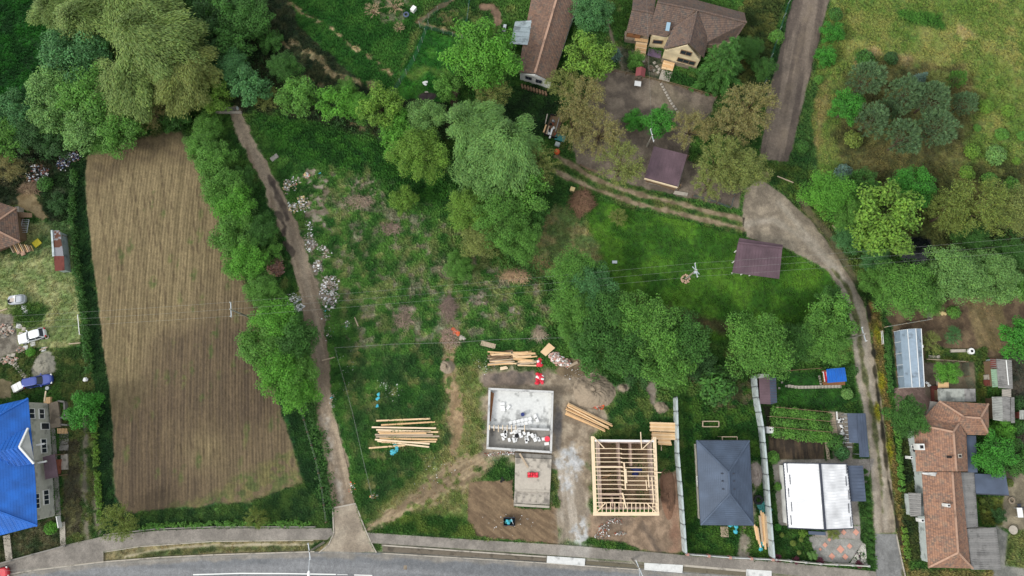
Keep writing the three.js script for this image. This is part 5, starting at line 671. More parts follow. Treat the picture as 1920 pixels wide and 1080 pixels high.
heap('brick_rubble', 'heap of broken red and white brick beside the fanned boards', [[1040, 668, 12, 10, 0.8], [1058, 680, 13, 9, 0.7], [1048, 676, 16, 10, 0.8]], [M.block, mat([190, 140, 124]), mat([206, 170, 158]), M.cement], 330, 0.12, 0.34, 41);
heap('construction_rubble', 'pale rubble strewn along the foot of the timber framed house', [[1125, 1003, 16, 8, 0.3], [1160, 1000, 14, 4, 0.2], [1150, 978, 20, 5, 0.15], [1130, 990, 14, 7, 0.2]], [M.block, M.cement, M.brick, M.concreteDark], 240, 0.06, 0.2, 42);
heap('brick_shards', 'orange brick shards at the end of the slanting plank stack', [[1122, 762, 12, 6, 0.2]], [M.brick, M.orange, M.cement], 70, 0.08, 0.2, 43);
heap('gravel_spill', 'grey gravel and bricks spilled below the foundation wall', [[920, 852, 12, 5, 0.2], [945, 850, 14, 4, 0.2], [960, 849, 6, 4, 0.2]], [M.concreteDark, M.cement, M.brick, M.block], 150, 0.06, 0.18, 44);
heap('rubbish_heap', 'large white rubbish heap beside the dirt road under the wires', [[615, 545, 15, 18, 0.9], [618, 530, 14, 14, 0.9], [620, 560, 13, 14, 0.7]], litter, 330, 0.12, 0.36, 45, 'rubbish'); heap('rubbish_heap', 'white rubbish heap upper of the pair below the patched road', [[582, 455, 9, 14, 0.5], [584, 463, 8, 8, 0.5]], litter, 150, 0.1, 0.3, 46, 'rubbish'); heap('rubbish_heap', 'white rubbish heap just above the largest heap', [[597, 500, 7, 9, 0.6]], litter, 90, 0.1, 0.32, 47, 'rubbish'); heap('rubbish_heap', 'mixed rubbish at the upper road bend', [[548, 345, 14, 9, 0.5], [537, 352, 6, 9, 0.4], [575, 330, 4, 4, 0.3]], [...litter, mat([190, 130, 110]), M.tan], 150, 0.1, 0.36, 48, 'rubbish'); heap('rubbish_heap', 'pale earth and rubbish mound right of the road bend', [[568, 380, 9, 12, 0.6], [550, 388, 8, 8, 0.3]], [M.soilGrey, M.cement, M.block, M.tan], 150, 0.12, 0.4, 49, 'rubbish'); heap('rubbish_heap', 'grey rubbish heap on the field side of the road under the wires', [[552, 562, 10, 9, 0.5], [560, 577, 8, 6, 0.4]], [M.block, M.plasterBlue, M.concrete], 120, 0.1, 0.3, 50, 'rubbish'); heap('rubbish_heap', 'thin rubbish trail along the road below the largest heap', [[612, 590, 9, 10, 0.2], [617, 625, 9, 12, 0.2], [625, 750, 5, 14, 0.1], [650, 610, 6, 8, 0.1]], [...litter, M.cyan], 110, 0.07, 0.24, 51, 'rubbish'); heap('rubbish_heap', 'grey and brown debris on the grass beside the second heap', [[612, 475, 9, 12, 0.3], [602, 465, 8, 8, 0.2], [580, 425, 7, 10, 0.2]], [M.stone, M.cement, mat([130, 104, 96]), M.block], 130, 0.08, 0.26, 52, 'rubbish'); heap('rubbish_heap', 'small debris by the concrete apron', [[660, 912, 6, 10, 0.2], [700, 930, 7, 5, 0.1]], [M.block, M.orange, M.cement, M.tan], 50, 0.08, 0.24, 53, 'rubbish');
heap('scrap_heap', 'dark scrap heap with blue white sacks above the field hedge', [[130, 292, 14, 10, 0.7], [118, 305, 10, 12, 0.5], [140, 295, 10, 6, 0.5]], [mat([70, 72, 104]), mat([150, 160, 190]), mat([70, 60, 54]), M.block, mat([150, 116, 104])], 190, 0.1, 0.34, 54, 'rubbish'); heap('scrap_heap', 'jumbled scrap and sacks near the dirt patch', [[72, 318, 12, 9, 0.6], [85, 322, 8, 8, 0.6], [62, 335, 14, 10, 0.4]], [M.black, mat([150, 160, 174]), M.timberOld, mat([120, 70, 60]), M.block], 190, 0.1, 0.36, 55, 'rubbish'); heap('stone_heap', 'broken stones and rubble left of the silver car', [[10, 620, 26, 20, 0.2], [15, 675, 22, 10, 0.2], [38, 655, 8, 8, 0.2]], [M.stone, M.cement, M.concreteDark, mat([180, 140, 124])], 260, 0.1, 0.34, 56); heap('white_litter', 'scattered white scraps on the site grass', [[735, 735, 30, 20, 0], [720, 720, 14, 14, 0], [800, 880, 60, 40, 0], [960, 980, 60, 30, 0], [1080, 700, 40, 20, 0], [910, 680, 30, 20, 0], [650, 700, 20, 60, 0]], [M.block, M.paint], 240, 0.04, 0.13, 57, 'litter'); heap('purple_brush_debris', 'reddish rubble strip beside the reddish roadside bush', [[524, 488, 7, 14, 0.4], [520, 510, 9, 8, 0.4]], [mat([150, 108, 104]), mat([180, 140, 132]), mat([110, 80, 78])], 160, 0.1, 0.28, 58);
// soil mounds
function mound(name, label, u, v, ru, rv, h, m, seed) { const N = 30, g = mb(), c = G(u, v), f = (i, j) => { const a = i / N * 6.283, q = j / 9, n = 0.8 + 0.4 * fbm(3 + Math.cos(a) * 1.3, 3 + Math.sin(a) * 1.3, seed, 3); return V(c.x + Math.cos(a) * q * ru * MPX * n, -0.08 + h * Math.pow(1 - q * q, 1.2) * (0.7 + 0.6 * fbm(q * 4 + Math.cos(a) * 2, Math.sin(a) * 2 + 5, seed + 9, 3)), c.z + Math.sin(a) * q * rv * MPX * n); }; for (let i = 0; i < N; i++) for (let j = 0; j < 9; j++) { const a = f(i, j), b = f(i, j + 1), d = f(i + 1, j + 1), e = f(i + 1, j); g.tri(a, d, b); if (j) g.tri(a, e, d); } const k = g.build(name, m); return tag(k, label, 'mound'); }
mound('soil_mound', 'large grey brown soil mound east of the foundation', 1114, 735, 40, 32, 1.2, M.soilGrey, 1); mound('soil_mound', 'round bare soil mound above the wheel worn track', 838, 688, 15, 13, 0.9, M.soilGrey, 2); mound('soil_mound', 'low soil mound against the panel fence near the board stack', 1240, 765, 14, 12, 0.6, M.soilGrey, 3); mound('sand_mound', 'flat grey sand pile between the silver car and the blue car', 82, 682, 22, 19, 0.6, mat([150, 148, 136], { map: stain, bumpMap: bumpNoise, bumpScale: 0.1 }), 4); mound('gravel_mound', 'pale gravel pile beside the grey hip roofed house', 1418, 889, 12, 20, 0.7, mat([176, 164, 158], { map: stain, bumpMap: bumpNoise, bumpScale: 0.12 }), 5); mound('soil_mound', 'long low soil bank east of the timber framed house', 1252, 925, 14, 46, 0.5, mat([136, 104, 84], { map: stain, bumpMap: bumpNoise, bumpScale: 0.15 }), 6); mound('soil_mound', 'small earth pile at the back of the panel fenced plot', 1168, 727, 9, 7, 0.4, M.soilGrey, 7);
// brush piles
function brush(label, u, v, ru, rv, h, n, c, seed) { const r = rng(seed), L = new LB(), p = G(u, v); for (let i = 0; i < n; i++) { const a = r() * 6.283, q = Math.sqrt(r()) * (0.6 + 0.7 * vnoise(a * 1.6, seed)), y = h * Math.max(0, 1 - q * q) * r() + 0.05, s = V(Math.cos(a) * q * ru * MPX, y, Math.sin(a) * q * rv * MPX), d = rdir(r); d.y *= 0.35; d.normalize(); const t = 0.6 + 0.5 * r(); L.strip(s, s.clone().addScaledVector(d, 0.5 + 0.9 * r()).setY(Math.max(0.05, y + 0.15 * d.y)), 0.035, [t, t * (0.85 + 0.2 * r()), t * 0.85]); } const m = shadows(new THREE.Mesh(L.geo(), new THREE.MeshStandardMaterial({ color: rgb(...c), vertexColors: true, roughness: 1, side: THREE.DoubleSide }))); m.position.copy(p); m.name = numbered('brush_pile'); m.userData.kind = 'stuff'; tag(m, label, 'brush'); scene.add(m); }
brush('tall brown brush pile at the north corner of the lawn', 1091, 380, 21, 24, 2.2, 2600, [142, 114, 94], 61); brush('greyish brush heap on the rough ground above the orange scrap', 842, 578, 14, 26, 0.9, 900, [152, 136, 128], 62); brush('straw coloured branch heap on the slope below the central wood', 968, 518, 32, 13, 0.9, 900, [198, 172, 142], 63); brush('dry brush below the greyish heap', 845, 632, 16, 20, 0.5, 380, [178, 158, 146], 64); brush('dry twigs around the rubbish mound on the rough ground', 675, 378, 28, 14, 0.4, 260, [172, 156, 142], 65); brush('dry brush left of the greyish heap', 757, 600, 16, 20, 0.5, 320, [166, 150, 138], 66); brush('dry brush patch in the middle of the rough ground', 735, 430, 22, 12, 0.4, 240, [162, 144, 134], 67); brush('scrap timber and branches by the dirt patch', 60, 352, 26, 10, 0.7, 500, [158, 138, 118], 68); brush('scattered dry stems above the fanned boards', 1010, 628, 12, 10, 0.3, 300, [190, 176, 160], 69);
// ---------------------------------------------------------------- fences, poles, wires
// path of survey points on top of the fence; panels between posts are parts
function fence(name, label, path, o) {
  const { h = 1.8, gap = 2.2, t = 0.12, panelMat = M.fence, postMat = M.metal, kind = 'panel', pw = 0.16 } = o, pts = path.map(([u, v]) => P(u, v, h)), g = thing(name, label, 'fence', pts[0].clone().setY(0), o.group);
  for (let s = 0; s < pts.length - 1; s++) { const a = pts[s], b = pts[s + 1], n = Math.max(1, Math.round(a.distanceTo(b) / gap)); for (let i = 0; i < n; i++) { const p = a.clone().lerp(b, i / n), q = a.clone().lerp(b, (i + 1) / n), d = q.clone().sub(p).normalize(); const wob = kind === 'panel' ? (hash(i, s, 7) - 0.5) * 0.08 : 0; mb().bar(V(p.x, -0.1, p.z), V(p.x, h + 0.05, p.z), pw, pw).build('post', postMat, g);
      if (kind === 'panel') { const A = p.clone().addScaledVector(d, pw / 2), B = q.clone().addScaledVector(d, -pw / 2); A.y = B.y = (h + wob) / 2; mb().bar(A, B, t, h + wob).build('panel', panelMat, g); }
      else if (kind === 'rail') for (const y of [h * 0.45, h * 0.95]) { const A = p.clone(), B = q.clone(); A.y = B.y = y; mb().bar(A, B, 0.05, 0.1).build('rail', panelMat, g); }
      else if (kind === 'mesh') { const m = mb(); for (let k = 0; k <= 5; k++) { const A = p.clone(), B = q.clone(); A.y = B.y = h * (0.06 + 0.185 * k); m.bar(A, B, 0.02, 0.02); } const c = Math.round(p.distanceTo(q) / 0.25); for (let k = 1; k < c; k++) { const A = p.clone().lerp(q, k / c); m.bar(V(A.x, 0.05, A.z), V(A.x, h, A.z), 0.015, 0.015); } m.build('mesh_panel', panelMat, g); }
      else { const A = p.clone(), B = q.clone(); const m = mb(); for (const y of [0.5, 0.95]) { A.y = B.y = h * y; m.bar(A.clone(), B.clone(), 0.012, 0.012); } m.build('wire_strand', panelMat, g); } }
    if (s === pts.length - 2) mb().bar(V(b.x, -0.1, b.z), V(b.x, h + 0.05, b.z), pw, pw).build('post', postMat, g); }
  return g;
}
fence('panel_fence', 'pale metal panel fence between the timber framed house and the grey hip roofed house', [[1269, 745], [1272, 850], [1279, 930], [1287, 1038]], { h: 2.0, t: 0.3 }); fence('panel_fence', 'pale metal panel fence between the grey hip roofed house and the white house', [[1417, 704], [1421, 745], [1431, 800], [1437, 860], [1444, 950], [1452, 1047]], { h: 2.0, t: 0.3 });
fence('front_fence', 'low grey front fence with reddish posts before the grey hip roofed house', [[1290, 1040], [1370, 1046], [1450, 1050]], { h: 1.2, gap: 2.8, postMat: mat([178, 132, 120]), panelMat: M.concrete, pw: 0.35 }); fence('front_fence', 'low front fence before the white roofed house', [[1456, 1050], [1540, 1058], [1630, 1062]], { h: 1.2, gap: 2.6, postMat: M.concrete, panelMat: M.plasterGrey, pw: 0.25 });
fence('mesh_fence', 'green mesh fence slanting down from the white box', [[802, 38], [790, 70], [775, 105], [760, 130], [748, 148], [735, 170], [728, 190]], { h: 1.6, kind: 'mesh', panelMat: M.greenWire, postMat: M.wire, pw: 0.07 }); fence('mesh_fence', 'green mesh fence right of the triangular garden', [[880, -10], [876, 25], [868, 58]], { h: 1.6, kind: 'mesh', panelMat: M.greenWire, postMat: M.wire, pw: 0.07 }); fence('mesh_fence', 'green mesh fence along the top of the triangular garden', [[785, 40], [820, 12], [845, -5]], { h: 1.2, kind: 'mesh', panelMat: M.greenWire, postMat: M.wire, pw: 0.07 }); fence('mesh_fence', 'grey mesh fence at the foot of the triangular garden', [[786, 44], [830, 55], [866, 66]], { h: 1.2, kind: 'mesh', panelMat: M.greenWire, postMat: M.wire, pw: 0.07 });
fence('wire_fence', 'string and stake line along the grass east of the dirt road', [[627, 652], [645, 715], [662, 780], [680, 860], [698, 935]], { h: 0.5, gap: 6, kind: 'wire', panelMat: M.wire, postMat: M.timberOld, pw: 0.07 }); fence('wire_fence', 'string line across the rough ground to the timber heap', [[627, 652], [740, 645], [850, 642], [940, 636], [1060, 633]], { h: 0.5, gap: 9, kind: 'wire', panelMat: M.wire, postMat: M.timberOld, pw: 0.07 }); fence('wire_fence', 'old wire fence with leaning posts between field and dirt road', [[562, 765], [575, 810], [590, 860], [602, 915], [610, 980]], { h: 1.1, gap: 2.5, kind: 'wire', panelMat: M.wire, postMat: M.timberOld, pw: 0.12 }); fence('rail_fence', 'dark rail fence below the courtyard trees', [[1089, 308], [1105, 316], [1130, 324]], { h: 0.9, kind: 'rail', panelMat: M.timberOld, postMat: M.timberOld, pw: 0.1 }); fence('rail_fence', 'low fence around the bare patch at the lane corner', [[1300, 365], [1345, 378], [1372, 389], [1382, 345]], { h: 0.8, kind: 'rail', panelMat: mat([70, 84, 84]), postMat: M.timberOld, pw: 0.1 }); fence('rail_fence', 'low fence between the courtyard and the cream house garden', [[1150, 130], [1200, 140], [1240, 150], [1290, 163], [1345, 180]], { h: 0.9, kind: 'rail', panelMat: M.timberOld, postMat: M.timberOld, pw: 0.1 }); fence('mesh_fence', 'grey wire fence on the verge of the soil lane', [[1482, 0], [1466, 50], [1450, 100], [1438, 150]], { h: 1.3, kind: 'mesh', panelMat: M.greenWire, postMat: M.wire, pw: 0.07 });
fence('garden_wall', 'dark low wall along the pavement before the blue roofed house', [[-20, 1062], [60, 1040], [120, 1024]], { h: 0.5, gap: 4, t: 0.2, panelMat: M.concreteDark, postMat: M.concreteDark, pw: 0.25 }); fence('garden_wall', 'low retaining wall between hedge and pavement below the field', [[195, 1003], [290, 992], [400, 988], [590, 988]], { h: 0.45, gap: 6, t: 0.15, panelMat: M.concreteDark, postMat: M.concreteDark, pw: 0.2 }); fence('mesh_fence', 'green net fence on the right side of the hen run', [[1815, 678], [1820, 705], [1829, 730]], { h: 1.6, kind: 'mesh', panelMat: M.greenWire, postMat: M.timberOld, pw: 0.1 }); fence('rail_fence', 'timber fence along the top of the hen run', [[1738, 673], [1775, 675], [1815, 678]], { h: 1.2, kind: 'rail', panelMat: M.timberGrey, postMat: M.timberOld, pw: 0.12 }); fence('rail_fence', 'white leaning rail beside the yellow moss strip', [[1655, 620], [1657, 645]], { h: 0.8, gap: 3, kind: 'rail', panelMat: M.whiteTrim, postMat: M.timberGrey, pw: 0.1 }); fence('courtyard_wall', 'narrow courtyard wall right of the bright courtyard tree', [[1876, 830], [1884, 890]], { h: 1.4, gap: 3, t: 0.2, panelMat: M.plaster, postMat: M.plaster, pw: 0.25 });
fence('mesh_fence', 'wire cage fence of the vegetable bed above the greenhouse', [[1665, 612], [1700, 606], [1748, 598], [1742, 572]], { h: 1.2, kind: 'mesh', panelMat: M.wire, postMat: M.timberGrey, pw: 0.1 }); fence('rail_fence', 'dark hedge edge fence above the small lawn', [[1462, 696], [1540, 690]], { h: 1.0, kind: 'rail', panelMat: M.timberOld, postMat: M.timberOld, pw: 0.1 });
// poles: base pixel and height
function pole(name, label, u, v, h, arms = 1, lamp = 0, dir = 0) {
  const b = G(u, v), g = thing(name, label, 'pole', b); mb().cyl(V(b.x, -0.1, b.z), V(b.x, h, b.z), 0.17, 0.11, 9).build('mast', M.pole, g);
  if (arms) { const d = V(Math.sin(dir), 0, Math.cos(dir)), c = V(b.x, h - 0.35, b.z); mb().bar(c.clone().addScaledVector(d, -1.15), c.clone().addScaledVector(d, 1.15), 0.12, 0.12).build('cross_arm', M.galv, g); for (const k of [-1, 0, 1]) { const p = V(b.x, h - 0.2, b.z).addScaledVector(d, k * 1.05); mb().cyl(p, p.clone().add(V(0, 0.3, 0)), 0.07, 0.05, 6).build('insulator', M.whiteTrim, g); } if (arms > 1) { mb().bar(V(b.x - 0.5, h * 0.93, b.z - 0.6), V(b.x + 0.5, h * 0.93, b.z + 0.6), 0.1, 0.1).build('brace', M.galv, g); mb().box(b.x, h * 0.85, b.z + 0.25, 0.5, 0.6, 0.4).build('switch_box', M.galv, g); } }
  if (lamp) { const d = V(lamp[0], 0, lamp[1]), p = V(b.x, h - 0.6, b.z), q = p.clone().addScaledVector(d, 1).add(V(0, 0.35, 0)); mb().bar(p, q, 0.07, 0.07).build('lamp_arm', M.galv, g); const e = d.clone().normalize(); mb().blob(q.x + e.x * 0.35, q.y, q.z + e.z * 0.35, 0.2 + Math.abs(e.x) * 0.3, 0.12, 0.2 + Math.abs(e.z) * 0.3, () => 0.5, 1).build('lamp_head', M.whiteTrim, g); }
  return V(b.x, h, b.z);
}
const wireAt = []; const pA = pole('utility_pole', 'concrete utility pole at the right edge of the ploughed field', 475, 598, 9.2, 1, 0, 0.12), pB = pole('utility_pole', 'utility pole with a stone collar standing on the centre lawn', 1286, 523, 6.6, 2, 0, 0.12), pC = pole('utility_pole', 'short utility pole in the trees left of the gravel lane', 1588, 635, 5.6, 1, 0, 0.2), pD = pole('street_lamp', 'street lamp pole beside the concrete apron', 607, 1017, 7.8, 1, [0.1, 2.6], 0.2), pE = pole('street_lamp', 'street lamp pole in front of the timber framed house', 1184, 1049, 6.5, 1, [0.2, 2.4], 0.4), pF = pole('utility_pole', 'thin utility pole left of the small maroon pavilion', 1213, 274, 4.6, 1, 0, 0.2);
{ const r = rng(8), c = G(1285, 523), m = mb(); for (let i = 0; i < 60; i++) { const a = r() * 6.28, q = 0.25 + 0.5 * Math.sqrt(r()); m.blob(c.x + Math.cos(a) * q, 0.1 + 0.15 * r(), c.z + Math.sin(a) * q, 0.14, 0.12, 0.14, r, 0); } const k = m.build('stone_collar', mat([196, 166, 140])); stuff(k, 'ring of pale stones around the pole on the lawn', 'stones'); }
function cable(a, b, sag, label, group, rad = 0.008) { const pts = []; for (let i = 0; i <= 24; i++) { const t = i / 24, p = a.clone().lerp(b, t); p.y -= sag * 4 * t * (1 - t); pts.push(p); } const o = pts[0].clone(), c = new THREE.CatmullRomCurve3(pts.map((p) => p.sub(o))), m = shadows(new THREE.Mesh(new THREE.TubeGeometry(c, 40, rad, 5), M.wire)); m.position.copy(o); m.name = numbered('overhead_wire'); tag(m, label, 'wire', group); scene.add(m); }
{
  const off = (p, k, d = 0.12) => V(p.x + Math.sin(d) * k * 1.05, p.y + 0.05, p.z + Math.cos(d) * k * 1.05), w = P(-40, 608, 9), e = P(1960, 455, 9);
  [-1, 0, 1].forEach((k) => { const s = ['northern', 'middle', 'southern'][k + 1]; cable(off(pA, k), off(pB, k), 1.0, s + ' overhead wire between the field pole and the lawn pole', 'overhead wires'); cable(off(w, k * 0.9), off(pA, k), 0.5, s + ' overhead wire from the left edge to the field pole', 'overhead wires'); cable(off(pB, k), off(e, k), 0.9, s + ' overhead wire from the lawn pole to the right edge', 'overhead wires'); });
  cable(pF, P(1212, -30, 7), 0.6, 'single overhead wire from the thin pole to the top edge', 'overhead wires', 0.008); cable(pD, P(-60, 1075, 7), 0.5, 'roadside wire from the street lamp to the left edge', 'overhead wires', 0.008); cable(pD, pE, 0.8, 'roadside wire between the two street lamps', 'overhead wires', 0.008); cable(pE, P(1700, 1110, 7), 0.4, 'roadside wire from the right street lamp past the white house', 'overhead wires', 0.008);
}
// ---------------------------------------------------------------- vehicles (plan lofts, x = length, front at +x)
function loft(levels, n = 28, p = 3.2) { // levels: [y, x0, x1, halfWidth, roundness]
  const m = mb(), ring = ([y, x0, x1, w, q = p]) => Array.from({ length: n }, (_, i) => { const a = i / n * 6.283, c = Math.cos(a), s = Math.sin(a); return V((x0 + x1) / 2 + (x1 - x0) / 2 * Math.sign(c) * Math.pow(Math.abs(c), 2 / q), y, w * Math.sign(s) * Math.pow(Math.abs(s), 2 / q)); });
  const R = levels.map(ring); for (let k = 0; k < R.length - 1; k++) for (let i = 0; i < n; i++) { const j = (i + 1) % n; m.quad(R[k][i], R[k + 1][i], R[k + 1][j], R[k][j]); } m.fan([...R[R.length - 1]].reverse()); m.fan(R[0]); return m;
}
function smoothGeo(m) { const g = m.geo(); return g; }
function car(name, label, u, v, dirPx, L, W, paint, o = {}) {
  const c = G(u, v), g = thing(name, label, 'car', c), a = Math.atan2(dirPx[1], dirPx[0]); g.rotation.y = -a; const hl = L / 2, hw = W / 2, pm = new THREE.MeshPhysicalMaterial({ color: rgb(...paint), roughness: 0.35, clearcoat: 0.6, metalness: 0.1 });
  const put = (n, m, mt, par = g) => { const k = shadows(new THREE.Mesh(m.geo(), mt)); k.name = n; par.add(k); return k; }; const c0 = o.cab0 ?? -hl * 0.82, c1 = o.cab1 ?? hl * 0.48, H = o.H ?? 1.45;
  put('body', loft([[0.22, -hl * 0.97, hl * 0.96, hw * 0.92], [0.5, -hl, hl, hw, 4], [0.72, -hl * 0.99, hl * 0.985, hw * 0.99, 4], [0.86, -hl * 0.96, hl * 0.93, hw * 0.93, 3.6], [0.92, -hl * 0.92, hl * 0.84, hw * 0.86, 3.4]]), pm);
  put('cabin_glass', loft([[0.88, c0, c1, hw * 0.9, 4.5], [H - 0.06, c0 + 0.42 * (o.tail ?? 1), c1 - 0.75, hw * 0.72, 5]]), M.glass); put('roof_panel', loft([[H - 0.07, c0 + 0.36 * (o.tail ?? 1), c1 - 0.68, hw * 0.75, 5], [H - 0.02, c0 + 0.4 * (o.tail ?? 1), c1 - 0.74, hw * 0.72, 5], [H + 0.02, c0 + 0.6 * (o.tail ?? 1), c1 - 0.95, hw * 0.58, 4]]), pm);
  for (const s of [-1, 1]) { const m = mb(); m.bar(V(c1 - 0.02, 0.9, s * hw * 0.86), V(c1 - 0.72, H - 0.03, s * hw * 0.72), 0.08, 0.08); m.bar(V(c0 + 0.04, 0.9, s * hw * 0.86), V(c0 + 0.42, H - 0.03, s * hw * 0.72), 0.1, 0.1); m.bar(V((c0 + c1) / 2 - 0.1, 0.9, s * hw * 0.9), V((c0 + c1) / 2 - 0.2, H - 0.03, s * hw * 0.74), 0.09, 0.06); put('pillar', m, pm); put('mirror', loft([[0.9, c1 - 0.35, c1 - 0.15, 0.01], [1.05, c1 - 0.38, c1 - 0.14, 0.1]]).geo ? mb().box(c1 - 0.3, 0.92, s * (hw + 0.08), 0.16, 0.14, 0.22) : mb(), pm); put('headlight', mb().box(hl * 0.9, 0.6, s * hw * 0.68, 0.2, 0.16, 0.34), M.whiteTrim); put('tail_light', mb().box(-hl * 0.95, 0.62, s * hw * 0.72, 0.14, 0.16, 0.26), M.red); }
  if (!o.noWheels) for (const x of [-hl * 0.6, hl * 0.62]) for (const s of [-1, 1]) { const w = put('wheel', mb().cyl(V(x, 0.31, s * hw * 0.72), V(x, 0.31, s * hw * 1.01), 0.31, 0.31, 16), M.rubber); put('rim', mb().cyl(V(x, 0.31, s * hw * 1.0), V(x, 0.31, s * hw * 1.03), 0.19, 0.17, 12), M.galv, w); }
  return g;
}
car('silver_car', 'silver white saloon car parked on the left grass', 65, 631, [-46, 14], 4.4, 1.75, [232, 234, 236], { cab0: -2.0, cab1: 0.75 }); car('blue_estate_car', 'long blue estate car parked above the blue roofed house', 77, 715, [48, -9], 4.5, 1.75, [48, 70, 150], { cab0: -2.2, cab1: 0.95, tail: 0.35 }); car('red_car', 'red car cut by the bottom left corner', -4, 1078, [30, -10], 4.2, 1.75, [196, 24, 44]);
{ // scrapped car shell with an open front
  const c = G(37, 563), g = thing('scrapped_car', 'grey scrapped car shell with its engine bay open on the left grass', 'car', c); g.rotation.y = 0.12; const put = (n, m, mt) => { const k = shadows(new THREE.Mesh(m.geo(), mt)); k.name = n; g.add(k); return k; }; const pm = mat([176, 180, 186], { roughness: 0.5, metalness: 0.3 });
  put('body', loft([[0.15, -1.35, 1.3, 0.72], [0.5, -1.4, 1.4, 0.78, 4], [0.75, -1.38, 1.35, 0.74, 4]]), pm); put('boot', loft([[0.72, -0.1, 1.3, 0.68], [1.05, 0.1, 1.1, 0.55], [1.15, 0.2, 0.95, 0.4]]), pm); put('engine', mb().box(-0.5, 0.75, 0.05, 0.7, 0.25, 0.6), mat([190, 178, 166])); put('battery', mb().box(-0.2, 0.75, -0.35, 0.35, 0.3, 0.3), M.whiteTrim); const t = new THREE.Mesh(new THREE.TorusGeometry(0.24, 0.1, 8, 20).rotateX(Math.PI / 2), M.rubber); t.position.set(-1.0, 0.85, 0.2); t.name = 'spare_tyre'; g.add(shadows(t)); put('windscreen_frame', mb().bar(V(-0.1, 0.95, -0.65), V(-0.1, 1.05, 0.65), 0.12, 0.1), M.whiteTrim);
}
const tyre = (label, u, v, r, y = 0, m = M.rubber) => { const t = shadows(new THREE.Mesh(new THREE.TorusGeometry(r, r * 0.36, 9, 24).rotateX(Math.PI / 2), m)); t.position.copy(G(u, v)); t.position.y = y + r * 0.34; t.name = numbered('tyre'); tag(t, label, 'tyre'); scene.add(t); };
tyre('white rimmed tyre lying behind the silver car', 88.5, 632, 0.26, 0, M.cement); tyre('blue grey tyre lying by the white box at the top', 762, 28, 0.4, 0, mat([84, 96, 120])); tyre('large black tyre standing round a pale disc by the grey house', 1421, 937, 0.55);
// boxes, carts and bits
const bit = (name, label, category, u, v, build, m) => { const p = G(u, v), k = mb(); build(k, p); const o = k.build(name, m); return tag(o, label, category); };
{ const c = G(38, 727), g = thing('white_trailer', 'small white box trailer left of the blue estate car', 'trailer', c); g.rotation.y = 0.5; const put = (n, m, mt) => { const k = shadows(new THREE.Mesh(m.geo(), mt)); k.name = n; g.add(k); }; put('box', mb().box(0, 0.35, 0, 1.25, 0.6, 1.15), M.white); put('lid', mb().box(-0.02, 0.96, 0.02, 0.62, 0.05, 1.2), M.whiteTrim); put('lid_half', mb().box(0.64, 0.95, 0.0, 0.6, 0.05, 1.18), M.whiteTrim); for (const s of [-1, 1]) put('wheel', mb().cyl(V(0, 0.25, s * 0.5), V(0, 0.25, s * 0.66), 0.25, 0.25, 12), M.rubber); put('drawbar', mb().bar(V(0.6, 0.4, 0), V(1.2, 0.35, 0), 0.08, 0.08), M.metal); }
{ const c = G(955, 977), g = thing('tipper_skip', 'small black metal skip with a blue load on the bare soil', 'skip', c); const put = (n, m, mt) => { const k = shadows(new THREE.Mesh(m.geo(), mt)); k.name = n; g.add(k); }; const w = 0.85, d = 0.55, h = 0.55; put('floor', mb().box(0, 0.05, 0, 1.7, 0.06, 1.1), M.black); for (const [x, z, a, b] of [[-w, 0, 0.07, 1.16], [w, 0, 0.07, 1.16]]) put('side', mb().box(x, 0.1, z, a, h, b), M.black); for (const z of [-d, d]) put('side', mb().box(0, 0.1, z, 1.62, h, 0.07), M.darkTrim); const r = rng(3); for (let i = 0; i < 5; i++) put('bag', mb().blob(-0.5 + i * 0.2, 0.35, (r() - 0.5) * 0.5, 0.25, 0.15, 0.22, r, 1), i % 3 ? M.cyan : M.teal); put('rod', mb().bar(V(0.3, 0.5, -0.4), V(0.6, 0.5, 0.4), 0.06, 0.06), M.galv); for (const s of [-1, 1]) put('wheel', mb().cyl(V(s * 0.5, 0.15, 0.6), V(s * 0.5, 0.15, 0.72), 0.2, 0.2, 12), M.rubber); }
{ const c = G(999, 890), g = thing('red_sack_pallet', 'pallet of bright red sacks on the concrete terrace', 'pallet', c); const put = (n, m, mt) => { const k = shadows(new THREE.Mesh(m.geo(), mt)); k.name = n; g.add(k); }; for (let i = 0; i < 5; i++) put('slat', mb().box(0, 0.45 + 0.1, -0.32 + i * 0.16, 1.75, 0.03, 0.11), M.timberOld); for (const x of [-0.75, 0, 0.75]) put('bearer', mb().box(x, 0.45, 0, 0.1, 0.1, 0.75), M.timberOld); const r = rng(6); for (let i = 0; i < 4; i++) for (let j = 0; j < 2; j++) put('sack', mb().blob(-0.6 + i * 0.4, 0.7, -0.18 + j * 0.36, 0.22, 0.11, 0.2, r, 1), (i + j) % 3 ? M.red : M.pinkRed); }
const redPile = (label, u, v, n, s) => { const g = thing('red_sack_pile', label, 'sacks', G(u, v)), r = rng(Math.round(u + v)); for (let i = 0; i < n; i++) { const p = G(u + (r() - 0.5) * s, v + (r() - 0.5) * s * 1.6); mb().blob(p.x, 0.15 + 0.1 * r(), p.z, 0.22 + 0.14 * r(), 0.12, 0.2 + 0.12 * r(), r, 1).build('sack', [M.red, M.pinkRed, M.red, M.block][i % 4], g); } }; redPile('red wrapping heap on the boards north of the foundation', 1011, 681, 12, 8); redPile('red and white wrapping heap against the foundation wall', 1012, 710, 18, 11);
{ const g = thing('red_bucket_corner', 'red bucket and white scraps in the corner of the slab', 'bucket', Q([1026, 824, 0.39])); mb().cyl(Q([1026, 823, 0.39]), Q([1026, 823, 0.8]), 0.35, 0.42, 14).build('bucket', M.pinkRed, g); for (const [u, v] of [[1020, 823], [1025, 832]]) { const p = Q([u, v, 0.5]); mb().box(p.x, 0.39, p.z, 0.7, 0.2, 0.45, 0.1).build('white_board', M.block, g); } }
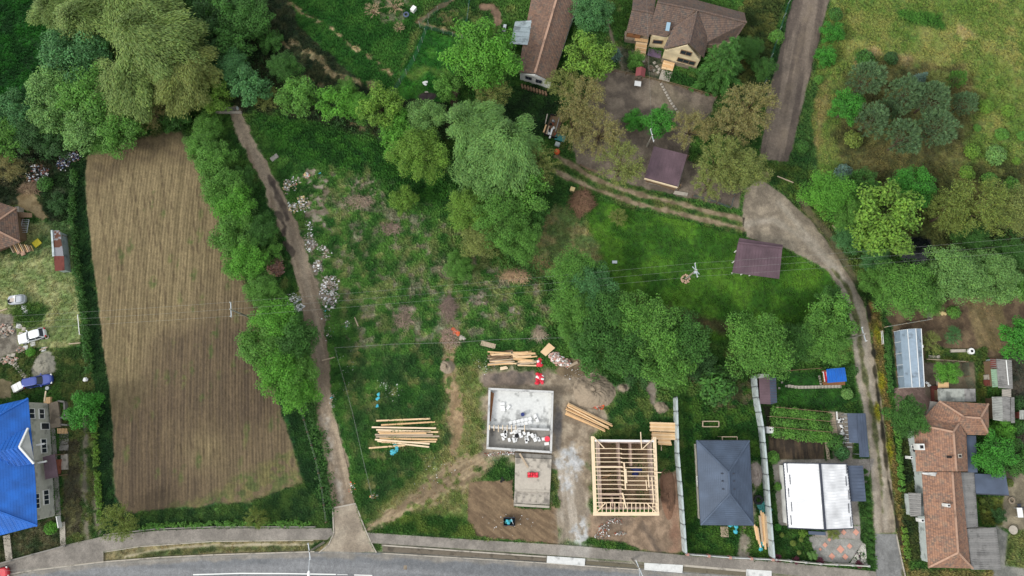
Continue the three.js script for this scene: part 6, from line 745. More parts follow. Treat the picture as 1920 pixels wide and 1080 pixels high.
tag(mb().cyl(Q([980, 777, 0.42]), Q([980, 777, 1.2]), 0.3, 0.3, 18).build('blue_barrel', M.navy), 'dark blue barrel standing on the foundation slab', 'barrel'); tag(mb().cyl(Q([969, 817, 0.39]), Q([969, 817, 0.9]), 0.32, 0.34, 16).build('black_bucket', M.black), 'black tub among the blocks on the slab', 'tub');
const cloth = (name, label, u, v, s, m, seed, n = 5) => { const g = mb(), r = rng(seed), c = G(u, v); for (let i = 0; i < n; i++) g.blob(c.x + (r() - 0.5) * s, 0.12 + 0.05 * i / n, c.z + (r() - 0.5) * s * 1.3, s * 0.32, 0.1, s * 0.3, r, 1); return tag(g.build(name, m), label, 'sheet'); };
cloth('blue_sheet', 'crumpled light blue sheet on the grass above the beam pile', 709, 744, 0.7, M.cyan, 1); cloth('blue_sheet', 'torn strip of light blue sheet below the crumpled one', 707, 763, 0.5, M.cyan, 2, 3); cloth('turquoise_sheet', 'turquoise sheet caught under the loose beams', 738, 842, 1.0, M.cyan, 3, 7); cloth('turquoise_sheet', 'turquoise sheet on the grass beside the timber pallet', 1374, 990, 1.0, M.cyan, 4, 6); cloth('turquoise_sheet', 'turquoise tarpaulin between the board stack and the fence', 1433, 955, 1.4, M.teal, 5, 9); cloth('turquoise_sheet', 'turquoise sheet at the lower end of the board stack', 1428, 1025, 0.9, M.cyan, 6, 4); cloth('orange_scrap', 'orange red scrap on the rough ground', 855, 624, 1.0, M.orange, 7, 7); cloth('white_scrap', 'white sheet scrap beside the orange one', 867, 634, 0.8, M.cement, 8, 5); cloth('black_bag', 'black bag at the edge of the bare soil', 942, 899, 0.6, M.black, 9, 4); cloth('tan_sack', 'tan sack lying in the soil garden', 1765, 583, 0.9, M.tan, 10, 4); cloth('white_sack', 'upper white sack below the enclosed lawn', 798, 159, 0.7, M.block, 11, 5); cloth('white_sack', 'smaller white sack on the dark patch', 800, 176, 0.5, M.cement, 12, 3); cloth('white_sack', 'white bag beside the greenhouse corner', 1739, 720, 0.6, M.block, 13, 4); cloth('white_sack', 'white bag at the head of the dirt road', 447, 204, 0.6, M.plasterBlue, 14, 4); cloth('green_scrap', 'tiny turquoise scrap on the rough ground near the road', 600, 326, 0.35, M.cyan, 15, 2);
// head of the dirt road: small footbridge
{ const g = thing('foot_bridge', 'narrow concrete bridge at the head of the dirt road', 'bridge', G(430, 212)); mb().box(...G(430, 212).toArray(), 4.4, 0.35, 0.35).build('parapet', M.cement, g); mb().prism([G(418, 200), G(442, 202), G(442, 212), G(420, 212)], 0, 0.1).build('deck', M.concreteDark, g); }
bit('grey_slab', 'grey slab on the verge of the dirt road', 'slab', 515, 296, (k, p) => k.box(p.x, 0, p.z, 1.4, 0.18, 0.8, 0.7), M.concreteDark); bit('white_box', 'white beehive like box at the top by the green fence', 'box', 776, 20, (k, p) => k.box(p.x, 0, p.z, 0.7, 0.8, 0.95, -0.6), M.whiteTrim);
bit('yellow_panel', 'yellow panel lying beside the tiled shed', 'panel', 70, 456, (k, p) => k.box(p.x, 0.05, p.z, 1.2, 0.12, 1.1, 0.75), M.yellow); { const g = thing('metal_bedstead', 'old metal bed frame leaning beside the tiled shed', 'frame', G(53, 430)); for (const x of [-0.55, 0.55]) { const c = G(53, 426); mb().bar(V(c.x + x, 0.8, c.z - 1.1), V(c.x + x, 0.9, c.z + 1.2), 0.08, 0.08).build('side_rail', M.galv, g); } for (let i = 0; i < 8; i++) { const c = G(53, 426); mb().bar(V(c.x - 0.55, 0.85, c.z - 1.0 + i * 0.3), V(c.x + 0.55, 0.85, c.z - 1.0 + i * 0.3), 0.06, 0.05).build('slat', M.galv, g); } }
for (let i = 0; i < 12; i++) { const a = [14 + i * 4.0, 452 + i * 0.8], p = Q([a[0], a[1], 1.5]), q = G(26 + i * 3.4, 474 - i * 0.3); tag(mb().bar(p, q.setY(0.1), 0.16, 0.06).build('leaning_plank', [M.timberGrey, M.timberOld, M.timberTan][i % 3]), 'weathered plank leaning against the tiled shed', 'plank', 'planks leaning on the tiled shed'); } for (const [u, v] of [[36, 472], [44, 475], [54, 468]]) bit('clay_slab', 'orange clay slab at the foot of the leaning planks', 'slab', u, v, (k, p) => k.box(p.x, 0.05, p.z, 0.7, 0.14, 0.8, 0.5), M.ridgeClay).userData.group = 'clay slabs by the tiled shed';
// courtyard of the cream house: well cart, well ring, stepping stones
{ const c = G(1197, 150), g = thing('roofed_well', 'small roofed well with a maroon top and pale tray in the courtyard', 'well', c); g.rotation.y = -0.15; const put = (n, m, mt) => { const k = shadows(new THREE.Mesh(m.geo(), mt)); k.name = n; g.add(k); }; put('well_shaft', mb().cyl(V(0, 0, -0.5), V(0, 0.8, -0.5), 0.5, 0.5, 14), M.stone); for (const s of [-1, 1]) for (const z of [-1.1, 0.1]) put('post', mb().bar(V(s * 0.55, 0, z), V(s * 0.55, 1.7, z), 0.1, 0.1), M.timberOld); for (const s of [-1, 1]) put('roof', mb().quad(V(0, 2.2, -1.3), V(s * 0.8, 1.7, -1.3), V(s * 0.8, 1.7, 0.3), V(0, 2.2, 0.3)).quad(V(0, 2.15, -1.3), V(0, 2.15, 0.3), V(s * 0.8, 1.65, 0.3), V(s * 0.8, 1.65, -1.3)), mat([132, 70, 72])); put('tray', mb().box(-0.1, 0.5, 1.0, 1.1, 0.12, 0.9), M.block); }
{ const g = thing('stone_well_ring', 'round stone ring in the small garden before the cream house', 'planter', G(1219, 129)); for (let i = 0; i < 14; i++) { const a = i / 14 * 6.283, p = G(1219, 129); mb().box(p.x + Math.cos(a) * 0.42, 0, p.z + Math.sin(a) * 0.42, 0.2, 0.4, 0.2, -a).build('stone', M.stone, g); } mb().cyl(G(1219, 129), G(1219, 129).setY(0.25), 0.36, 0.36, 14).build('fill', M.soil, g); }
const steps = (label, group, list, s, m) => list.forEach(([u, v, t = 0], n) => { const p = G(u, v); tag(mb().box(p.x, -0.02, p.z, s, 0.08, s * 0.9, t).build('stepping_stone', m), ORD[n] + ' ' + label, 'paving', group); });
steps('stepping stone from the top on the curved courtyard path', 'courtyard stepping stones', Array.from({ length: 11 }, (_, i) => [1240 + i * 2.8 + (i > 7 ? (i - 7) : 0), 158 + i * 5.2, 0.5]), 0.45, M.cement); steps('square stepping stone around the stone ring garden', 'garden stepping stones', [[1227, 118, 0.5], [1232, 125, 0.5], [1236, 130, 0.5], [1226, 132, 0.4], [1234, 136, 0.5], [1205, 109, 0.2], [1207, 115, 0.2]], 0.5, M.cement); steps('concrete stepping stone in the file leading to the blue estate car', 'left yard stepping stones', [[24, 677], [28, 684, 0.6], [33, 690, 0.6], [38, 696, 0.6], [43, 702, 0.6], [48, 707, 0.6], [25, 666], [17, 668], [17, 615], [24, 621], [39, 626], [45, 617], [38, 613], [8, 617]], 0.62, M.cement); steps('slab from the left on the path before the small lawn', 'small lawn path slabs', Array.from({ length: 16 }, (_, i) => [1480 + i * 6.3, 726 + (i < 3 ? -2 + i : 0.6) - i * 0.12]), 0.5, M.cement); steps('round edge stone beside the blue pavilion deck', 'pavilion edge stones', [[1536, 706], [1537, 710], [1538, 715], [1539, 720], [1474, 724], [1466, 717], [1461, 728]], 0.32, M.cement); steps('paving slab beside the old tiled house bench', 'courtyard slabs on the right', [[1744, 669], [1751, 669], [1759, 669]], 0.55, M.cement); steps('concrete slab lying by the scrapped car', 'slabs by the scrapped car', [[45, 577], [48, 584], [35, 611], [62, 645, 0.3], [48, 652, 0.2], [82, 655, 0.2]], 0.75, M.concrete);
for (const [u, v, s] of [[1547, 1022, 0.55], [1576, 1030, 0.85], [1560, 1043, 0.7], [1585, 1044, 0.65], [1593, 1024, 0.6], [1605, 998, 0.7], [1582, 998, 0.6], [1538, 1030, 0.35], [1555, 1012, 0.4]]) { const p = G(u, v); tag(mb().box(p.x, -0.01, p.z, s, 0.02, s, 0.785).build('patio_inlay', mat([206, 150, 130])), 'salmon diamond inlay in the grey patio', 'paving', 'patio inlays'); }
{ const g = thing('white_gravel_bed', 'triangular white gravel bed at the patio corner', 'bed', G(1611, 1040)); mb().prism([G(1617, 1018), G(1622, 1020), G(1626, 1058), G(1594, 1056)], -0.02, 0.08).build('gravel', mat([214, 212, 206], { map: stain, bumpMap: bumpNoise, bumpScale: 0.1 }), g); }
// street details: markings, kerbs, driveway slabs, grates
{ const line = (a, b, w, y = 0.028) => { const p = G(...a), q = G(...b), d = q.clone().sub(p).normalize(), s = V(-d.z, 0, d.x).multiplyScalar(w / 2); p.y = q.y = y; const m = mb().prism([p.clone().add(s), q.clone().add(s), q.clone().sub(s), p.clone().sub(s)], y - 0.006, y); const k = m.build('road_marking', M.paint, road); return k; };
  const L = [[362, 1077.5], [450, 1075], [540, 1075.5], [630, 1077]]; for (let i = 0; i < 3; i++) line(L[i], L[i + 1], 0.16); line([632, 1077.2], [652, 1077.6], 0.07); line([664, 1078], [698, 1079], 0.14);
}
const kerb = (label, pts, w = 0.16, h = 0.14) => { const m = mb(); for (let i = 0; i < pts.length - 1; i++) { const a = G(...pts[i]), b = G(...pts[i + 1]); a.y = b.y = h / 2; m.bar(a, b, w, h); } structure(m.build('kerb', M.cement), label); };
kerb('pale kerb between road and verge below the field', [[-30, 1084], [60, 1069.5], [195, 1053], [300, 1045], [400, 1040], [590, 1034]]); kerb('kerb on the left side of the concrete apron', [[624, 952], [626, 1000], [616, 1022], [598, 1036]]); kerb('kerb on the right side of the concrete apron', [[667, 945], [682, 985], [695, 1015], [706, 1036]]); kerb('kerb line along the gutter before the plots', [[716, 1022], [880, 1034], [1025, 1044]], 0.2); kerb('lower gutter edge before the plots', [[716, 1037], [1000, 1054], [1200, 1068]], 0.14); kerb('gutter kerb before the grey house', [[1280, 1060], [1440, 1074]], 0.3); kerb('concrete joint line across the dirt road', [[622, 953], [667, 944]], 0.2, 0.08); kerb('upper kerb of the west verge', [[196, 1035], [260, 1025], [400, 1015], [588, 1013]], 0.12, 0.1); kerb('edge line of the paved lane end', [[1680, 1001], [1688, 1040], [1698, 1085]], 0.18, 0.1);
for (const [l, a] of [['pale concrete driveway slab bridging the gutter before the bare soil', [[1026, 1042], [1097, 1047], [1096, 1061], [1025, 1055]]], ['pale concrete driveway slab bridging the gutter before the timber house', [[1208, 1055], [1280, 1059], [1279, 1074], [1208, 1068]]], ['pale concrete driveway slab bridging the gutter before the grey house', [[1399, 1067], [1446, 1070], [1446, 1090], [1399, 1085]]]]) { const k = mb().prism(a.map(([u, v]) => G(u, v)), -0.05, 0.16).build('driveway_slab', M.concretePale); tag(k, l, 'slab'); }
{ const poly = [[718, 1025], [880, 1036], [1024, 1047], [1024, 1053], [880, 1043], [718, 1034]]; structure(mb().prism(poly.map(([u, v]) => G(u, v)), -0.05, 0.012).build('gutter', mat([116, 108, 96], { map: stain })), 'open gutter channel between pavement and road'); const p2 = [[1098, 1052], [1207, 1060], [1207, 1066], [1098, 1058]]; structure(mb().prism(p2.map(([u, v]) => G(u, v)), -0.05, 0.012).build('gutter', mat([110, 104, 88], { map: stain })), 'gutter channel between the two driveway slabs'); const p3 = [[1281, 1063], [1398, 1072], [1398, 1080], [1281, 1071]]; structure(mb().prism(p3.map(([u, v]) => G(u, v)), -0.05, 0.012).build('gutter', mat([112, 106, 90], { map: stain })), 'gutter channel before the grey house'); }
bit('manhole_cover', 'square manhole cover in the road', 'cover', 760, 1064, (k, p) => k.box(p.x, 0.01, p.z, 0.5, 0.02, 0.6), M.stone);
// garden furniture and leftovers
{ const g = thing('timber_pallet', 'timber pallet lying below the grey hip roofed house', 'pallet', G(1358, 997)); for (let i = 0; i < 6; i++) { const p = G(1352 + i * 2.4, 997); mb().box(p.x, 0.12, p.z, 0.13, 0.03, 1.5, 0.02).build('slat', M.timberGrey, g); } for (const v of [990, 997, 1004]) { const p = G(1358, v); mb().box(p.x, 0, p.z, 1.2, 0.12, 0.12).build('bearer', M.timberGrey, g); } }
{ const g = thing('swing_frame', 'small rectangular metal bench frame on the back lawn of the grey house', 'frame', G(1331, 795)); const c = [G(1316, 790), G(1346, 790), G(1346, 800), G(1316, 800)]; c.forEach((p, i) => { const q = c[(i + 1) % 4]; mb().bar(p.clone().setY(0.5), q.clone().setY(0.5), 0.14, 0.08).build('rail', M.timberGrey, g); mb().bar(p, p.clone().setY(0.46), 0.1, 0.1).build('leg', M.timberGrey, g); }); }
{ const g = thing('roof_ladder_frame', 'pale frame behind the grey hip roof', 'frame', G(1368, 822)); const c = [[1354, 819], [1382, 819]].map(([u, v]) => P(u, v, 2.2)); mb().bar(c[0], c[1], 0.12, 0.12).build('rail', M.timberGrey, g); for (const p of c) { mb().bar(V(p.x, 0, p.z), V(p.x, 2.15, p.z), 0.1, 0.1).build('leg', M.timberGrey, g); mb().bar(p.clone(), p.clone().add(V(0, 0, 0.8)), 0.1, 0.1).build('arm', M.timberGrey, g); } }
{ const g = thing('white_cistern', 'white square tank beside the panel fence', 'tank', G(1440, 806)); const p = G(1440, 806); mb().box(p.x, 0, p.z, 1.1, 1.0, 1.0).build('tank', M.white, g); mb().cyl(V(p.x, 1.0, p.z), V(p.x, 1.08, p.z), 0.12, 0.12, 10).build('cap', M.black, g); }
for (const [l, a, b] of [['upper vine wire on timber posts', [1453, 764], [1550, 773]], ['middle vine wire on timber posts', [1440, 781], [1548, 790]], ['lower vine wire on timber posts', [1437, 800], [1550, 810]]]) { const g = thing('vine_trellis', l, 'trellis', G(...a), 'vine trellises'); const p = G(...a), q = G(...b); mb().bar(p.clone().setY(1.3), q.clone().setY(1.3), 0.07, 0.07).build('top_rail', M.timberOld, g); for (let i = 0; i <= 4; i++) { const c = p.clone().lerp(q, i / 4); mb().bar(c, c.clone().setY(1.3), 0.1, 0.1).build('post', M.timberGrey, g); } }
{ const g = thing('garden_walkway', 'narrow plank walkway beside the vegetable plot', 'walkway', G(1550, 845)); for (let i = 0; i < 9; i++) { const p = G(1549 + i * 0.5, 826 + i * 4.2); mb().box(p.x, 0, p.z, 0.5, 0.08, 0.32).build('plank', M.timberGrey, g); } } { const g = thing('slab_walkway', 'slatted walkway right of the vine rows', 'walkway', G(1562, 795)); for (let i = 0; i < 10; i++) { const p = G(1559 + i * 0.7, 775 + i * 4.6); mb().box(p.x, 0, p.z, 0.9, 0.08, 0.34).build('plank', M.timberGrey, g); } const a = G(1566, 772), b = G(1567, 788); a.y = b.y = 0.5; mb().bar(a, b, 0.15, 0.1).build('white_rail', M.whiteTrim, g); }
heap('garden_pots', 'white and dark pots crowded beside the slate carport', [[1576, 790, 6, 8, 0.3], [1579, 810, 5, 12, 0.3], [1582, 825, 5, 8, 0.2]], [M.block, M.black, M.block, M.concrete], 46, 0.14, 0.34, 71, 'pots');
heap('flower_bed_plants', 'dark plants dotted over the white gravel bed', [[1610, 1042, 10, 14, 0.1]], [mat([46, 66, 46]), mat([70, 40, 60])], 26, 0.12, 0.28, 72, 'plants');
{ const g = thing('junk_trailer', 'cluttered junk trailer at the start of the wheel track', 'trailer', G(1030, 240)); g.userData.category = 'trailer'; const fr = [G(1020, 255), G(1043, 262), G(1056, 222), G(1032, 218)]; mb().prism(fr, 0.3, 0.42).build('bed', M.timberOld, g); for (let i = 0; i < 4; i++) { const a = fr[i].clone().setY(0.7), b = fr[(i + 1) % 4].clone().setY(0.7); mb().bar(a, b, 0.08, 0.5).build('side_board', M.black, g); } for (const [a, b, m, w] of [[[1022, 236], [1026, 218], M.cement, 0.16], [[1030, 263], [1035, 245], M.block, 0.28], [[1019, 252], [1024, 238], M.timberTan, 0.3], [[1024, 256], [1029, 240], M.timberGrey, 0.2], [[1041, 250], [1049, 222], M.metal, 0.1]]) { const p = G(...a).setY(0.8), q = G(...b).setY(0.85); mb().bar(p, q, w, 0.12).build('scrap_plank', m, g); } const r = rng(9); for (let i = 0; i < 12; i++) { const p = G(1026 + r() * 18, 224 + r() * 34); mb().blob(p.x, 0.6, p.z, 0.25, 0.2, 0.25, r, 0).build('scrap_piece', [M.block, M.black, M.brick, M.metal][i % 4], g); } for (const [u, v] of [[1022, 240], [1050, 246]]) { const p = G(u, v); mb().cyl(V(p.x - 0.1, 0.3, p.z), V(p.x + 0.1, 0.3, p.z), 0.3, 0.3, 12).build('wheel', M.rubber, g); } }
bit('teal_tank', 'dusty teal sheet metal lid beside the junk trailer', 'lid', 1050, 261, (k, p) => k.box(p.x, 0.4, p.z, 1.7, 0.25, 1.1, -0.3), M.teal); bit('pale_crate', 'pale blue crate below the teal lid', 'crate', 1045, 272, (k, p) => k.box(p.x, 0, p.z, 0.8, 0.5, 0.7, -0.3), M.plasterBlue); { const c = G(1044, 287), g = thing('orange_drum', 'orange concrete mixer drum at the junk trailer', 'mixer', c); mb().cyl(V(c.x, 0.2, c.z), V(c.x, 0.7, c.z), 0.42, 0.5, 16).build('drum', M.orange, g); mb().cyl(V(c.x, 0.7, c.z), V(c.x, 1.05, c.z), 0.5, 0.3, 16).build('drum_cone', M.orange, g); for (const s of [-1, 1]) mb().bar(V(c.x + s * 0.5, 0, c.z), V(c.x + s * 0.5, 0.6, c.z), 0.08, 0.08).build('stand', M.black, g); }
bit('tan_crate', 'tan crate behind the brown brush pile', 'crate', 1073, 356, (k, p) => k.box(p.x, 0, p.z, 0.75, 0.5, 0.7, -0.3), M.tan); bit('metal_bath', 'small metal bath in the lawn corner', 'bath', 1152, 492, (k, p) => k.box(p.x, 0, p.z, 0.8, 0.3, 0.45), M.galv);
{ const g = thing('lawn_mower', 'small machine with black seat by the barn', 'machine', G(946, 55)); const p = G(946, 55); mb().box(p.x, 0.2, p.z, 0.5, 0.4, 1.2, -0.2).build('body', M.galv, g); mb().box(p.x - 0.1, 0.6, p.z + 0.3, 0.4, 0.15, 0.4).build('seat', M.black, g); for (const [x, z] of [[-0.4, -0.5], [0.4, -0.5], [-0.4, 0.6], [0.4, 0.6]]) mb().cyl(V(p.x + x - 0.08, 0.2, p.z + z), V(p.x + x + 0.08, 0.2, p.z + z), 0.2, 0.2, 10).build('wheel', M.rubber, g); }
{ const g = thing('goal_frame', 'thin white pole lying at the edge of the left lawn', 'pole', G(148, 605)); mb().bar(P(145.5, 590, 1.0), P(149, 627, 1.0), 0.08, 0.08).build('bar', M.whiteTrim, g); for (const [u, v] of [[145.5, 590], [149, 627]]) { const p = P(u, v, 1); mb().bar(V(p.x, 0, p.z), V(p.x, 1, p.z), 0.06, 0.06).build('leg', M.whiteTrim, g); } }
for (const [a, b, l] of [[[0, 584], [15, 579], 'white pipe at the left edge below the scrapped car'], [[75, 657], [90, 651], 'white board lying below the silver car'], [[130, 645], [152, 643], 'thin branch at the corner of the left lawn'], [[1457, 331], [1487, 343], 'pale timber pole lying on the verge by the lane'], [[1560, 423], [1568, 431], 'short pale stick at the outer lane edge'], [[1620, 516], [1627, 529], 'grey stake lying near the lane'], [[665, 595], [672, 612], 'pale lath on the rough ground'], [[604, 676], [628, 670], 'stake lying in the grass by the string corner']]) { const p = G(...a), q = G(...b); p.y = q.y = 0.12; tag(mb().bar(p, q, 0.16, 0.12).build('lying_pole', M.timberGrey), l, 'pole'); }
{ const g = thing('garden_bench_set', 'white garden table with dark chairs on the right courtyard', 'table', G(1905, 955)); const p = G(1906, 960); mb().box(p.x, 0.7, p.z, 0.8, 0.06, 1.4).build('table_top', M.block, g); for (const [x, z] of [[-0.3, -0.6], [0.3, -0.6], [-0.3, 0.6], [0.3, 0.6]]) mb().bar(V(p.x + x, 0, p.z + z), V(p.x + x, 0.7, p.z + z), 0.06, 0.06).build('leg', M.galv, g); } for (const [u, v, l] of [[1907, 947, 'dark garden chair above the white table'], [1912, 953, 'dark garden chair right of the white table']]) { const g = thing('garden_chair', l, 'chair', G(u, v)); const p = G(u, v); mb().box(p.x, 0.4, p.z, 0.5, 0.06, 0.5).build('seat', M.darkTrim, g); mb().box(p.x, 0.45, p.z - 0.24, 0.5, 0.45, 0.05).build('backrest', M.darkTrim, g); for (const [x, z] of [[-0.2, -0.2], [0.2, -0.2], [-0.2, 0.2], [0.2, 0.2]]) mb().bar(V(p.x + x, 0, p.z + z), V(p.x + x, 0.4, p.z + z), 0.05, 0.05).build('leg', M.darkTrim, g); }
{ const c = G(1897, 993), m = mb(); m.cyl(V(c.x, 0, c.z), V(c.x, 0.35, c.z), 0.55, 0.65, 20); tag(m.build('stone_basin', M.cement), 'round pale basin on the right courtyard', 'basin'); } { const c = G(1896, 938), t = shadows(new THREE.Mesh(new THREE.TorusGeometry(0.42, 0.14, 8, 22).rotateX(Math.PI / 2), M.stone)); t.position.set(c.x, 0.12, c.z); t.name = 'stone_ring'; tag(t, 'stone ring fireplace above the white table', 'fireplace'); scene.add(t); }
{ const c = G(1818, 659), m = mb(); m.cyl(V(c.x, 0, c.z), V(c.x, 0.5, c.z), 0.45, 0.5, 16); tag(m.build('white_tub', M.block), 'round white tub with a dark hole above the hen run', 'tub'); const k = mb().cyl(V(c.x + 0.05, 0.5, c.z), V(c.x + 0.05, 0.54, c.z), 0.2, 0.2, 12); tag(k.build('tub_hole_disc', M.black), 'black disc painted as the dark hole of the white tub', 'lid'); } bit('pale_trough', 'long pale trough on the grass above the hen run', 'trough', 1795, 658, (k, p) => k.box(p.x, 0, p.z, 2.4, 0.3, 0.45, 0.02), M.cement); { const c = G(92, 728), m = mb(); m.cyl(V(c.x, 0, c.z), V(c.x, 0.5, c.z), 0.28, 0.3, 14); tag(m.build('metal_churn', M.metal), 'grey metal tub beside the terrace of the blue house', 'tub'); } bit('wooden_hatch', 'tan wooden hatch at the terrace of the blue house', 'hatch', 92, 751, (k, p) => k.box(p.x, 0, p.z, 1.0, 0.5, 1.0, 0.1), M.timberTan); { const c = G(162, 712), m = mb(); m.blob(c.x, 0.25, c.z, 0.35, 0.3, 0.35, rng(2), 1); tag(m.build('white_bundle', M.block), 'white bundle on the strip beside the field', 'bundle'); }  // black disc on the white tub: the shade of its hole as colour
{ const g = thing('front_path', 'concrete path from the pavement to the blue roofed house', 'path', G(118, 1000)); mb().prism([G(112, 980), G(122, 978), G(124, 1022), G(114, 1025)], -0.05, 0.1).build('slab', M.cement, g); { const a = P(105, 968, 1), b = P(109, 990, 1); a.y = b.y = 0.5; mb().bar(a, b, 0.12, 1).build('gate_leaf', M.whiteTrim, g); } } { const g = thing('side_path', 'concrete path at the bottom left corner of the blue roofed house', 'path', G(15, 1030)); mb().prism([G(6, 1005), G(19, 1002), G(24, 1048), G(12, 1053)], -0.05, 0.1).build('slab', M.cement, g); }
{ const pond = [[1690, 455], [1735, 440], [1748, 470], [1730, 495], [1700, 498], [1685, 480]].map(([u, v]) => G(u, v)); const k = mb().prism(pond, -0.3, 0.01).build('pond', new THREE.MeshPhysicalMaterial({ color: rgb(14, 18, 22), roughness: 0.12 })); structure(k, 'small dark pond under the trees'); }
// ---------------------------------------------------------------- trees: trunk with limbs, crown of leaf sprays
// crown geometries are centred on the trunk; y = 0 is the middle of the crown; R = 1 unit stays in metres
function crownGeo(kind, seed, R) {
  const r = rng(seed), L = new LB(), up = V(0, 1, 0), lob = [r() * 9, r() * 9];
  const outline = (d) => (kind === 'round' ? 0.76 : 0.66) + (kind === 'round' ? 0.44 : 0.62) * fbm(3 + d.x * 1.9 + lob[0], 3 + d.z * 1.9 + d.y + lob[1], seed, 3);
  if (kind === 'broad' || kind === 'round' || kind === 'soft') {
    const flat = kind === 'round' ? 0.85 : 0.72, size = kind === 'soft' ? 0.22 : 0.28, nc = Math.round((kind === 'round' ? 20 : 23) * Math.pow(R, 1.15) / 2 + 10);
    for (let c = 0; c < nc; c++) {
      const d = rdir(r); if (d.y < -0.35) d.y *= -0.8; const o = outline(d), q = 0.35 + 0.65 * Math.pow(r(), 0.5);
      const rc = R * (0.12 + 0.13 * r()) + 0.2, C = V(d.x * R * o * q, d.y * R * flat * o * q, d.z * R * o * q), k = 0.82 + 0.36 * r();
      const n = Math.round(36 + 165 * rc * rc / (size / 0.3));
      for (let i = 0; i < n; i++) {
        const e = rdir(r); if (e.y < 0 && r() < 0.6) e.y *= -1; const far = r() < 0.06 ? 1.4 : 1, along = e.dot(d), p = C.clone().addScaledVector(e, rc * far * (0.4 + 0.66 * Math.sqrt(r()))).addScaledVector(d, along * rc * 0.4); p.y -= 0.25 * e.y * rc;
        const nn = e.clone().multiplyScalar(0.8).addScaledVector(rdir(r), 0.75).addScaledVector(up, 0.3).normalize(), dir = rdir(r).cross(nn).normalize();
        L.leaf(p, nn, size * (0.7 + 0.8 * r()), size * (0.4 + 0.4 * r()), dir, tone(r, k));
      }
    }
  } else if (kind === 'willow') {
    const nc = Math.round(16 * R), flow = r() * 6.28;
    for (let c = 0; c < nc; c++) {
      const d = rdir(r); if (d.y < -0.2) d.y *= -1; const o = outline(d), q = 0.4 + 0.6 * Math.sqrt(r()), rc = R * (0.12 + 0.10 * r()) + 0.25;
      const C = V(d.x * R * o * q, d.y * R * 0.7 * o * q, d.z * R * o * q), k = 0.82 + 0.34 * r();
      const fl = V(d.x + 0.5 * Math.cos(flow), -0.25, d.z + 0.5 * Math.sin(flow)).normalize();
      const n = Math.round(60 + 170 * rc * rc);
      for (let i = 0; i < n; i++) {
        const e = rdir(r); if (e.y < 0 && r() < 0.7) e.y *= -1; const p = C.clone().addScaledVector(e, rc * (0.4 + 0.65 * Math.sqrt(r()))).addScaledVector(fl, (r() - 0.3) * rc * 1.4);
        const dir = fl.clone().addScaledVector(rdir(r), 0.45).normalize(), nn = e.clone().addScaledVector(rdir(r), 0.8).addScaledVector(up, 0.5).cross(dir).cross(dir).multiplyScalar(-1).normalize();
        L.leaf(p, nn, 0.5 * (0.6 + 0.7 * r()), 0.13 * (0.7 + 0.6 * r()), dir, tone(r, k, 0.2));
      }
    }
  } else if (kind === 'pine') {
    const nt = Math.round(150 * R);
    for (let c = 0; c < nt; c++) {
      const d = rdir(r); if (d.y < -0.1) d.y *= -1; const o = outline(d), q = 0.4 + 0.6 * Math.sqrt(r());
      const C = V(d.x * R * o * q * 0.9, d.y * R * 1.05 * o * q, d.z * R * o * q * 0.9), ax = V(d.x, d.y * 0.7 + 0.45, d.z).normalize(), k = 0.75 + 0.45 * r();
      for (let i = 0; i < 12; i++) { const dir = ax.clone().addScaledVector(rdir(r), 0.55).normalize(), nn = rdir(r).cross(dir).normalize(), l = 0.34 + 0.3 * r(); L.leaf(C.clone().addScaledVector(dir, l * 0.5 + 0.1 * r()), nn, l, 0.085, dir, tone(r, k, 0.22)); }
    }
  } else if (kind === 'spruce') {
    for (let t = 0; t < 12; t++) { const y = R * (-0.9 + t * 0.18), rr = R * (1 - t * 0.078), nb = 17 - t;
      for (let b = 0; b < nb; b++) { const a = (b + r() * 1.3) / nb * 6.283, len = rr * (0.62 + 0.45 * r()), bd = V(Math.cos(a), -0.12, Math.sin(a)).normalize(), sd = V(-Math.sin(a), 0, Math.cos(a)), k = 0.8 + 0.4 * r();
        const n = Math.round(24 * len); for (let i = 0; i < n; i++) { const s = 0.15 + 0.85 * Math.sqrt(r()), side = (r() - 0.5) * 2, p = V(0, y, 0).addScaledVector(bd, len * s).addScaledVector(sd, side * len * 0.26 * (1.2 - s)); p.y += (r() - 0.5) * 0.25 + 0.25 * s * s;
          const dir = bd.clone().addScaledVector(sd, side * 1.1).addScaledVector(rdir(r), 0.3).normalize(), nn = V(0, 1, 0).addScaledVector(rdir(r), 0.5).cross(dir).cross(dir).multiplyScalar(-1).normalize(); L.leaf(p, nn, 0.4 + 0.3 * r(), 0.15, dir, tone(r, k, 0.22)); } } }
  } else if (kind === 'sparse' || kind === 'bare') { // branches show between few young leaves
    const nb = Math.round(13 * R), tw = kind === "bare" ? [1.5, 1.35, 1.2] : [1.5, 1.25, 1.2];
    for (let b = 0; b < nb; b++) {
      const d = rdir(r); if (d.y < -0.15) d.y *= -1; const o = outline(d), tip = V(d.x * R * o, d.y * R * 0.72 * o, d.z * R * o), mid = tip.clone().multiplyScalar(0.5).addScaledVector(rdir(r), R * 0.12);
      const root = V(0, -R * 0.5, 0); L.strip(root.clone().lerp(mid, 0.25), mid, 0.05, tw); L.strip(mid, tip, 0.035, tw);
      for (let i = 0; i < 17; i++) { const s = mid.clone().lerp(tip, r()), e = s.clone().addScaledVector(d.clone().addScaledVector(rdir(r), 1.3).normalize(), R * (0.08 + 0.16 * r())); L.strip(s, e, 0.022, tw);
        const nl = kind === 'bare' ? 0 : 5; for (let j = 0; j < nl; j++) { const p = s.clone().lerp(e, 0.2 + 0.9 * r()).addScaledVector(rdir(r), 0.28), nn = rdir(r).addScaledVector(up, 0.9).normalize(), dir = rdir(r).cross(nn).normalize(); L.leaf(p, nn, 0.2 + 0.16 * r(), 0.1 + 0.06 * r(), dir, tone(r, 0.95, 0.3)); } }
    }
  } else { // shrub
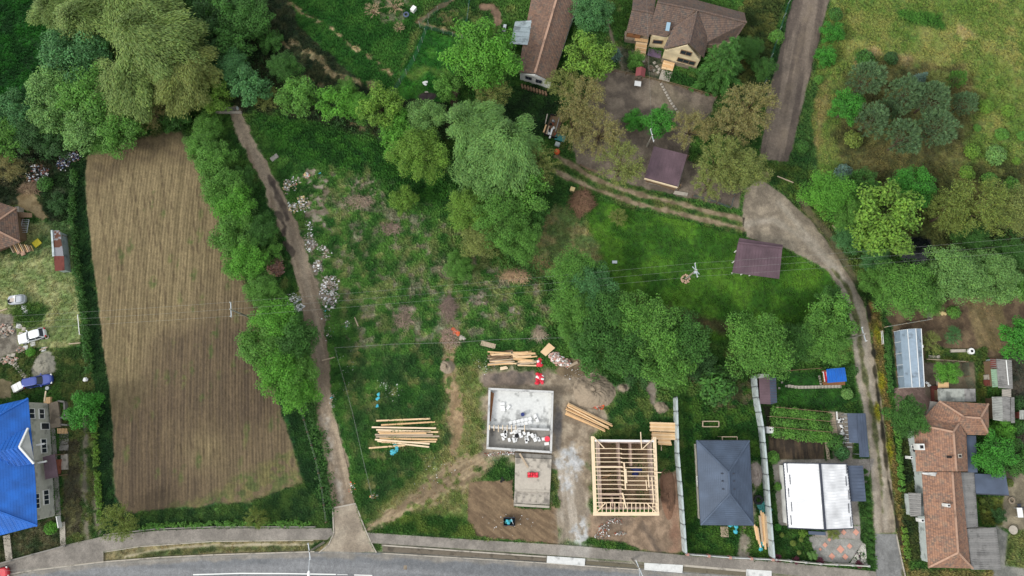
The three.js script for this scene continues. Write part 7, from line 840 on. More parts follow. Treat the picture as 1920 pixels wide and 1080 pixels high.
    const n = Math.round(420 * R * R); for (let i = 0; i < n; i++) { const d = rdir(r); if (d.y < 0) d.y *= -0.9; const o = outline(d), p = V(d.x * R * o, d.y * R * 0.8 * o, d.z * R * o).multiplyScalar(0.55 + 0.48 * Math.sqrt(r())), nn = d.clone().addScaledVector(rdir(r), 0.8).addScaledVector(up, 0.3).normalize(), dir = rdir(r).cross(nn).normalize(); L.leaf(p, nn, 0.22 + 0.2 * r(), 0.12 + 0.1 * r(), dir, tone(r, 1, 0.32)); }
  }
  return L.geo();
}
const PROTO = { broad: [4, 3], round: [3, 3], soft: [4.2, 2], willow: [6, 2], pine: [3, 3], spruce: [4, 1], sparse: [4.4, 3], bare: [3, 2], shrub: [1.3, 4] };
const protoGeo = {}; { let s = 5000; for (const [k, [R, n]] of Object.entries(PROTO)) protoGeo[k] = Array.from({ length: n }, () => crownGeo(k, s++, R)); }
const trunkGeo = (() => { const m = mb(), r = rng(71); m.cyl(V(0, -1, 0), V(0.03, -0.35, 0.02), 0.075, 0.05, 7); for (let i = 0; i < 7; i++) { const a = i * 0.9 + r(), s = V(0.03, -0.42 + 0.05 * r(), 0.02), e = V(Math.cos(a) * (0.4 + 0.25 * r()), 0.0 + 0.35 * r(), Math.sin(a) * (0.4 + 0.25 * r())); m.cyl(s, e, 0.035, 0.008, 5); } m.cyl(V(0.03, -0.36, 0.02), V(0.05, 0.4, -0.02), 0.048, 0.01, 6); return m.geo(); })();
const barkMat = new THREE.MeshStandardMaterial({ color: rgb(92, 78, 62), roughness: 1, bumpMap: bumpNoise, bumpScale: 0.03 });
const leafMats = {}; // base colours of the foliage
for (const [k, c] of Object.entries({ mid: [92, 144, 52], bright: [90, 152, 42], dark: [64, 114, 38], deep: [52, 94, 38], lime: [108, 148, 48], silver: [112, 156, 80], willow: [122, 148, 76], teal: [78, 132, 72], olive: [126, 140, 70], brown: [138, 136, 82], pine: [100, 134, 88], bluish: [104, 136, 122], vivid: [64, 138, 36], yellow: [116, 136, 56], red: [146, 112, 100], straw: [176, 160, 138], grey: [150, 140, 130], maroon: [104, 46, 66] }))
  leafMats[k] = new THREE.MeshPhysicalMaterial({ color: rgb(...c), vertexColors: true, roughness: 0.85, transmission: 0.2, thickness: 0, side: THREE.DoubleSide });
let treeCount = 0;
// u, v, r: where the crown shows in the aerial photograph and its radius in pixels; hgt: height of the crown's middle above ground in crown radii
function tree(u, v, rpx, kind, mat, label, category = 'tree', group = 'trees', hgt) {
  const n = treeCount++, rad0 = rpx * MPX, hk = hgt ?? (kind === 'shrub' ? 0.35 : kind === 'pine' ? 1.0 : kind === 'bare' ? 0.6 : 0.95), hc = Math.max(0.3, Math.min(8.5, rad0 * hk + (rad0 > 2.5 ? 1 : 0)));
  const at = P(u, v, hc), rad = rad0 * (CAM_H - hc) / CAM_H * 1.06, ground = V(at.x, 0, at.z), g = thing(({ shrub: 'shrub', pine: 'pine_tree', spruce: 'spruce_tree', willow: 'willow_tree' })[kind] || (category === 'bush' ? 'bush' : 'leafy_tree'), label, category, ground, group);
  const set = protoGeo[kind], gg = set[n % set.length], s = rad / PROTO[kind][0], crown = shadows(new THREE.Mesh(gg, leafMats[mat]));
  crown.name = 'crown'; crown.position.y = hc; crown.rotation.y = (n * 2.399) % 6.283; crown.scale.set(s, s * (0.9 + 0.2 * ((n * 0.618) % 1)), s); g.add(crown);
  const t = shadows(new THREE.Mesh(trunkGeo, barkMat)); t.name = 'trunk'; t.position.y = hc; t.scale.set(rad * 0.9, hc + 0.1, rad * 0.9); if (kind === 'shrub') t.scale.set(rad * 0.7, hc + 0.05, rad * 0.7); t.rotation.y = n; g.add(t);
  return g;
}
const NW = 'trees of the north-west wood', HL = 'trees lining the dirt road', CW = 'trees of the central wood', RB = 'trees behind the building plots', HO = 'trees around the brown roofed house', NE = 'pines and shrubs on the straw meadow', EA = 'trees east of the lane', GD = 'garden trees', SH = 'shrubs';
for (const a of [
  // north-west corner
  [118, 15, 52, 'willow', 'willow', 'yellowish willow touching the top edge beside the dark lawn', 'tree', NW], [185, 30, 70, 'willow', 'willow', 'broad pale willow second from the dark lawn at the top', 'tree', NW], [265, 25, 75, 'willow', 'willow', 'grey green willow in the middle of the top left willows', 'tree', NW], [300, 95, 80, 'willow', 'willow', 'large olive willow above the field corner', 'tree', NW], [350, 150, 62, 'willow', 'olive', 'olive brown willow nearest the head of the dirt road', 'tree', NW], [245, 165, 66, 'willow', 'willow', 'green grey willow leaning over the round silvery trees', 'tree', NW],
  [150, 115, 62, 'broad', 'teal', 'round blue green tree at the edge of the dark lawn', 'tree', NW], [105, 165, 50, 'broad', 'silver', 'silvery tree on the left rim of the wood by the lawn', 'tree', NW], [175, 180, 60, 'broad', 'mid', 'full green tree in the middle of the top left wood', 'tree', NW], [115, 215, 46, 'broad', 'silver', 'pale tree low on the left rim of the wood', 'tree', NW], [165, 242, 48, 'broad', 'silver', 'pale leafed tree at the top left corner of the field', 'tree', NW], [222, 238, 46, 'broad', 'mid', 'green tree on the north edge of the ploughed field', 'tree', NW], [200, 268, 30, 'soft', 'mid', 'small green tree hanging over the field corner', 'tree', NW], [278, 205, 42, 'sparse', 'brown', 'thin brownish tree north of the field', 'tree', NW], [330, 225, 26, 'round', 'dark', 'low green tree at the top of the field', 'tree', NW],
  [28, 215, 44, 'broad', 'teal', 'dark blue green tree at the left edge under the lawn', 'tree', NW], [15, 262, 40, 'broad', 'mid', 'bright leafed tree at the left edge above the scrap heap', 'tree', NW], [60, 255, 38, 'broad', 'deep', 'dark tree between the left edge and the wood', 'tree', NW], [100, 268, 30, 'round', 'deep', 'low dark tree above the rubbish heap', 'tree', NW], [15, 318, 30, 'sparse', 'brown', 'brownish thin tree above the tiled shed', 'tree', NW],
  [310, 10, 40, 'broad', 'deep', 'deep green tree behind the willows at the top', 'tree', NW], [385, 40, 42, 'broad', 'deep', 'dark crown right of the willows near the top', 'tree', NW], [425, 15, 42, 'round', 'dark', 'dark round tree at the top between wood and meadow', 'tree', NW], [475, 35, 44, 'broad', 'dark', 'bushy dark tree left of the straw streaked meadow', 'tree', NW], [440, 82, 38, 'round', 'dark', 'dark green tree halfway up the wood edge', 'tree', NW], [400, 100, 34, 'broad', 'deep', 'deep shaded tree right of the olive willow', 'tree', NW], [440, 130, 36, 'soft', 'teal', 'bluish fine leafed tree above the road head', 'tree', NW], [472, 170, 36, 'round', 'teal', 'bluish round tree right of the road head', 'tree', NW], [404, 182, 30, 'round', 'lime', 'lime yellow tree right at the head of the dirt road', 'tree', NW], [360, 5, 30, 'round', 'dark', 'small dark tree at the top behind the willows', 'tree', NW], [510, 80, 24, 'round', 'dark', 'small dark tree at the foot of the straw streaks', 'tree', NW],
  // strip north of the rough ground
  [503, 185, 26, 'sparse', 'olive', 'thin olive tree right of the bluish round tree', 'tree', CW], [535, 125, 30, 'soft', 'dark', 'dark soft tree below the meadow straw', 'tree', CW], [562, 180, 38, 'round', 'mid', 'plump green tree left of the yellow green row', 'tree', CW], [632, 195, 34, 'round', 'bright', 'bright green tree starting the yellow green row', 'tree', CW], [650, 172, 22, 'soft', 'mid', 'small paler tree behind the bright row', 'tree', CW], [680, 205, 30, 'soft', 'bright', 'narrow bright tree in the middle of the row', 'tree', CW], [715, 205, 40, 'round', 'lime', 'yellow green tree below the green mesh fence', 'tree', CW], [745, 235, 30, 'round', 'bright', 'green tree in front of the yellow green one', 'tree', CW], [797, 222, 36, 'broad', 'silver', 'compact silvery tree below the white sacks', 'tree', CW], [752, 270, 34, 'round', 'bright', 'leafy bright tree jutting into the rough ground', 'tree', CW], [790, 292, 50, 'soft', 'lime', 'wide yellow green tree above the small lone tree', 'tree', CW], [838, 165, 26, 'round', 'mid', 'small green tree beside the enclosed lawn', 'tree', CW],
  [905, 100, 64, 'broad', 'bright', 'large vivid green tree left of the tiled barn', 'tree', CW], [918, 172, 36, 'sparse', 'olive', 'brownish tree below the large vivid tree', 'tree', CW],
  [890, 245, 54, 'willow', 'silver', 'silvery willow at the top of the central wood', 'tree', CW], [950, 290, 64, 'willow', 'silver', 'biggest silver green willow of the central wood', 'tree', CW], [905, 320, 52, 'soft', 'silver', 'pale tree on the west side of the central wood', 'tree', CW], [1005, 305, 42, 'sparse', 'olive', 'olive tree beside the start of the wheel track', 'tree', CW], [985, 360, 42, 'round', 'mid', 'green tree south of the big silver willow', 'tree', CW], [880, 395, 40, 'soft', 'lime', 'feathery lime tree below the silver willows', 'tree', CW], [935, 415, 48, 'soft', 'mid', 'green feathery tree in the heart of the central wood', 'tree', CW], [905, 450, 36, 'soft', 'olive', 'light olive tree on the slope above the brush', 'tree', CW], [975, 455, 36, 'soft', 'mid', 'green tree bordering the pale hay corner', 'tree', CW], [1000, 405, 28, 'round', 'dark', 'small dark tree between wood and hay corner', 'tree', CW], [860, 500, 26, 'soft', 'mid', 'low green tree above the fallen branches', 'tree', CW], [757, 378, 25, 'round', 'lime', 'small lone lime green tree on the rough ground', 'tree', CW],
  // along the field
  [390, 235, 26, 'broad', 'mid', 'topmost tree of the row beside the dirt road', 'tree', HL], [383, 272, 30, 'broad', 'mid', 'second tree of the row beside the dirt road', 'tree', HL], [402, 305, 36, 'broad', 'mid', 'third tree of the row beside the dirt road', 'tree', HL], [415, 352, 38, 'broad', 'mid', 'fourth tree of the row, bulging over the field', 'tree', HL], [452, 345, 28, 'soft', 'dark', 'dark slim tree on the road side of the upper row', 'tree', HL], [445, 395, 40, 'broad', 'bright', 'bright tree halfway along the upper row', 'tree', HL], [440, 445, 40, 'broad', 'mid', 'full tree in the lower half of the upper row', 'tree', HL], [485, 435, 32, 'soft', 'dark', 'dark tree between the row and the patched road', 'tree', HL], [465, 490, 38, 'broad', 'bright', 'bright tree near the bottom of the upper row', 'tree', HL], [495, 545, 32, 'soft', 'mid', 'last low tree of the upper row by the wires', 'tree', HL], [505, 470, 24, 'round', 'mid', 'small green tree beside the reddish bush', 'tree', HL],
  [520, 600, 42, 'broad', 'bright', 'top tree of the dense clump below the wires', 'tree', HL], [500, 650, 42, 'broad', 'mid', 'left tree of the dense clump, over the field edge', 'tree', HL], [550, 640, 40, 'broad', 'dark', 'dark tree of the dense clump touching the road', 'tree', HL], [525, 690, 42, 'broad', 'bright', 'middle tree of the dense clump', 'tree', HL], [562, 700, 36, 'broad', 'mid', 'right tree of the dense clump beside the road', 'tree', HL], [555, 735, 36, 'broad', 'bright', 'bottom tree of the dense clump', 'tree', HL],
  // behind the plots
  [1075, 505, 42, 'soft', 'mid', 'top tree of the belt behind the building plots', 'tree', RB], [1110, 540, 44, 'soft', 'teal', 'bluish tree near the top of the belt', 'tree', RB], [1075, 570, 42, 'soft', 'mid', 'fine leafed tree on the west rim of the belt', 'tree', RB], [1130, 590, 44, 'broad', 'dark', 'dark tree inside the bend of the belt', 'tree', RB], [1120, 645, 48, 'broad', 'dark', 'large dark tree above the soil mound', 'tree', RB], [1085, 625, 34, 'soft', 'mid', 'green tree right of the rubble heap', 'tree', RB], [1185, 600, 44, 'broad', 'mid', 'tree on the north rim of the belt by the lawn', 'tree', RB], [1175, 655, 46, 'broad', 'dark', 'dark rounded tree in the middle of the belt', 'tree', RB], [1235, 620, 50, 'broad', 'mid', 'widest tree of the belt', 'tree', RB], [1285, 640, 46, 'broad', 'dark', 'tree at the east end of the dark belt', 'tree', RB], [1245, 680, 46, 'broad', 'mid', 'lowest tree of the belt above the panel fence', 'tree', RB], [1200, 690, 30, 'round', 'deep', 'small deep green tree under the belt', 'tree', RB], [1310, 680, 28, 'round', 'deep', 'shaded low tree between belt and pale tree', 'tree', RB], [1345, 725, 34, 'shrub', 'dark', 'green thicket at the back of the hip roofed plot', 'bush', SH],
  [1418, 656, 58, 'soft', 'mid', 'big pale rounded tree behind the maroon shed', 'tree', RB], [1538, 634, 44, 'soft', 'mid', 'pale round tree above the blue pavilion', 'tree', RB], [1500, 640, 36, 'soft', 'dark', 'tree between the pale round ones', 'tree', RB], [1560, 595, 38, 'round', 'mid', 'green tree on the inside of the lane bend', 'tree', RB], [1555, 562, 24, 'round', 'dark', 'small dark tree on the lawn edge by the lane', 'tree', RB],
  // homestead
  [1112, 25, 38, 'broad', 'teal', 'grey green tree between barn and cream house', 'tree', HO], [1105, 110, 44, 'round', 'lime', 'lime green tree right of the tiled barn', 'tree', HO], [1060, 160, 34, 'sparse', 'olive', 'thin tree at the south end of the barn', 'tree', HO], [1090, 190, 48, 'sparse', 'brown', 'brown budding tree at the west side of the courtyard', 'tree', HO], [1075, 235, 40, 'sparse', 'brown', 'brown budding tree above the junk trailer', 'tree', HO], [1125, 250, 46, 'sparse', 'brown', 'brown budding tree in the lower courtyard', 'tree', HO], [1165, 310, 46, 'sparse', 'olive', 'olive budding tree left of the small maroon roof', 'tree', HO], [1358, 112, 58, 'spruce', 'dark', 'green spruce standing before the cream gable', 'tree', HO], [1405, 200, 52, 'sparse', 'brown', 'ochre budding tree beside the soil lane', 'tree', HO], [1375, 240, 46, 'sparse', 'brown', 'ochre budding tree behind the maroon roof', 'tree', HO], [1295, 245, 40, 'sparse', 'brown', 'brown budding tree at the stepping stones', 'tree', HO], [1350, 305, 52, 'sparse', 'olive', 'olive tree right of the small maroon roof', 'tree', HO], [1390, 320, 42, 'soft', 'olive', 'leafier olive tree at the lane corner', 'tree', HO], [1330, 345, 34, 'sparse', 'olive', 'low olive tree below the small maroon roof', 'tree', HO], [1235, 228, 30, 'round', 'vivid', 'vivid green round tree in the courtyard', 'tree', HO, 0.7], [1188, 230, 21, 'round', 'vivid', 'smaller vivid green bush left of the round courtyard tree', 'bush', HO, 0.6], [1156, 100, 14, 'spruce', 'bluish', 'small blue spruce by the garden path', 'tree', HO], [1190, 114, 18, 'round', 'mid', 'small green tree beside the timber stairs', 'tree', HO, 0.6], [1090, 60, 16, 'shrub', 'mid', 'shrub beside the barn roof', 'bush', SH], [1405, 95, 26, 'soft', 'dark', 'dark tree behind the spruce', 'tree', HO], [1430, 130, 22, 'soft', 'dark', 'dark tree on the verge of the soil lane', 'tree', HO], [1455, 70, 15, 'shrub', 'mid', 'green shrub on the lane verge near the top', 'bush', SH],
  // meadow
  [1565, 28, 14, 'shrub', 'dark', 'topmost green shrub of the three beside the soil lane', 'bush', SH, 0.7], [1557, 65, 22, 'round', 'vivid', 'middle bright shrub of the three beside the soil lane', 'bush', SH, 0.6], [1547, 106, 20, 'round', 'vivid', 'lowest bright shrub of the three beside the soil lane', 'bush', SH, 0.6], [1535, 150, 9, 'shrub', 'mid', 'tiny shrub on the verge under the bright ones', 'bush', SH], [1586, 204, 31, 'round', 'vivid', 'vivid green ball shaped tree beside the pines', 'tree', NE, 0.8],
  [1622, 152, 37, 'pine', 'pine', 'grey green pine at the top left of the pine group', 'tree', NE], [1690, 182, 36, 'pine', 'pine', 'pine in the middle of the group with a bare top', 'tree', NE], [1742, 190, 37, 'pine', 'pine', 'pine on the right of the middle one', 'tree', NE], [1632, 228, 34, 'pine', 'pine', 'pine just right of the vivid ball tree', 'tree', NE], [1690, 262, 36, 'pine', 'pine', 'lowest pine of the group', 'tree', NE], [1752, 242, 38, 'pine', 'pine', 'pine at the lower right of the group', 'tree', NE], [1662, 205, 22, 'pine', 'pine', 'smaller pine hemmed in by the others', 'tree', NE], [1728, 145, 16, 'spruce', 'bluish', 'small blue spruce above the pine group', 'tree', NE], [1756, 152, 24, 'sparse', 'olive', 'olive larch beside the blue spruce', 'tree', NE, 0.7], [1790, 150, 19, 'pine', 'mid', 'small light tipped pine at the upper right', 'tree', NE], [1803, 196, 26, 'pine', 'pine', 'dark low pine on the right flank', 'tree', NE], [1620, 112, 18, 'shrub', 'dark', 'dark shrub above the top left pine', 'bush', SH], [1670, 110, 14, 'shrub', 'deep', 'deep green low shrub north of the pines', 'bush', SH],
  [1847, 200, 15, 'shrub', 'lime', 'yellow green shrub right of the pines', 'bush', SH], [1890, 208, 13, 'shrub', 'lime', 'yellow shrub near the right edge', 'bush', SH], [1878, 252, 13, 'shrub', 'mid', 'small shrub below the yellow ones', 'bush', SH], [1832, 240, 8, 'shrub', 'mid', 'tiny green shrub between the yellow ones', 'bush', SH], [1822, 284, 16, 'shrub', 'lime', 'lime shrub of the lower meadow', 'bush', SH], [1865, 292, 19, 'shrub', 'silver', 'pale silvery shrub of the lower meadow', 'bush', SH], [1905, 303, 8, 'shrub', 'lime', 'tiny lime shrub next to a stone', 'bush', SH], [1812, 325, 15, 'shrub', 'lime', 'shrub above the yellow green trees', 'bush', SH], [1853, 338, 16, 'shrub', 'mid', 'green shrub between the lime and the right one', 'bush', SH], [1895, 348, 16, 'shrub', 'mid', 'green shrub near the right edge above the trees', 'bush', SH], [1916, 255, 10, 'shrub', 'mid', 'green shrub cut by the right edge', 'bush', SH], [1600, 262, 18, 'shrub', 'yellow', 'yellowish low shrub under the vivid ball tree', 'bush', SH], [1505, 275, 14, 'shrub', 'dark', 'shrub on the verge at the foot of the soil lane', 'bush', SH],
  // east
  [1552, 368, 44, 'soft', 'bright', 'green tree on the outer side of the lane bend', 'tree', EA], [1585, 395, 34, 'soft', 'mid', 'tree tucked between the lane and the large pale tree', 'tree', EA], [1613, 345, 26, 'round', 'dark', 'dark round tree above the large pale tree', 'tree', EA], [1580, 325, 18, 'shrub', 'bluish', 'bluish shrub above the lane bend', 'bush', SH], [1712, 355, 38, 'broad', 'vivid', 'glossy vivid green tree right of the dark round one', 'tree', EA], [1655, 415, 60, 'round', 'lime', 'large round pale yellow green tree by the pond', 'tree', EA], [1590, 445, 26, 'soft', 'teal', 'bluish tree at the outer lane edge', 'tree', EA], [1640, 485, 26, 'soft', 'teal', 'bluish low tree under the pale tree', 'tree', EA], [1830, 385, 64, 'sparse', 'yellow', 'wide yellow tree with visible branches', 'tree', EA], [1775, 400, 42, 'sparse', 'yellow', 'yellowish tree left of the wide yellow one', 'tree', EA], [1885, 395, 46, 'soft', 'olive', 'olive tree at the right edge above the wires', 'tree', EA], [1820, 445, 30, 'soft', 'dark', 'shaded tree under the wires', 'tree', EA], [1690, 540, 52, 'soft', 'mid', 'green tree above the greenhouse', 'tree', EA], [1735, 565, 28, 'soft', 'mid', 'low tree between the two above the gardens', 'tree', EA], [1785, 510, 50, 'soft', 'silver', 'pale leafed tree right of the pond', 'tree', EA], [1862, 522, 44, 'soft', 'silver', 'pale round tree near the right edge', 'tree', EA], [1905, 540, 28, 'round', 'mid', 'tree cut by the right edge below the wires', 'tree', EA], [1640, 530, 28, 'soft', 'mid', 'tree at the lane above the greenhouse', 'tree', EA], [1895, 480, 30, 'soft', 'dark', 'dark tree on the right edge', 'tree', EA],
  // gardens
  [1905, 635, 36, 'round', 'vivid', 'vivid tree at the right edge of the soil garden', 'tree', GD, 0.7], [1700, 778, 32, 'broad', 'dark', 'dark green tree at the corner of the old tiled house', 'tree', GD], [1775, 697, 21, 'round', 'bright', 'bright tree inside the hen run', 'tree', GD], [1785, 628, 17, 'sparse', 'teal', 'thin bluish tree in the soil garden', 'tree', GD, 0.6], [1745, 645, 20, 'sparse', 'olive', 'thin olive tree right of the greenhouse', 'tree', GD, 0.6], [1858, 850, 34, 'round', 'vivid', 'bright tree in the courtyard of the old tiled house', 'tree', GD, 0.7], [1880, 808, 20, 'round', 'bright', 'bright smaller tree below the corrugated shed', 'tree', GD, 0.7], [1903, 858, 28, 'round', 'dark', 'dark bush by the right edge beside the courtyard', 'bush', GD, 0.5], [1870, 965, 12, 'round', 'deep', 'dark round shrub in the small courtyard bed', 'bush', SH, 0.5], [1787, 585, 12, 'shrub', 'mid', 'shrub next to the tan sack in the soil garden', 'bush', SH], [1912, 760, 16, 'shrub', 'deep', 'deep green shrub at the right edge by the sheds', 'bush', SH], [1905, 800, 16, 'shrub', 'dark', 'shrub at the right edge below the small grey roof', 'bush', SH], [1588, 738, 11, 'shrub', 'silver', 'pale shrub on the small lawn by the lane', 'bush', SH], [1595, 695, 12, 'shrub', 'dark', 'shrub between the blue pavilion and the lane', 'bush', SH], [1450, 858, 11, 'shrub', 'mid', 'green shrub at the corner of the vegetable plot', 'bush', SH], [1566, 830, 16, 'shrub', 'dark', 'leafy shrub right of the vegetable plot', 'bush', SH], [1578, 850, 14, 'shrub', 'teal', 'bluish shrub below the leafy one', 'bush', SH],
  [166, 771, 32, 'round', 'vivid', 'vivid small tree between the blue house and the field', 'tree', GD, 0.6], [226, 980, 34, 'sparse', 'yellow', 'yellowish tree at the bottom left field corner', 'tree', GD, 0.7], [480, 972, 20, 'sparse', 'yellow', 'yellowish small tree beside the pavement', 'tree', GD, 0.7], [58, 660, 9, 'shrub', 'bright', 'small shrub beside the silver car', 'bush', SH], [97, 990, 11, 'shrub', 'bright', 'small shrub in front of the blue roofed house', 'bush', SH], [518, 502, 16, 'shrub', 'red', 'reddish bush at the roadside', 'bush', SH], [700, 20, 20, 'bare', 'straw', 'larger leafless bush on the meadow', 'bush', SH], [740, 12, 20, 'bare', 'straw', 'leafless bush at the top beside the white box', 'bush', SH], [748, 52, 13, 'bare', 'straw', 'small leafless bush by the green fence', 'bush', SH], [1158, 408, 17, 'sparse', 'olive', 'small yellow green tree on the lawn near the brush pile', 'tree', GD, 0.6], [115, 385, 20, 'round', 'deep', 'dark bush beside the dirt patch', 'bush', SH, 0.4], [85, 345, 16, 'shrub', 'dark', 'shrub next to the scrap timber', 'bush', SH]
]) tree(...a);
// white house garden: conifers along the lane, clipped shrubs, maroon shrubs
for (let i = 0; i < 13; i++) tree(1624 + i * 1.05 + (i % 2), 884 + i * 13.6, 5.5, 'spruce', 'dark', ORD[i] + ' small conifer from the top in the row along the lane', 'bush', 'conifers in the row along the lane', 0.9);
for (const [u, v, r, k, m, l] of [[1504, 1000, 7, 'round', 'lime', 'clipped shrub at the south west corner of the white house'], [1562, 1000, 9, 'round', 'olive', 'spreading shrub at the entrance of the white house'], [1523, 1040, 8, 'round', 'silver', 'whitish shrub at the patio edge'], [1466, 1003, 4, 'shrub', 'yellow', 'tiny shrub topmost on the front lawn'], [1487, 1018, 5, 'shrub', 'yellow', 'small shrub in the middle of the front lawn'], [1502, 1012, 4, 'shrub', 'yellow', 'small shrub next to the patio on the front lawn'], [1498, 1036, 4, 'shrub', 'olive', 'small shrub low on the front lawn'], [1458, 1046, 6, 'round', 'maroon', 'maroon shrub at the fence corner'], [1492, 1050, 6, 'round', 'maroon', 'maroon shrub in the front fence, second from the corner'], [1538, 1052, 6, 'round', 'maroon', 'maroon shrub in the front fence by the patio'], [1610, 1058, 6, 'round', 'maroon', 'maroon shrub beside the white gravel bed'], [1458, 912, 7, 'shrub', 'mid', 'green shrub between fence and white house'], [1458, 988, 6, 'shrub', 'vivid', 'bright shrub at the corner of the front lawn'], [1841, 938, 5, 'shrub', 'yellow', 'upper yellow flowering shrub in the courtyard bed'], [1844, 958, 4, 'shrub', 'yellow', 'lower yellow flowering shrub in the courtyard bed'], [1892, 905, 7, 'shrub', 'yellow', 'yellow shrub beside the dark grey awning']]) tree(u, v, r, k, m, l, 'bush', SH, 0.6);
// hedges and weeds that read as one mass
function thicket(name, label, line, mat, dens, R, h, group, kind = 'stuff', seed = 1) {
  const r = rng(seed + 8100), L = new LB(); const pts = line.map(([u, v, w = 10]) => [P(u, v), w * MPX / 2]);
  for (let s = 0; s < pts.length - 1; s++) { const [a, wa] = pts[s], [b, wb] = pts[s + 1], len = a.distanceTo(b), n = Math.round(len * dens), side = V(-(b.z - a.z), 0, b.x - a.x).normalize();
    for (let i = 0; i < n; i++) { const t = r(), q = (r() * 2 - 1), w = wa + (wb - wa) * t, c = a.clone().lerp(b, t).addScaledVector(side, q * w), hh = h * (0.3 + 0.9 * fbm(c.x * 0.7, c.z * 0.7, 61, 2)) * (1 - 0.5 * q * q), k = 0.7 + 0.5 * vnoise(c.x * 0.8, c.z * 0.8, 63);
      for (let j = 0; j < 16; j++) { const e = rdir(r), nn = e.clone().addScaledVector(rdir(r), 0.6).addScaledVector(V(0, 1, 0), 0.8).normalize(), dir = rdir(r).cross(nn).normalize(), p = c.clone().addScaledVector(e, R * r()); p.y = 0.05 + hh * Math.sqrt(r()); L.leaf(p, nn, 0.2 + 0.22 * r(), 0.1 + 0.12 * r(), dir, tone(r, k, 0.25)); } } }
  const g = L.geo(); g.computeBoundingBox(); const c = g.boundingBox.getCenter(V(0, 0, 0)); c.y = 0; g.translate(-c.x, 0, -c.z); const m = shadows(new THREE.Mesh(g, leafMats[mat])); m.position.copy(c); m.name = numbered(name); m.userData.kind = kind; tag(m, label, 'hedge', group); scene.add(m); return m;
}
thicket('hedge', 'long dark hedge on the left edge of the ploughed field', [[142, 320, 10], [140, 420, 10], [150, 520, 12], [162, 600, 12], [172, 700, 10]], 'dark', 9, 0.45, 1.7, 'hedges', 'thing', 1);
thicket('hedge', 'yellow green hedge line between the blue house plot and the field', [[178, 760, 7], [183, 860, 8], [190, 980, 9]], 'lime', 9, 0.35, 1.0, 'hedges', 'thing', 2);
thicket('hedge', 'trimmed hedge along the pavement below the field', [[262, 988, 8], [330, 984, 8], [470, 981, 8], [585, 982, 7]], 'mid', 8, 0.35, 0.8, 'hedges', 'thing', 3);
thicket('hedge', 'clipped narrow hedge left of the greenhouse', [[1660, 625, 9], [1668, 735, 9]], 'dark', 12, 0.3, 0.9, 'hedges', 'thing', 4);
thicket('hedge', 'narrow hedge strip between the lane and the old tiled house', [[1680, 800, 9], [1690, 920, 10]], 'mid', 10, 0.3, 0.9, 'hedges', 'thing', 5);
thicket('hedge', 'yellow green shrubs in the strip below the corrugated porch', [[1694, 990, 8], [1702, 1045, 9]], 'lime', 9, 0.3, 0.6, 'hedges', 'thing', 6);
for (const [l, d, w] of [['upper row of leafy vines in the garden', 0, 12], ['middle row of leafy vines in the garden', 1, 13], ['lower row of leafy vines in the garden', 2, 16]]) thicket('vine_row', l, [[1445, 771 + d * 18, w + 3], [1500, 778 + d * 18, w + 3], [1553, 785 + d * 17, w + 3]], 'mid', 30, 0.6, 1.6, 'vine rows in the garden', 'thing', 10 + d);
thicket('undergrowth', 'dark undergrowth on the floor of the top left wood', [[330, 60, 60], [420, 110, 80], [520, 150, 70], [640, 215, 50], [760, 250, 50], [840, 240, 50]], 'deep', 9, 0.8, 1.6, undefined, 'stuff', 20);
thicket('undergrowth', 'green undergrowth in the central wood', [[860, 330, 60], [920, 400, 90], [930, 470, 70], [1000, 500, 50], [1050, 540, 40]], 'dark', 9, 0.8, 1.4, undefined, 'stuff', 21);
thicket('undergrowth', 'undergrowth beneath the tree belt behind the plots', [[1060, 560, 60], [1120, 660, 60], [1220, 690, 50], [1330, 700, 40], [1400, 690, 30]], 'dark', 8, 0.8, 1.3, undefined, 'stuff', 22);
thicket('undergrowth', 'undergrowth below the trees lining the dirt road', [[395, 220, 20], [420, 320, 50], [470, 430, 60], [505, 540, 40], [530, 640, 50], [575, 740, 40], [600, 830, 30], [618, 960, 26]], 'dark', 7, 0.8, 1.1, undefined, 'stuff', 23);
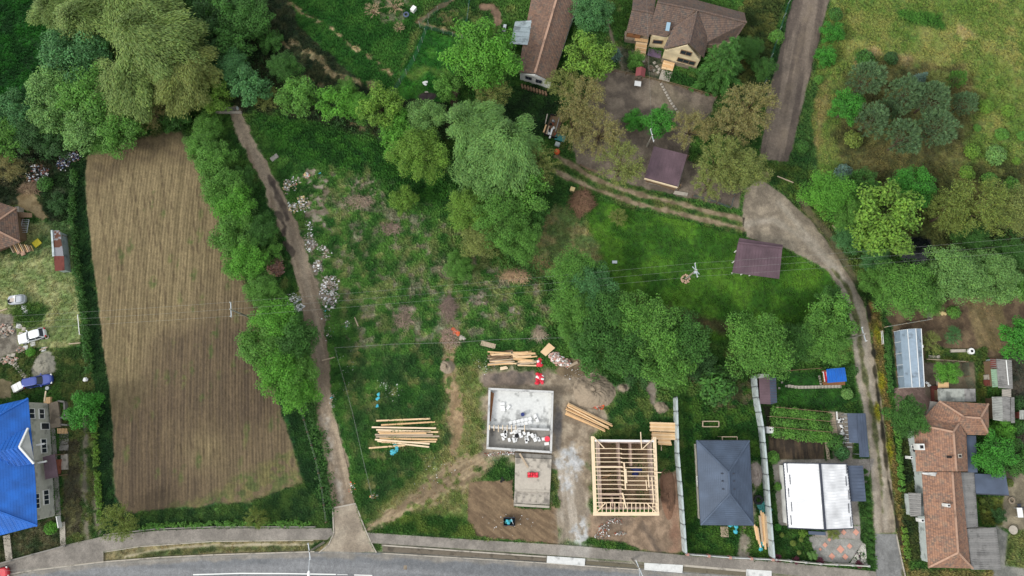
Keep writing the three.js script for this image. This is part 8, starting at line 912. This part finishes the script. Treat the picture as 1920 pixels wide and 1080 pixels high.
thicket('undergrowth', 'undergrowth in the copse east of the lane', [[1590, 360, 60], [1650, 480, 50], [1740, 520, 40], [1860, 470, 50], [1920, 440, 40]], 'dark', 7, 0.8, 1.2, undefined, 'stuff', 24);
thicket('undergrowth', 'undergrowth under the left edge trees', [[-10, 230, 60], [60, 280, 60], [140, 285, 30]], 'deep', 7, 0.8, 1.2, undefined, 'stuff', 25);
// grass tufts over everything that the ground map grows, coloured as the ground there
{
  const bl = mb(), r = rng(4); for (let i = 0; i < 5; i++) { const a = i * 1.256 + r(), x = Math.cos(a) * 0.12, z = Math.sin(a) * 0.12, px = -Math.sin(a) * 0.07, pz = Math.cos(a) * 0.07; bl.tri(V(x * 0.2 - px, 0, z * 0.2 - pz), V(x * 0.2 + px, 0, z * 0.2 + pz), V(x * 1.5, 0.2 + 0.1 * r(), z * 1.5)); }
  const pts = [], rr = rng(77); for (let k = 0; k < 900000 && pts.length < 300000; k++) { const x = GX0 + rr() * (GX1 - GX0), z = GZ0 + rr() * (GZ1 - GZ0), i = Math.floor(gi(x)), j = Math.floor(gj(z)), v = gveg[j * GW + i] ?? 0; if (rr() < v * 0.8) pts.push([x, z, v, j * GW + i]); }
  const gm = new THREE.MeshStandardMaterial({ color: 0xffffff, roughness: 1, side: THREE.DoubleSide }), im = new THREE.InstancedMesh(bl.geo(), gm, pts.length), M = new THREE.Matrix4(), q = new THREE.Quaternion(), c = new THREE.Color();
  pts.forEach(([x, z, v, k], n) => { const s = (0.45 + 0.9 * rr()) * (0.45 + 0.75 * v) * (0.6 + 0.8 * fbm(x * 0.5, z * 0.5, 41, 2)); q.setFromAxisAngle(V(0, 1, 0), rr() * 6.28); M.compose(V(x, -0.1, z), q, V(s * 1.25, s, s * 1.25)); im.setMatrixAt(n, M); const t = 0.85 + 0.5 * rr(); c.setRGB(lin(gcol[k * 3]) * t * (0.95 + 0.2 * rr()) * 1.25, lin(gcol[k * 3 + 1]) * t * 1.25, lin(gcol[k * 3 + 2]) * t * 1.2); im.setColorAt(n, c); });
  im.name = 'grass'; shadows(im); stuff(im, 'short and rough grass growing over the plots', 'grass'); scene.add(im);
}
renderer.render(scene, camera);
